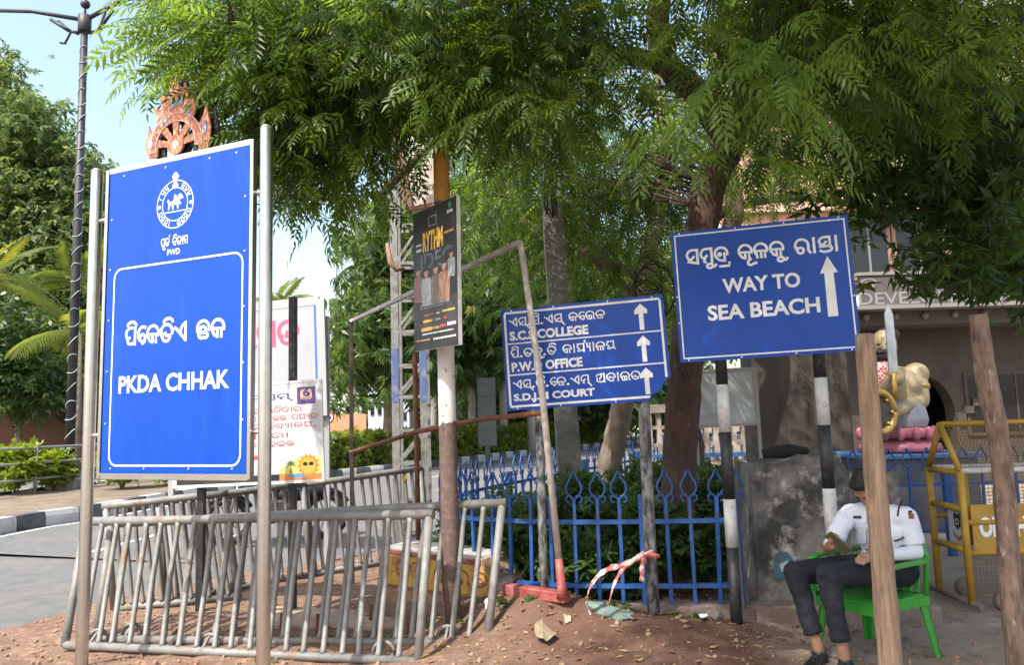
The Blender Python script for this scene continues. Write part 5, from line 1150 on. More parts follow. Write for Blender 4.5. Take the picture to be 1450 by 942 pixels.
mb = MB(); mb.tube([c0+Vector((.19*math.cos(R(a)), .05*math.cos(R(a)), .24*math.sin(R(a)))) for a in range(0, 361, 15)], .045, 8); shd = mb.build('shield_rim', gold, t)
mb = MB(); mb.ell(c0+Vector((0, .04, 0)), (.19, .03, .24)); mb.build('shield', mat('shield_dark', (.05, .04, .035), .5), t)
for k in range(7): aa = 2*math.pi*k/7; MB().ell(c0+Vector((.14*math.cos(aa), 0, .175*math.sin(aa))), .022, seg=8, rings=6).build('stud', gold, t)
sw = MB(); a_, b_ = S(1268, 560, -.52), S(1268, 428, -.42); sw.prism([(-.055, .25), (.055, .25), (.05, 1.0), (.0, 1.14), (-.05, 1.0)], lambda u, v, d: a_+Vector((u, d, v))+Vector((.0, 0, 0)), -.012, .012); sw.build('sword_blade', mat('sword_grey', (.42, .44, .46), .35, .4), t); MB().tube([a_+Vector((0, 0, -.05)), a_+Vector((0, 0, .27))], .03, 8).build('sword_hilt', gold, t)
MB().bar(a_+Vector((-.09, 0, .27)), a_+Vector((.09, 0, .27)), .03, .03).build('sword_guard', gold, t)
pb = S(1274, 640); pk2 = mat('lotus_pink', (.46, .15, .19), .55, 0, (.38, .11, .15), 5); t = thing('lotus_pedestal', 'pink two-tiered lotus pedestal under the warrior statue', 'pedestal', (pb.x, pb.y, 0))
hz = S(1274, 606).z; k0 = pb.z
MB().lathe([(.30, k0+.17), (.44, k0+.19), (.46, hz-.02), (.30, hz)], (pb.x, pb.y, 0), 24).build('upper_tier', pk2, t)
MB().lathe([(.36, k0), (.50, k0+.02), (.48, k0+.10), (.32, k0+.17)], (pb.x, pb.y, 0), 24).build('lower_tier', pk2, t)
for k in range(16):
    aa = 2*math.pi*k/16; MB().ell((pb.x+.455*math.cos(aa), pb.y+.455*math.sin(aa), (k0+.19+hz-.02)/2), (.055, .055, .085), seg=8, rings=6).build('petal', pk2, t)
dkb = mat('dark_base', (.05, .055, .075), .5, 0, (.09, .09, .10), 3); MB().box((pb.x, pb.y, k0/2-.02), (1.3, 1.2, k0+.02), ch=.02).build('base', dkb, t); MB().box((pb.x, pb.y, k0-.03), (1.42, 1.3, .055), ch=.01).build('ledge', mat('ledge_blue', (.05, .12, .28), .5), t)
fence('dark blue ornamental fence in shade behind the chair, before the statue', [(2.95, 8.1), (3.6, 8.0), (4.4, 7.95), (5.6, 7.95), (7.2, 8.0)], .176, (0, 8, 16, 24))

# ------------------------------------------------------------------ office building with arched doorway
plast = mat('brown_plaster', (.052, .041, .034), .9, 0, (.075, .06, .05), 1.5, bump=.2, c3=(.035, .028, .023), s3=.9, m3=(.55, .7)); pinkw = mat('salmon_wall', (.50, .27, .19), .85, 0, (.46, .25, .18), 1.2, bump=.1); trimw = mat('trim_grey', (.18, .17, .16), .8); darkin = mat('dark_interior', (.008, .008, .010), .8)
bt = thing('office_building', 'salmon office building with brown arched ground floor and grey name board', 'building', (9, 16, 0))
YB = 15.0
ax = XY(1322, YB).x; hw = .55; sp = 1.35
archpts = [(ax+hw*math.cos(R(a)), sp+.75*math.sin(R(a))) for a in range(0, 181, 15)]
wx = XY(1402, YB).x
poly = [(4.6, 0), (ax-hw, 0)] + list(reversed(archpts)) + [(ax+hw, 0), (22, 0), (22, 3.3), (4.6, 3.3)]
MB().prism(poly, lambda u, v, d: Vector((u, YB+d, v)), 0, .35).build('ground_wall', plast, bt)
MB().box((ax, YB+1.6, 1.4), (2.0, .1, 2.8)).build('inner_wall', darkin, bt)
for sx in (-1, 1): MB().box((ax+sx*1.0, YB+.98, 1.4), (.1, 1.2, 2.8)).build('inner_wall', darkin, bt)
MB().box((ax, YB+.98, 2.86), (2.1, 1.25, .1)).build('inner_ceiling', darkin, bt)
for (px, w_, z0, z1) in ((1402, .55, 1.0, 2.1), (1450, .7, 1.0, 2.1)):
    x = XY(px, YB).x; f_ = MB(); f_.box((x, YB-.02, (z0+z1)/2), (w_+.12, .06, z1-z0+.12)); wo = f_.build('window', plast, bt); MB().box((x, YB-.045, (z0+z1)/2), (w_, .02, z1-z0)).build('pane', mat('dark_glass', (.010, .011, .013), .15), wo); MB().box((x, YB-.06, (z0+z1)/2), (.03, .02, z1-z0)).build('mullion', plast, wo)
for k in range(5): MB().box((ax+.62+.16*k, YB-.05, 1.3+.14*k), (.16, .10, .14)).build('stepped_moulding', plast, bt)
MB().box((13.3, YB-.35, 3.18), (17.4, .75, .26)).build('porch_beam', mat('porch_beam', (.09, .075, .065), .9, 0, (.065, .055, .048), 2), bt)
for k in range(16):
    x = 6.6+.55*k; MB().lathe([(.03, .07), (.055, .05), (.065, .0), (.04, -.03), (.01, -.05)], (x, YB-.76, 3.19), 10).build('beam_stud', trimw, bt)
MB().box((13.3, YB-.55, 3.35), (17.4, 1.1, .07)).build('ledge', trimw, bt)
MB().box((12.6, YB-.80, 3.68), (12.2, .10, .56)).build('name_board', mat('board_brown_grey', (.07, .061, .058), .7, 0, (.085, .074, .07), 2), bt)
MB().box((12.6, YB-.78, 4.01), (12.3, .20, .06)).build('board_cap', trimw, bt)
fl4 = Flat((0, YB-.853, 0), (1, 0, 0), (0, -1, 0)); x = XY(1216, YB-.85, 3.5).x; lg = mat('board_letters', (.20, .195, .19), .6)
letter(fl4, 'DEVELOPMENT', x, 3.43, x+2.75, 3.66, .002, lg, bt, .01); odia(fl4, 'do| | |ta|ma|yph|ma|ba| |ka|hu', x+.05, 3.73, x+3.2, 3.92, .002, lg, bt, .13)
MB().box((13.5, YB+1.05, 6.9), (17.6, 1.4, 5.75)).build('upper_wall', pinkw, bt)
for (px, py, w_, h_) in ((1228, 350, .75, 1.2), (1300, 350, .9, 1.1), (1395, 350, .9, 1.1), (1230, 215, .8, 1.2), (1330, 215, .9, 1.2), (1420, 215, .9, 1.2)):
    c = P(px, py, YB+.33); wo = MB(); wo.box((c.x, YB+.32, c.z), (w_+.16, .08, h_+.16)); wo = wo.build('window', mat('win_frame', (.26, .15, .11), .8), bt); MB().box((c.x, YB+.275, c.z), (w_, .02, h_)).build('pane', MATS['dark_glass'], wo); MB().box((c.x, YB+.26, c.z), (.04, .02, h_)).build('mullion', trimw, wo); MB().box((c.x, YB+.12, c.z+h_/2+.14), (w_+.4, .45, .06)).build('sunshade', pinkw, wo)
for z in (5.6, 7.0): MB().box((13.5, YB+.30, z), (17.7, .14, .12)).build('string_course', mat('salmon_trim', (.56, .36, .28), .85), bt)
MB().box((13.5, YB+1.05, 9.85), (17.9, 1.8, .18)).build('parapet', trimw, bt)
# brown wall nearer, left of the doorway
pt = thing('gate_pillar', 'broad brown plastered gate pillar behind the banded sign poles', 'pillar', (4.9, 11.2, 0)); xa, xb = XY(1078, 11).x, XY(1212, 11).x
MB().box(((xa+xb)/2, 11.2, 1.45), (xb-xa, .7, 2.9), ch=.03).build('shaft', plast, pt); MB().box(((xa+xb)/2, 11.2, 2.95), (xb-xa+.14, .84, .12), ch=.02).build('cap', trimw, pt); MB().box(((xa+xb)/2, 11.2, .12), (xb-xa+.12, .82, .28), ch=.02).build('plinth', plast, pt)
# pierced cream wall behind the garden
wt = thing('pierced_wall', 'pale pierced boundary wall seen between the tree trunk and notice board', 'wall', (3.2, 13.2, 0)); cream = mat('cream_wall', (.44, .38, .31), .9, 0, (.36, .30, .24), 2)
x0w, x1w = XY(925, 13.2).x, XY(1085, 13.2).x
MB().box(((x0w+x1w)/2, 13.2, .35), (x1w-x0w, .22, .75)).build('lower_wall', cream, wt); MB().box(((x0w+x1w)/2, 13.2, 1.62), (x1w-x0w, .26, .14)).build('coping', cream, wt)
nb_ = 12
for i in range(nb_+1): MB().box((x0w+(x1w-x0w)*i/nb_, 13.2, 1.14), (.07, .14, .84)).build('baluster', cream, wt)
for z in (1.0, 1.3): MB().box(((x0w+x1w)/2, 13.2, z), (x1w-x0w-.02, .10, .06)).build('lattice_bar', cream, wt)
MB().box(((x0w+x1w)/2, 13.07, .82), (x1w-x0w, .05, .07)).build('blue_band', mat('wall_blue', (.04, .13, .32), .6), wt)
# notice board
pn = Panel((979, 527), (1068, 522), (1072, 600), (979, 605), 8.1, 8.0); t = thing('notice_board', 'blank pale notice board in a metal frame behind the banded pole', 'board', (pn.at(pn.w/2, 0).x, 8.05, 0)); W_, H_ = pn.w, pn.h
pn.slab(.01, .01, W_-.01, H_-.01, -.015, 0).build('sheet', mat('notice_sheet', (.44, .46, .48), .35, 0, (.40, .42, .44), 2), t)
for a, b in (((0, -.015), (0, H_+.015)), ((W_, -.015), (W_, H_+.015)), ((.016, 0), (W_-.016, 0)), ((.016, H_), (W_-.016, H_))): MB().bar(pn.at(*a, -.005), pn.at(*b, -.005), .03, .03, up=pn.n).build('frame_bar', mat('notice_frame', (.32, .31, .30), .5, .3), t)
for uu in (.03, W_+.012): q = pn.at(uu, 0, -.04); MB().bar((q.x, q.y, -.05), (q.x, q.y, q.z+H_), .03, .03).build('post', MATS['notice_frame'], t)
for (u, v) in ((.12, .22), (.50, .24), (.12, .08), (.48, .10)):
    for k in range(2): shape2d(pn, [(u+.02*k, v+.03*k), (u+.16+.02*k, v+.03+.03*k), (u+.16+.02*k, v+.04+.03*k), (u+.02*k, v+.01+.03*k)], .0012, 'blue_mark', mat('faint_blue', (.22, .36, .46), .5), t, .0003)
# planters
for (px, py, Y, sz, m_, lab) in ((1008, 690, 8.6, (.5, .25, .22), mat('trough_grey', (.10, .11, .11), .8), 'dark grey trough planter on the ledge behind the fence'), (1008, 718, 8.2, (.32, .3, .24), mat('terracotta_box', (.42, .24, .15), .85), 'pale terracotta box behind the right end of the blue fence')):
    c = P(px, py, Y); t = thing('planter', lab, 'planter', (c.x, c.y, c.z-sz[2]/2)); mb = MB(); x, y, z = sz[0]/2, sz[1]/2, sz[2]/2
    mb.add([Vector((c.x+sx*x*k, c.y+sy*y*k, c.z+zz)) for zz, k in ((-z, .86), (z, 1.0)) for sx, sy in ((-1, -1), (1, -1), (1, 1), (-1, 1))]+[Vector((c.x+sx*x*.9, c.y+sy*y*.86, c.z+z)) for sx, sy in ((-1, -1), (1, -1), (1, 1), (-1, 1))]+[Vector((c.x+sx*x*.88, c.y+sy*y*.84, c.z+z-.05)) for sx, sy in ((-1, -1), (1, -1), (1, 1), (-1, 1))],
      [(3, 2, 1, 0)]+[(i, (i+1) % 4, 4+(i+1) % 4, 4+i) for i in range(4)]+[(4+i, 4+(i+1) % 4, 8+(i+1) % 4, 8+i) for i in range(4)]+[(8+i, 8+(i+1) % 4, 12+(i+1) % 4, 12+i) for i in range(4)]+[(12, 13, 14, 15)]); mb.build('box', m_, t)
    st = MB().box((c.x, c.y, (c.z-sz[2]/2)/2), (sz[0]*1.3, sz[1]*1.3, c.z-sz[2]/2-.004)); st.build('stand', cream, t)

# ------------------------------------------------------------------ street lamp on the island
lb = G(97, 692, .17); lm = mat('lamp_post_dark', (.022, .023, .027), .5, .2, (.05, .05, .05), 3); t = thing('street_lamp', 'tall black street lamp post wound with string lights on the traffic island', 'street lamp', (lb.x, lb.y, .17))
ztop = 11.0
for _ in range(8):
    l = CAMM.inverted() @ Vector((lb.x, lb.y, ztop)); ztop += ((CY-(l.y/-l.z)*F)-22)/F*(-l.z)
MB().box((lb.x, lb.y, .27), (.75, .75, .22), ch=.02).build('base_block', mat('lamp_base', (.30, .27, .23), .9), t)
MB().tube([(lb.x, lb.y, .3), (lb.x, lb.y, ztop*.5), (lb.x, lb.y, ztop)], [.115, .10, .085], 16).build('post', lm, t)
mb = MB(); mb.tube([(lb.x+.125*(1-.25*i/420)*math.cos(i*.42), lb.y+.125*(1-.25*i/420)*math.sin(i*.42), .8+(ztop-1.6)*i/420+.05*math.sin(i*.7)) for i in range(421)], .010, 4).build('string_light', mat('string_wire', (.42, .44, .46), .5), t)
topv = Vector((lb.x, lb.y, ztop)); MB().ell(topv+Vector((0, 0, .32)), .12).build('ball_finial', lm, t); MB().tube([topv, topv+Vector((0, 0, .3))], .03, 8).build('finial_rod', lm, t)
MB().lathe([(.13, -.45), (.16, -.43), (.16, 0), (.12, .02)], topv, 14).build('collar', lm, t)
for s_, tip, tip2 in ((-1, P(-30, 14, lb.y), P(72, 27, lb.y)), (1, P(215, -12, lb.y), P(160, 13, lb.y))):
    MB().tube([topv-Vector((0, 0, .12)), topv.lerp(tip, .5)+Vector((0, 0, .05)), tip], [.06, .055, .05], 8).build('arm', lm, t)
    MB().bar(tip.lerp(topv, .02), tip+(tip-topv).normalized()*.7, .26, .09).build('lamp_head', lm, t)
    a = topv+Vector((s_*.1, 0, -.45)); MB().tube([a, a+Vector((s_*.25, 0, .02)), tip2-Vector((s_*.2, 0, .05))], .04, 7).build('bracket', lm, t); MB().tube([a+Vector((s_*.25, 0, .02)), tip2], .05, 7).build('lower_arm', lm, t)
    MB().tube([topv+Vector((s_*.15, 0, -.5)), topv+Vector((s_*.35, 0, -.42)), topv+Vector((s_*.5, 0, -.75)), topv+Vector((s_*.62, 0, -.72))], .035, 7).build('scroll', lm, t)
# railing on the island
rl = mat('rail_grey', (.34, .34, .33), .5, .5); rc = resample([p for p in offset(resample(KERB, .5), 3.9) if 11 < p[1] < 26], 2.3); t = thing('pipe_railing', 'grey three-pipe railing on the traffic island behind the small shrubs', 'railing', (rc[0][0], rc[0][1], .17))
for p in rc: MB().tube([(p[0], p[1], .1), (p[0], p[1], 1.22)], .04, 8).build('post', rl, t)
for z in (.5, .86, 1.2): MB().tube([(p[0], p[1], z) for p in rc], .03, 7).build('rail', rl, t)
# back of a road sign, speed sign, far wall, gate, hoardings
q = XY(691, 27.2); q.z = 0; t = thing('road_sign', 'grey back of a tall road sign standing in the hedge', 'sign', (q.x, q.y, .17)); gb = mat('sign_back', (.09, .10, .095), .6, .2, (.13, .14, .13), 2)
MB().tube([(q.x, q.y, .1), (q.x, q.y, 3.0)], .09, 8).build('post', mat('sign_post_grey', (.25, .26, .26), .5, .3), t)
c0, c1 = P(688, 535, q.y-.15), P(688, 632, q.y-.15); MB().box((c0.x, q.y-.12, (c0.z+c1.z)/2), (.64, .05, c0.z-c1.z), ch=.01).build('plate', gb, t)
for z in (.25, .75): MB().box((c0.x, q.y-.16, c1.z+(c0.z-c1.z)*z), (.62, .03, .06)).build('stiffener', gb, t)
c = P(465, 592, 40); t = thing('speed_limit_sign', 'small round white 20 speed sign with red rim on a post', 'sign', (c.x, c.y, .1))
AX = Matrix.Rotation(math.pi/2, 3, 'X'); MB().lathe([(.30, -.01), (.30, .01)], c, 24, AX).build('red_rim', mat('rim_red', (.5, .03, .04), .5), t); fs = Flat(c+Vector((0, -.011, 0)), (1, 0, 0), (0, -1, 0)); shape2d(fs, circ(0, 0, .225, n=24), .006, 'plate', white, t, 0); letter(fs, '20', -.15, -.11, .15, .11, .008, mat('sign_black', (.01, .01, .012), .5), t, .03)
MB().tube([(c.x-.02, c.y+.06, .0), (c.x-.02, c.y+.06, c.z+.25)], .04, 8).build('post', rl, t)
ter = mat('terracotta_wall', (.40, .20, .13), .9, 0, (.35, .17, .11), 1.0)
fw = [p for p in FW if p[1] > 8]; 
fwc = resample([p for p in FW if 6 < p[1] < 46], 4); t = thing('boundary_wall', 'long terracotta boundary wall beyond the far side of the avenue', 'wall', (fwc[0][0], fwc[0][1], .08))
for p, q in zip(fwc, fwc[1:]):
    MB().bar((p[0], p[1], 1.25), (q[0], q[1], 1.25), .22, 2.5).build('wall_panel', ter, t); MB().box((p[0], p[1], 1.35), (.42, .42, 2.7)).build('pier', ter, t)
# gate and white sheds far along the road
g0, g1 = P(459, 618, 58), P(519, 618, 58); t = thing('site_gate', 'orange-brown sheet metal gate far across the avenue', 'gate', ((g0.x+g1.x)/2, 58, 0)); zt = P(490, 587, 58).z
MB().box(((g0.x+g1.x)/2-(g1.x-g0.x)*.26, 58, zt/2), ((g1.x-g0.x)*.50, .12, zt)).build('leaf_panel', mat('gate_orange', (.46, .21, .11), .7), t); MB().box(((g0.x+g1.x)/2+(g1.x-g0.x)*.25, 58, zt/2), ((g1.x-g0.x)*.49, .12, zt)).build('leaf_panel', MATS['gate_orange'], t); MB().box((g1.x-1.0, 57.9, zt*.4), (.25, .06, .9)).build('handle', gb, t)
for (x0_, x1_, y0_, y1_, Y, m_, lab, nm) in ((455, 512, 548, 590, 66, mat('shed_white', (.58, .60, .62), .7), 'low white building behind the orange-brown gate', 'shed'), (521, 545, 543, 612, 62, mat('panel_bluegrey', (.40, .44, .50), .6), 'pale blue-grey slab building right of the orange-brown gate', 'annexe'), (560, 580, 560, 625, 60, mat('kiosk_white', (.46, .50, .58), .6), 'narrow pale kiosk seen through the lattice mast', 'kiosk')):
    a, b = P(x0_, y0_, Y), P(x1_, y1_, Y); t = thing(nm, lab, 'building', ((a.x+b.x)/2, Y, 0)); MB().box(((a.x+b.x)/2, Y+2, a.z/2), (b.x-a.x, 4, a.z)).build('wall', m_, t); MB().box(((a.x+b.x)/2, Y+1.9, a.z+.08), (b.x-a.x+.5, 4.6, .16)).build('roof', trimw, t)
    for k in (.25, .7): wv = MB().box((a.x+(b.x-a.x)*k, Y-.02, a.z*.55), ((b.x-a.x)*.22, .06, a.z*.2)).build('window', trimw, t); MB().box((a.x+(b.x-a.x)*k, Y-.06, a.z*.55), ((b.x-a.x)*.18, .03, a.z*.16)).build('pane', MATS['dark_glass'], wv)
# far lattice tower
tb = P(497, 600, 75); t = thing('lattice_tower', 'grey lattice tower far behind the drooping trees', 'tower', (tb.x, 75, 0)); tg = mat('tower_grey', (.38, .42, .48), .6, .2); zt_ = P(497, 318, 75).z
cn = [(-1.4, -1.4), (1.4, -1.4), (1.4, 1.4), (-1.4, 1.4)]
for x, y in cn: MB().bar((tb.x+x, 75+y, 0), (tb.x+x*.75, 75+y*.75, zt_), .22, .22).build('leg', tg, t)
for k in range(12):
    za_, zb_ = zt_*k/12, zt_*(k+1)/12; s0, s1 = 1-.25*k/12, 1-.25*(k+1)/12
    for i in range(4):
        (x, y), (x2, y2) = cn[i], cn[(i+1) % 4]; mb = MB(); mb.bar((tb.x+x*s0, 75+y*s0, za_+.01), (tb.x+x2*s1, 75+y2*s1, zb_), .10, .10); mb.bar((tb.x+x*s0, 75+y*s0, za_), (tb.x+x2*s0, 75+y2*s0, za_), .10, .10); mb.build('brace', tg, t)

# ------------------------------------------------------------------ motorcycle parked on the road
bq = G(392, 768); bt2 = thing('motorcycle', 'dark motorcycle parked on the road behind the barricade bars', 'motorcycle', (bq.x, bq.y, 0)); da = R(200); fx = Vector((math.cos(da), math.sin(da)*.9, 0)).normalized(); fy = Vector((-fx.y, fx.x, 0)); blk = mat('bike_black', (.012, .012, .014), .3); rub = mat('tyre_rubber', (.015, .015, .016), .85); chrome = mat('bike_chrome', (.55, .55, .56), .2, 1)
def Bp(x, y, z): return Vector((bq.x, bq.y, 0))+fx*x+fy*y+Vector((0, 0, z))
WM = Matrix((fx, Vector((0, 0, 1)), fy)).transposed()
for x in (-.62, .62):
    mb = MB(); mb.tube([Bp(x+.265*math.cos(R(a)), 0, .30+.265*math.sin(R(a))) for a in range(0, 361, 15)], .045, 10); wo = mb.build('wheel', rub, bt2); mb = MB(); mb.tube([Bp(x+.215*math.cos(R(a)), 0, .30+.215*math.sin(R(a))) for a in range(0, 361, 15)], .014, 6)
    for k in range(5): mb.bar(Bp(x, 0, .30), Bp(x+.21*math.cos(k*1.257), 0, .30+.21*math.sin(k*1.257)), .03, .02)
    mb.build('rim', chrome, wo); MB().tube([Bp(x+.33*math.cos(R(a)), 0, .30+.33*math.sin(R(a))) for a in range(30, 151, 15)], .045, 8).build('mudguard', blk, bt2)
mb = MB(); cap(mb, Bp(.12, 0, .78), Bp(.30, 0, .84), .12, .13); cap(mb, Bp(-.05, 0, .74), Bp(.14, 0, .76), .08, .12); organic('fuel_tank', mb, mat('tank_paint', (.02, .02, .03), .25), bt2, .02, 3)
mb = MB(); cap(mb, Bp(-.60, 0, .82), Bp(-.02, 0, .76), .10, .10); organic('seat', mb, blk, bt2, .02, 3); mb = MB(); cap(mb, Bp(-.62, 0, .66), Bp(-.1, 0, .60), .09, .12); organic('side_cover', mb, MATS['tank_paint'], bt2, .02, 2)
mb = MB(); mb.box(Bp(.05, 0, .40), (.34, .30, .26), WM, .03); mb.box(Bp(.14, 0, .58), (.16, .14, .16), WM, .02); mb.build('engine', mat('engine_grey', (.16, .16, .17), .4, .6), bt2)
for s_ in (-1, 1): MB().tube([Bp(.62, s_*.08, .30), Bp(.42, s_*.09, .95)], .025, 8).build('fork', chrome, bt2); MB().tube([Bp(.38, s_*.04, 1.0), Bp(.36, s_*.25, 1.06), Bp(.26, s_*.36, 1.05)], .015, 7).build('handlebar', blk, bt2); MB().tube([Bp(.34, s_*.26, 1.05), Bp(.36, s_*.32, 1.2)], .008, 5).build('mirror_stem', blk, bt2); MB().ell(Bp(.36, s_*.33, 1.23), (.05, .05, .035)).build('mirror', chrome, bt2)
MB().ell(Bp(.52, 0, .92), (.10, .10, .10)).build('headlight', mat('lamp_glass', (.6, .6, .6), .15), bt2); MB().tube([Bp(.05, -.16, .30), Bp(-.2, -.18, .28), Bp(-.75, -.2, .36)], [.025, .04, .045], 9).build('exhaust', chrome, bt2); MB().ell(Bp(-.78, 0, .76), (.04, .06, .04)).build('tail_lamp', mat('tail_red', (.3, .01, .01), .3), bt2)
MB().tube([Bp(-.1, .12, .3), Bp(-.05, .32, .01)], .014, 6).build('side_stand', blk, bt2)
# ------------------------------------------------------------------ leaves
def tpl(leaflets, seg=2):
    """leaflets: list of (base, dir, normal, length, width); returns verts, tris"""
    V = []; T = []
    for b, d, nrm, L_, w_ in leaflets:
        b = np.array(b, float); d = np.array(d, float); d /= np.linalg.norm(d); nrm = np.array(nrm, float); s_ = np.cross(nrm, d); s_ /= np.linalg.norm(s_)+1e-9; up = np.cross(d, s_)
        o = len(V)
        if seg == 2:
            V += [b, b+d*L_*.38+s_*w_*.5-up*w_*.12, b+d*L_*.38-s_*w_*.5-up*w_*.12, b+d*L_*.40+up*w_*.06, b+d*L_-up*L_*.16]
            T += [(o, o+1, o+3), (o, o+3, o+2), (o+1, o+4, o+3), (o+3, o+4, o+2)]
        else:
            V += [b, b+d*L_*.42+s_*w_*.5, b+d*L_*.42-s_*w_*.5, b+d*L_-up*L_*.15]; T += [(o, o+1, o+2), (o+1, o+3, o+2)]
    return np.array(V), np.array(T)
def neem_tpl(pairs=6, L_=.30, seg=2, rs=0):
    r = np.random.default_rng(rs); out = []
    for k in range(pairs):
        x = L_*(.14+.80*k/pairs); z = -.22*x*x/L_; ll = .088*(1-.35*abs(k/pairs-.4))
        for s_ in (-1, 1):
            d = (.62+r.uniform(-.1, .1)+.2*k/pairs, s_*.78, -.28+r.uniform(-.12, .12)); out.append(((x, 0, z), d, (r.uniform(-.25, .25), r.uniform(-.25, .25), 1), ll*r.uniform(.85, 1.15), .021))
    out.append(((L_*.93, 0, -.22*L_*.86), (1, 0, -.5), (0, 0, 1), .08, .02))
    V, T = tpl(out, seg)
    # rachis as a thin triangle strip
    o = len(V); a = np.array([(0, -.0022, 0), (0, .0022, 0), (L_*.5, -.0018, -.055*L_), (L_*.5, .0018, -.055*L_), (L_*.95, 0, -.2*L_)]); V = np.vstack([V, a]); T = np.vstack([T, np.array([(o, o+1, o+2), (o+1, o+3, o+2), (o+2, o+3, o+4)])]); return V, T
def whorl_tpl(n, L_, w_, droop, rs=0, seg=1, spread=1.0):
    r = np.random.default_rng(rs); out = []
    for k in range(n):
        a = 2*math.pi*k/n+r.uniform(-.3, .3); d = (math.cos(a)*spread, math.sin(a)*spread, r.uniform(-.25, .25)-droop); b = (r.uniform(-.15, .15)*L_, r.uniform(-.15, .15)*L_, r.uniform(-.3, .3)*L_); out.append((b, d, (r.uniform(-.4, .4), r.uniform(-.4, .4), 1), L_*r.uniform(.75, 1.2), w_*r.uniform(.8, 1.2)))
    return tpl(out, seg)
NEEM = [neem_tpl(6, .30, 2, i) for i in range(4)]; NEEM_S = [neem_tpl(5, .28, 1, 9+i) for i in range(3)]
BROAD = [whorl_tpl(7, .15, .045, .45, i, 2) for i in range(3)]; FAR = [whorl_tpl(8, .30, .10, .35, i) for i in range(3)]; TINY = [whorl_tpl(9, .055, .026, .0, i) for i in range(3)]; BUSH = [whorl_tpl(6, .085, .042, .15, i, 2) for i in range(3)]; DROOP = [whorl_tpl(8, .34, .075, 1.1, i, 1, .7) for i in range(3)]
def scatter(pos, dirs, tpls, scale, roll=.5, tint=None):
    """pos (n,3), dirs (n,3): leaf axis; returns verts, tris, tint"""
    n = len(pos); x = dirs/np.linalg.norm(dirs, axis=1, keepdims=True); z0 = np.tile([0, 0, 1.0], (n, 1)) + rng.normal(0, roll, (n, 3)); y = np.cross(z0, x); y /= np.linalg.norm(y, axis=1, keepdims=True)+1e-9; z = np.cross(x, y); M = np.stack([x, y, z], 2)
    Vs = []; Ts = []; C_ = []; o = 0; pick = rng.integers(0, len(tpls), n); tn = rng.random(n) if tint is None else tint
    for k, (V, T) in enumerate(tpls):
        id_ = np.nonzero(pick == k)[0]
        if not len(id_): continue
        v = np.einsum('nij,vj->nvi', M[id_]*scale[id_][:, None, None], V)+pos[id_][:, None, :]; m = len(V)
        t_ = (T[None]+(np.arange(len(id_))*m)[:, None, None]).reshape(-1, 3)+o; Vs.append(v.reshape(-1, 3)); Ts.append(t_); C_.append(np.repeat(tn[id_], m)); o += len(id_)*m
    return np.vstack(Vs), np.vstack(Ts), np.concatenate(C_)
def clumps_px(ells, spray=(14, .26), flat=.55):
    """ells: (cx, cy, rx, ry, Y0, Y1, n leaves) in photo pixels and depths; leaves gather in sprays"""
    pos = []; dirs = []; cents = []
    for cx, cy, rx, ry, Y0, Y1, n in ells:
        k = max(1, n//spray[0])
        for _ in range(k):
            a = rng.uniform(0, 2*math.pi); r = math.sqrt(rng.random()); c = np.array(P(cx+rx*r*math.cos(a), cy+ry*r*math.sin(a), rng.uniform(Y0, Y1))); cents.append(c)
            d0 = rng.normal(0, 1, 3); d0[2] = d0[2]*.4-.25; d0 /= np.linalg.norm(d0)
            q = rng.normal(0, spray[1], (spray[0], 3)); q[:, 2] *= flat; pos.append(c+q); dd = d0*.9+q/spray[1]*.7+rng.normal(0, .25, (spray[0], 3)); dd[:, 2] -= .35; dirs.append(dd)
    return np.vstack(pos), np.vstack(dirs), np.array(cents)
def clumps_xyz(ells, spray=(14, .3), flat=.6):
    pos = []; dirs = []; cents = []
    for c0, rad, n in ells:
        for _ in range(max(1, n//spray[0])):
            u = rng.normal(0, 1, 3); u /= np.linalg.norm(u); c = np.array(c0)+u*np.array(rad)*rng.random()**(1/2.2); cents.append(c); q = rng.normal(0, spray[1], (spray[0], 3)); q[:, 2] *= flat; pos.append(c+q); dd = u*.8+q/spray[1]*.6; dd[:, 2] -= .3; dirs.append(dd)
    return np.vstack(pos), np.vstack(dirs), np.array(cents)
neem_m = leaf_mat('neem_leaf', (.020, .048, .011), (.105, .182, .032), .55, .42, (.20, .26, .03)); far_m = leaf_mat('far_leaf', (.05, .088, .024), (.13, .185, .055), .4, .5); broad_m = leaf_mat('broad_leaf', (.026, .055, .014), (.055, .105, .024), .42, .35, (.11, .15, .03)); droop_m = leaf_mat('droop_leaf', (.035, .075, .018), (.095, .155, .035), .42, .4, (.20, .22, .06)); bush_m = leaf_mat('bush_leaf', (.026, .065, .016), (.075, .135, .028), .4, .4, (.14, .17, .03)); hedge_m = leaf_mat('hedge_leaf', (.09, .145, .025), (.22, .28, .045), .4, .5, (.32, .33, .06)); lime_m = leaf_mat('lime_leaf', (.09, .15, .02), (.20, .26, .035), .45, .45, (.30, .30, .05)); palm_m = leaf_mat('palm_leaf', (.06, .10, .02), (.14, .17, .03), .4, .4, (.26, .24, .04))
bark = mat('neem_bark', (.105, .060, .045), .9, 0, (.055, .034, .028), 9, (.4, .62), 1.0, 34, stretch=(1, 1, .30), c3=(.17, .12, .095), s3=20, m3=(.6, .7)); palebark = mat('pale_bark', (.26, .20, .15), .9, 0, (.16, .12, .09), 8, bump=.9, bscale=30, stretch=(1, 1, .5))
def limb(mb, pts, rs, seg=10, jit=.05):
    sp = smooth([np.array(p) for p in pts], 6); rr = np.interp(np.linspace(0, 1, len(sp)), np.linspace(0, 1, len(rs)), rs); mb.tube([p+rng.normal(0, .006, 3) for p in sp], [float(x) for x in rr], seg, jit=jit); return sp
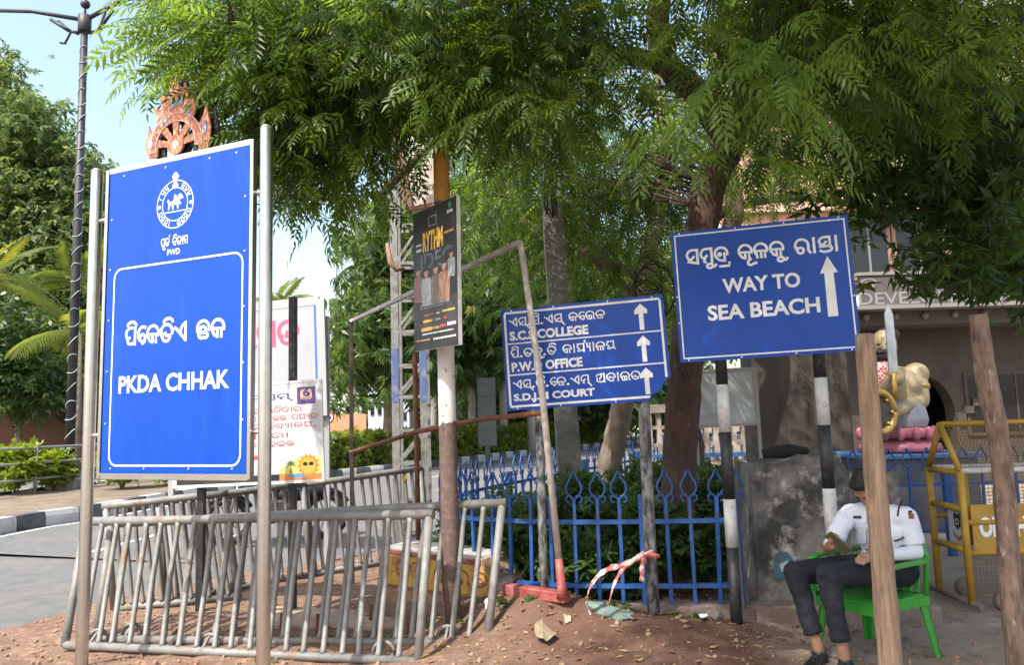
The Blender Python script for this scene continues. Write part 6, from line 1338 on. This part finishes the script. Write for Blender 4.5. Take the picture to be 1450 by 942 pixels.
def twigs(mb, cents, spine, k=1.0, r=.018):
    sp = np.array(spine)
    for c in cents:
        if rng.random() > k: continue
        d = np.linalg.norm(sp-c, axis=1); i = int(np.argmin(d)); a = sp[i]
        if d[i] > 3.2: continue
        m_ = (a+c)/2+np.array([0, 0, .12*d[i]])+rng.normal(0, .06, 3); mb.tube([a, m_, c], [r, r*.6, r*.25], 5, caps=False)
def tree(name, label, base, group=None): return thing(name, label, 'tree', base, group)
def crown(t, ells, tpls, m, sc=(.85, 1.25), spray=(14, .26), mode='px', spine=None, trunkmb=None, tw=.5, flat=.55, name='crown'):
    pos, dirs, cents = (clumps_px if mode == 'px' else clumps_xyz)(ells, spray, flat)
    V, T, C_ = scatter(pos, dirs, tpls, rng.uniform(*sc, len(pos))); o = np_mesh(name, V, T, m, t, C_); o['kind'] = 'stuff'
    if spine is not None and trunkmb is not None: twigs(trunkmb, cents, spine, tw, .013)
    return o

# ------------------------------------------------------------------ the big neem over the corner
tb = P(957, 802, 6.95); T1 = tree('neem_tree', 'large neem tree with brown trunk behind the fence, spreading over the signs', (tb.x, tb.y, 0)); mb = MB(); sp = []
sp += limb(mb, [(tb.x-.02, tb.y, -.1), P(957, 760, 6.95), P(962, 650, 6.93), P(967, 560, 6.9), P(976, 470, 6.88), P(988, 370, 6.85), P(1006, 262, 6.75), P(1040, 190, 6.6)], [.21, .165, .152, .148, .145, .14, .145, .135], 16, .06)
sp += limb(mb, [P(1036, 200, 6.6), P(995, 140, 6.45), P(950, 98, 6.3), P(932, 50, 6.2), P(936, -60, 6.1), P(930, -260, 5.9), P(900, -420, 5.7)], [.15, .12, .11, .10, .09, .06, .03], 12)
sp += limb(mb, [P(948, 96, 6.3), P(905, 80, 6.2), P(845, 74, 6.1), P(740, 42, 5.9), P(610, 22, 5.7), P(505, 42, 5.5), P(430, 66, 5.4), P(350, 80, 5.3)], [.09, .075, .065, .055, .05, .045, .03, .015], 10)
sp += limb(mb, [P(1038, 195, 6.6), P(1120, 140, 6.2), P(1250, 95, 5.8), P(1420, 50, 5.4), P(1550, 20, 5.2)], [.12, .09, .07, .05, .02], 10)
sp += limb(mb, [P(1040, 190, 6.6), P(1070, 60, 5.6), P(1100, -120, 4.6), (1.2, 3.4, 5.0), (.5, 2.4, 5.3)], [.12, .10, .08, .06, .03], 10)
sp += limb(mb, [P(738, 0, 6.0), P(732, 40, 6.0), P(760, -120, 6.0), P(930, -200, 6.0)], [.05, .03, .06, .06], 8)
sp += limb(mb, [(1.2, 3.4, 5.0), (-.2, 3.2, 5.2), (-1.4, 2.9, 5.0)], [.06, .04, .02], 8)
E1 = [(345, 45, 85, 68, 4.9, 5.7, 470), (268, 40, 32, 40, 4.9, 5.4, 70), (385, 125, 40, 40, 5.1, 5.6, 130), (470, 85, 120, 100, 5.1, 6.2, 850), (455, 215, 62, 65, 5.5, 6.3, 400), (420, 165, 60, 50, 5.3, 6.0, 220), (620, 70, 120, 75, 4.7, 5.9, 700), (540, 130, 35, 35, 5.4, 6.2, 90), (765, 80, 105, 95, 4.8, 6.2, 660), (730, 170, 80, 65, 6.0, 7.4, 380), (590, -25, 330, 60, 4.4, 6.2, 850), (1120, -30, 140, 50, 4.2, 6.0, 380), (1230, 50, 240, 90, 4.2, 6.0, 1500), (1150, 140, 130, 60, 5.4, 7.2, 430), (1340, 130, 140, 80, 5.0, 7.0, 480), (880, 220, 110, 100, 7.4, 9.0, 700), (770, 260, 80, 60, 7.6, 9.4, 320), (1120, 225, 70, 35, 7.4, 9.0, 180)]
crown(T1, E1, NEEM, neem_m, (.55, 1.3), (13, .22), spine=sp, trunkmb=mb, tw=.8)
# the part of the crown above the picture, which shades the corner
E2 = [((.4, 2.4, 5.0), (1.7, 1.7, .6), 1500), ((2.4, 2.9, 5.2), (2.0, 2.0, .8), 1700), ((1.2, 4.8, 6.3), (2.8, 2.2, 1.0), 1500), ((3.8, 5.0, 6.0), (2.0, 2.2, 1.0), 900)]
crown(T1, E2, NEEM_S, neem_m, (1.1, 1.6), (14, .30), 'xyz', spine=sp, trunkmb=mb, tw=.4, name='crown')
mb.build('trunk', bark, T1)
# the nearest sprays hang singly before the rest: each a part of its own
def spray_mesh(tp, m, seed):
    r = np.random.default_rng(seed); k = 6; pos = np.stack([np.linspace(0, .30, k), r.normal(0, .02, k), -.10*np.linspace(0, 1, k)**2], 1); dirs = np.stack([np.full(k, .75), np.where(np.arange(k) % 2, .8, -.8)+r.normal(0, .2, k), r.normal(-.3, .15, k)], 1); dirs[-1] = (1, 0, -.4)
    V, T, C_ = scatter(pos, dirs, tp, np.full(k, .95), .12, np.clip(r.normal(.72, .12, k), 0, 1)); mbx = np_mesh('leaf_spray', V, T, m, None, C_); me = mbx.data; bpy.data.objects.remove(mbx); return me
SPM = [spray_mesh([NEEM[i % 4]], neem_m, 40+i) for i in range(4)]
spots = [(945, 175, 3.9), (990, 215, 3.8), (925, 150, 4.1), (1010, 130, 3.6), (1060, 110, 3.5), (1100, 60, 3.4), (1140, 20, 3.4), (1050, 195, 3.9), (1075, 225, 4.0), (1000, 40, 3.6), (1180, 70, 3.5), (1040, 60, 3.5), (1120, 130, 3.6), (640, 110, 4.5), (600, 95, 4.6), (690, 90, 4.5), (540, 70, 4.8), (400, 100, 5.0), (460, 160, 5.0), (390, 150, 5.0), (350, 100, 5.0), (250, 70, 5.0), (700, 150, 4.6), (740, 130, 4.6), (820, 140, 4.6), (860, 60, 4.4), (1220, 40, 3.6), (1300, 20, 3.8), (1380, 60, 4.0), (1440, 30, 4.0), (1020, 90, 3.5), (1150, 100, 3.6), (420, 250, 5.6), (500, 250, 5.7), (500, 200, 5.2)]
for i, (px, py, Y) in enumerate(spots):
    q = P(px, py, Y); o = shared('leaf_spray', SPM[i % 4], T1, q, rng.uniform(0, 6.28), rng.uniform(.8, 1.15)); o.rotation_euler = (rng.uniform(-.3, .3), rng.uniform(.1, .6), R(rng.uniform(170, 330)))

# ------------------------------------------------------------------ other trees of the corner
tb = XY(858, 9.2); T2 = tree('slender_tree', 'slender leaning tree with sunlit pale trunk in the fenced garden', (tb.x, tb.y, 0)); mb = MB()
sp = limb(mb, [(tb.x, tb.y, -.1), P(862, 670, 9.2), P(874, 610, 9.15), P(884, 560, 9.1), P(900, 470, 9.1), P(910, 400, 9.1), P(925, 330, 9.1), P(940, 230, 9.2), P(930, 100, 9.3)], [.17, .14, .135, .13, .12, .11, .10, .08, .04], 12, .06)
sp += limb(mb, [P(905, 440, 9.1), P(850, 360, 9.3), P(790, 300, 9.5)], [.06, .04, .02], 8); sp += limb(mb, [P(855, 385, 9.0), P(840, 365, 8.9), P(865, 345, 8.8)], [.03, .025, .015], 6)
sp += limb(mb, [P(700, 230, 9.4), P(730, 300, 9.3), P(770, 330, 9.2), P(900, 390, 9.1)], [.02, .04, .05, .06], 7)
crown(T2, [(870, 330, 110, 80, 8.6, 10.4, 700), (760, 360, 80, 80, 9.2, 10.6, 420), (700, 300, 60, 80, 9, 10.4, 350), (860, 180, 180, 100, 9, 11, 900), (690, 240, 60, 70, 9.2, 10.6, 300), (930, 420, 40, 60, 8.2, 9.4, 160)], NEEM_S, neem_m, (.8, 1.2), (14, .26), spine=sp, trunkmb=mb, tw=.22); mb.build('trunk', palebark, T2)
tb = XY(984, 9.6); T3 = tree('back_tree', 'tree with rough trunk just behind the big neem trunk', (tb.x, tb.y, 0)); mb = MB()
sp = limb(mb, [(tb.x, tb.y, -.1), P(980, 650, 9.6), P(976, 560, 9.6), P(1000, 420, 9.7), P(1040, 300, 9.8), P(1010, 180, 10)], [.18, .15, .14, .13, .12, .06], 12, .06); sp += limb(mb, [P(1010, 310, 9.8), P(1050, 290, 10.2), P(1140, 280, 10.6), P(1250, 300, 10.8)], [.08, .07, .05, .03], 8)
crown(T3, [(1080, 240, 60, 40, 9.4, 11, 200), (1190, 235, 90, 50, 9.4, 11, 220), (1040, 160, 130, 90, 9.4, 11, 500), (1240, 130, 150, 80, 9.4, 11, 350)], NEEM_S, neem_m, (.8, 1.2), (14, .28), spine=sp, trunkmb=mb, tw=.25); mb.build('trunk', bark, T3)
tb = Vector((5.3, 6.9, 0)); T4 = tree('broadleaf_tree', 'dark broad-leaved tree hanging in from the right edge before the building', (tb.x, tb.y, 0)); mb = MB()
sp = limb(mb, [(5.3, 6.9, -.1), (5.25, 6.9, 1.4), P(1500, 420, 6.8), P(1440, 380, 6.6), P(1405, 330, 6.4), P(1385, 260, 6.2), P(1350, 150, 6)], [.12, .10, .08, .06, .05, .035, .02], 9); sp += limb(mb, [P(1440, 380, 6.6), P(1380, 390, 6.2), P(1300, 400, 6.0)], [.04, .03, .012], 6); sp += limb(mb, [P(1405, 330, 6.4), P(1320, 290, 6.2), P(1240, 300, 6)], [.04, .03, .012], 6)
crown(T4, [(1330, 265, 105, 70, 5.6, 7.2, 330), (1400, 320, 60, 50, 5.4, 7, 200), (1410, 385, 50, 28, 5.2, 6.6, 130), (1375, 372, 36, 18, 5.4, 6.4, 50), (1240, 268, 26, 26, 5.6, 6.6, 60), (1420, 210, 70, 80, 5.6, 7.2, 300), (1330, 170, 120, 60, 6, 7.4, 240)], BROAD, broad_m, (.7, 1.15), (10, .22), spine=sp, trunkmb=mb, tw=.7); mb.build('trunk', mat('dark_bark2', (.07, .05, .04), .9, bump=.6), T4)

# ------------------------------------------------------------------ trees on and beyond the avenue
def far_tree(label, name, trunk_px, Y, ells, tpls, m, hgt, r=.22, sc=(1.6, 2.6), spray=(12, .55), z0=.1, mul=2.0, nl=5):
    tb = XY(trunk_px, Y); t = tree(name, label, (tb.x, tb.y, z0), 'trees along the avenue'); mb = MB(); sp = limb(mb, [(tb.x, tb.y, 0), (tb.x+.1, tb.y, hgt*.3), (tb.x-.1, tb.y, hgt*.6), (tb.x+.2, tb.y, hgt)], [r, r*.8, r*.65, r*.3], 9, .06)
    for k in range(nl): a = rng.uniform(0, 6.28); sp += limb(mb, [(tb.x, tb.y, hgt*(.4+.1*k)), (tb.x+1.2*math.cos(a), tb.y+1.2*math.sin(a), hgt*(.5+.1*k)+.4), (tb.x+2.6*math.cos(a), tb.y+2.6*math.sin(a), hgt*(.55+.1*k)+.8)], [r*.45, r*.3, r*.12], 6)
    crown(t, [(*e[:6], int(e[6]*mul)) for e in ells], tpls, m, (sc[0]*.6, sc[1]*.6), spray, spine=sp, trunkmb=mb, tw=.12); mb.build('trunk', palebark, t); return t
far_tree('drooping tree on the island seen between the pipe frame and lattice mast', 'island_tree', 548, 25.6, [(545, 430, 40, 60, 23, 28, 260), (560, 480, 55, 70, 23, 28, 420), (510, 500, 40, 60, 23, 28, 260), (600, 380, 60, 70, 22, 27, 400), (560, 330, 60, 50, 22, 27, 300)], DROOP, droop_m, 9)
far_tree('drooping tree further along the island behind the poster pole', 'island_tree', 640, 30.0, [(670, 400, 60, 80, 28, 33, 480), (700, 470, 60, 70, 28, 33, 420), (640, 470, 40, 70, 28, 33, 260), (680, 320, 80, 60, 27, 33, 400)], DROOP, droop_m, 10)
far_tree('dense dark tree beyond the avenue behind the direction sign', 'avenue_tree', 782, 40, [(740, 480, 70, 90, 36, 44, 700), (820, 460, 90, 110, 36, 44, 1000), (780, 380, 100, 70, 36, 44, 700), (870, 540, 80, 50, 36, 44, 500), (710, 560, 60, 30, 36, 44, 260)], FAR, broad_m, 12, .3, (2.0, 3.2), (12, 1.0))
far_tree('dense tree beyond the avenue behind the mottled sign pole', 'avenue_tree', 925, 46, [(920, 500, 70, 90, 42, 50, 900), (960, 420, 80, 80, 42, 50, 700), (900, 560, 80, 40, 42, 50, 420)], FAR, far_m, 13, .3, (2.0, 3.2), (12, 1.0))
far_tree('green tree behind the site gate left of the lattice mast', 'avenue_tree', 512, 72, [(500, 540, 40, 30, 68, 76, 300), (530, 560, 30, 40, 64, 76, 260), (470, 545, 25, 22, 70, 76, 160), (560, 560, 40, 45, 68, 78, 420), (610, 565, 50, 45, 68, 78, 520), (670, 570, 50, 40, 60, 72, 420), (640, 520, 70, 50, 60, 72, 520)], FAR, far_m, 14, .4, (2.5, 4), (12, 1.4))
far_tree('tall leafy tree at the left edge behind the street lamp', 'avenue_tree', 28, 34, [(25, 205, 48, 62, 30, 36, 760), (70, 250, 45, 40, 30, 36, 420), (30, 300, 70, 70, 30, 36, 1000), (90, 330, 60, 50, 30, 36, 560), (20, 410, 80, 70, 30, 36, 900), (100, 420, 60, 80, 30, 36, 800), (50, 510, 90, 60, 30, 37, 900), (40, 570, 80, 28, 31, 37, 420), (0, 160, 30, 30, 30, 36, 200)], FAR, far_m, 15, .4, (1.5, 2.4), (12, .75))
far_tree('rounded tree behind the left post of the tall blue sign', 'avenue_tree', 150, 40, [(125, 300, 40, 60, 37, 43, 460), (130, 400, 50, 90, 37, 43, 800), (140, 520, 50, 80, 37, 43, 700), (190, 560, 60, 60, 37, 43, 500)], FAR, far_m, 14, .35, (1.6, 2.6), (12, .8))
far_tree('thin tree whose top reaches in at the upper left edge', 'avenue_tree', -40, 24, [(-12, 95, 22, 22, 22, 25, 70), (-60, 120, 60, 60, 22, 26, 300)], FAR, far_m, 14, .2, (.9, 1.5), (10, .5), nl=0)
far_tree('low dark tree before the terracotta wall at the left edge', 'avenue_tree', 20, 27, [(30, 545, 75, 35, 25.5, 28.5, 420), (0, 480, 50, 50, 25.5, 28.5, 300)], FAR, broad_m, 5, .15, (1.2, 1.9), (12, .5), nl=0)
# palms
def palm(label, px, py, Y, nfr, L_, trunk_r, rs, m=palm_m, zbase=.1, trunk_m=palebark, group='palms along the avenue', stiff=.5):
    c = P(px, py, Y); r = np.random.default_rng(rs); t = thing('palm_tree', label, 'palm tree', (c.x, c.y, zbase), group); MB().tube([(c.x, c.y, zbase-.1), (c.x+.05, c.y, c.z*.5), (c.x, c.y, c.z)], [trunk_r*1.15, trunk_r, trunk_r*.75], 10, jit=.03).build('trunk', trunk_m, t)
    for k in range(nfr):
        a = 2*math.pi*k/nfr+r.uniform(-.3, .3); el = r.uniform(.1, 1.2); ln = L_*r.uniform(.8, 1.15); pts = []; d = np.array([math.cos(a)*math.cos(el), math.sin(a)*math.cos(el), math.sin(el)]); p = np.array(c); st = ln/14
        V = []; T = []; C_ = []; tn = r.random()
        for j in range(15):
            pts.append(p.copy()); p = p+d*st; d = d+np.array([0, 0, -stiff*.16]); d /= np.linalg.norm(d)
        for j in range(1, 15):
            dd = pts[j]-pts[j-1]; dd /= np.linalg.norm(dd); s_ = np.cross(dd, [0, 0, 1]); s_ /= np.linalg.norm(s_)+1e-6; up = np.cross(s_, dd); ll = ln*.30*math.sin(math.pi*(j/15)**.7)+.08
            for sg in (-1, 1):
                for h in (0, .5):
                    b = pts[j]-dd*st*h; e = b+(s_*sg*.80+dd*.55-np.array([0, 0, .45])+up*.1)*ll*r.uniform(.85, 1.1); w_ = dd*ll*.055+up*.01; o = len(V); m_ = (b+e)/2+up*.05*ll; V += [b, m_+w_, m_-w_, e]; T += [(o, o+1, o+2), (o+1, o+3, o+2)]; C_ += [tn]*4
        o = len(V); V += [pts[0]+np.array([0, 0, .02]), pts[0]-np.array([0, 0, .02]), pts[-1]]; T.append((o, o+1, o+2)); C_ += [tn]*3; np_mesh('frond', V, T, m, t, C_)
    return t
palm('feathery palm with arching fronds at the left edge below the big tree', -22, 400, 23, 15, 2.3, .12, 1); palm('yellow-green palm leaning out beside the street lamp', 112, 470, 21.5, 12, 2.4, .10, 5); palm('palm low behind the left steel post', 108, 400, 25, 11, 2.2, .1, 8); palm('small palm crown peeping over the top of the grey billboard', 397, 428, 30, 14, 1.5, .1, 9)
pw = mat('palm_pale_trunk', (.42, .40, .36), .9, 0, (.32, .30, .27), 3)
for px, lab, rs in ((612, 'pale-trunked palm seen between lattice mast and poster pole', 11), (665, 'pale-trunked palm right of the painted pole beside the grey sign back', 12), (709, 'pale-trunked palm at the left edge of the direction sign', 13), (748, 'pale-trunked palm below the direction sign left of the concrete pole', 14)): palm(lab, px, 500, 33, 11, 3.0, .16, rs, trunk_m=pw)

# ------------------------------------------------------------------ hedge and shrubs of the island
def hedge(label, curve, wd, h, n, m, tpls, sc, z0=.17, group=None):
    c = resample(curve, .5); b = c[len(c)//2]; t = thing('hedge', label, 'hedge', (b[0], b[1], z0), group); mb = MB(); l = offset(c, wd/2-.14); r = offset(c, -wd/2+.14); k = len(c)
    v = [(p[0], p[1], z0) for p in l]+[(p[0], p[1], z0+h-.14) for p in l]+[(p[0], p[1], z0+h-.14) for p in r]+[(p[0], p[1], z0) for p in r]; f = []
    for i in range(k-1):
        for j in range(3): f.append((j*k+i, j*k+i+1, (j+1)*k+i+1, (j+1)*k+i))
    mb.add(v, f+[(0, k, 2*k, 3*k), (k-1, 4*k-1, 3*k-1, 2*k-1)]); mb.build('twiggy_core', mat('hedge_core', (.03, .045, .015), .95, 0, (.05, .05, .025), 12), t)
    i = rng.integers(0, k-1, n); f_ = rng.random(n)[:, None]; ca = np.array(c); p = ca[i]*(1-f_)+ca[i+1]*f_; d = ca[i+1]-ca[i]; d /= np.linalg.norm(d, axis=1, keepdims=True); nr = np.stack([-d[:, 1], d[:, 0]], 1)
    face = rng.random(n); u = rng.uniform(-.5, .5, n)*wd; z = rng.uniform(.0, h, n); s_ = face < .62; u = np.where(s_, np.where(rng.random(n) < .75, -1, 1)*(wd/2+rng.normal(0, .05, n)), u); z = np.where(s_, z, h+rng.normal(-.02, .06, n)); pos = np.concatenate([p+nr*u[:, None], (z0+z)[:, None]], 1); V, T, C_ = scatter(pos, rng.normal(0, 1, (n, 3)), tpls, rng.uniform(*sc, n), .8); o = np_mesh('foliage', V, T, m, t, C_); o['kind'] = 'stuff'; return t
hc = [p for p in offset(resample(KERB, .4), 1.25) if 18.2 < p[1] < 44]
hedge('clipped bright green hedge along the striped island kerb', hc, 1.1, 1.05, 5200, hedge_m, TINY, (2.0, 3.2))
def shrub(label, px, py, Y, h, w_, n, m, tpls, sc, z0=.17, group='small shrubs on the traffic island', name='shrub', onz=None):
    q = XY(px, Y); t = thing(name, label, 'shrub', (q.x, q.y, z0), group); mb = MB()
    for k in range(6): a = rng.uniform(0, 6.28); mb.tube([(q.x, q.y, z0-.05), (q.x+.15*w_*math.cos(a), q.y+.15*w_*math.sin(a), z0+h*.4), (q.x+.4*w_*math.cos(a), q.y+.4*w_*math.sin(a), z0+h*.85)], [.018, .012, .005], 5)
    mb.build('stem', palebark, t); c = (q.x, q.y, z0+h*.58); crown(t, [(c, (w_*.48, w_*.48, h*.42), n)], tpls, m, sc, (8, .10*w_+.03), 'xyz', name='foliage'); return t
for px, Y, h, w_, lab in ((22, 17.6, 1.15, 1.1, 'lime green shrub at the left edge of the island'), (172, 18.2, 1.15, 1.0, 'lime green shrub between the lamp post and the tall blue sign'), (75, 18.6, .9, .8, 'smaller lime shrub left of the lamp post'), (250, 19.4, .8, 1.0, 'low lime shrub under the tall blue sign'), (310, 20.0, .85, 1.1, 'low shrub on the island behind the banner post'), (430, 21.5, 1.0, 1.0, 'shrub on the island behind the banner edge')): shrub(lab, px, 0, Y, h, w_, 420, lime_m, TINY, (1.8, 2.8))
# garden behind the near fence
for px, Y, h, w_, n, lab in ((720, 6.75, .72, .75, 620, 'bush behind the left end of the near fence'), (788, 6.9, .86, .8, 800, 'leafy bush behind the red and white leg'), (845, 7.2, 1.0, .9, 900, 'dense bush at the foot of the pale leaning trunk'), (900, 6.6, .85, .7, 700, 'bush behind the mottled sign pole'), (830, 6.35, .55, .7, 460, 'low bush close behind the near fence'), (680, 7.6, .65, .8, 460, 'bush at the corner where the two fences meet'), (1000, 6.8, .62, .6, 420, 'bush right of the neem trunk behind the fence'), (925, 8.6, 1.0, 1.0, 700, 'tall bush between the two tree trunks'), (1020, 7.9, .9, .8, 420, 'bush under the blank notice board'), (760, 7.8, .8, .9, 600, 'bush in front of the concrete pole')): shrub(lab, px, 0, Y, h, w_, n, bush_m, BUSH, (.8, 1.35), 0, 'bushes in the fenced garden', 'garden_bush')
for px, py, Y, lab in ((1008, 676, 8.6, 'low plants growing in the grey trough'), (1008, 704, 8.2, 'leafy plant in the terracotta box')):
    c = P(px, py, Y); shrub(lab, px, 0, Y, .22, .4, 90, bush_m, BUSH, (.7, 1.0), c.z-.08, 'plants in planters', 'potted_plant')

# ------------------------------------------------------------------ litter of dry leaves and pebbles on the dirt
n = 1500; lx = rng.uniform(-3.8, 2.6, n); ly = rng.uniform(4.5, 6.6, n); keep = (side_dist(lx, ly, EDGE) > .5) & (rng.random(n) < np.where(lx > -.6, 1, .45)); lx, ly = lx[keep], ly[keep]; pos = np.stack([lx, ly, np.maximum(ground_h(lx, ly), 0)+.008], 1)
dry = leaf_mat('dry_leaf', (.13, .07, .035), (.36, .27, .13), .2, .8); LT = [tpl([((0, 0, 0), (1, .1, .25), (0, .2, 1), .055, .024)], 2), tpl([((0, 0, 0), (1, 0, .1), (.2, 0, 1), .04, .016)], 2)]
V, T, C_ = scatter(pos, np.concatenate([rng.normal(0, 1, (len(pos), 2)), np.zeros((len(pos), 1))], 1), LT, rng.uniform(.6, 1.4, len(pos)), .2); tag(np_mesh('leaf_litter', V, T, dry, None, C_), 'dry leaves scattered over the red dirt', 'leaf litter', kind='stuff')
n = 1500; lx = rng.uniform(-3.9, 3.4, n); ly = rng.uniform(4.3, 7.0, n); keep = side_dist(lx, ly, EDGE) > .25; lx, ly = lx[keep], ly[keep]; gz_ = np.maximum(ground_h(lx, ly), 0); n = len(lx); ico = np.array([(1, 0, 0), (-1, 0, 0), (0, 1, 0), (0, -1, 0), (0, 0, 1), (0, 0, -1)], float); it = np.array([(0, 2, 4), (2, 1, 4), (1, 3, 4), (3, 0, 4), (2, 0, 5), (1, 2, 5), (3, 1, 5), (0, 3, 5)])
s_ = (rng.random(n)**3*.022+.004)[:, None, None]; V = (ico[None]*rng.uniform(.6, 1.3, (n, 6, 1))*s_+np.stack([lx, ly, gz_+.003], 1)[:, None, :]).reshape(-1, 3); T = (it[None]+(np.arange(n)*6)[:, None, None]).reshape(-1, 3); tag(np_mesh('pebbles', V, T, mat('pebble', (.26, .17, .12), .95, 0, (.16, .10, .07), 3)), 'small pebbles and crumbs of earth on the dirt', 'pebbles', kind='stuff')
# low weeds by the plinth and road edge
wp = []; 
for _ in range(40):
    x, y = (rng.uniform(-1.0, 1.5), rng.uniform(5.45, 5.75)) if rng.random() < .35 else (rng.uniform(-2.9, -.4), rng.uniform(4.95, 6.1)) if rng.random() < .5 else (rng.uniform(-.5, 2.2), rng.uniform(6.2, 9)); wp.append((x, y, gh(x, y)+.01))
wp = np.repeat(np.array(wp), 5, 0)+rng.normal(0, .03, (200, 3))*np.array([1, 1, .2]); V, T, C_ = scatter(wp, rng.normal(0, 1, (200, 3))*[1, 1, .3]+[0, 0, .4], TINY, rng.uniform(.4, .8, 200), .4); tag(np_mesh('weeds', V, T, bush_m, None, C_), 'small green weeds in the dirt', 'weeds', kind='stuff')
for o in list(bpy.data.objects):
    if '_b' in o: del o['_b']
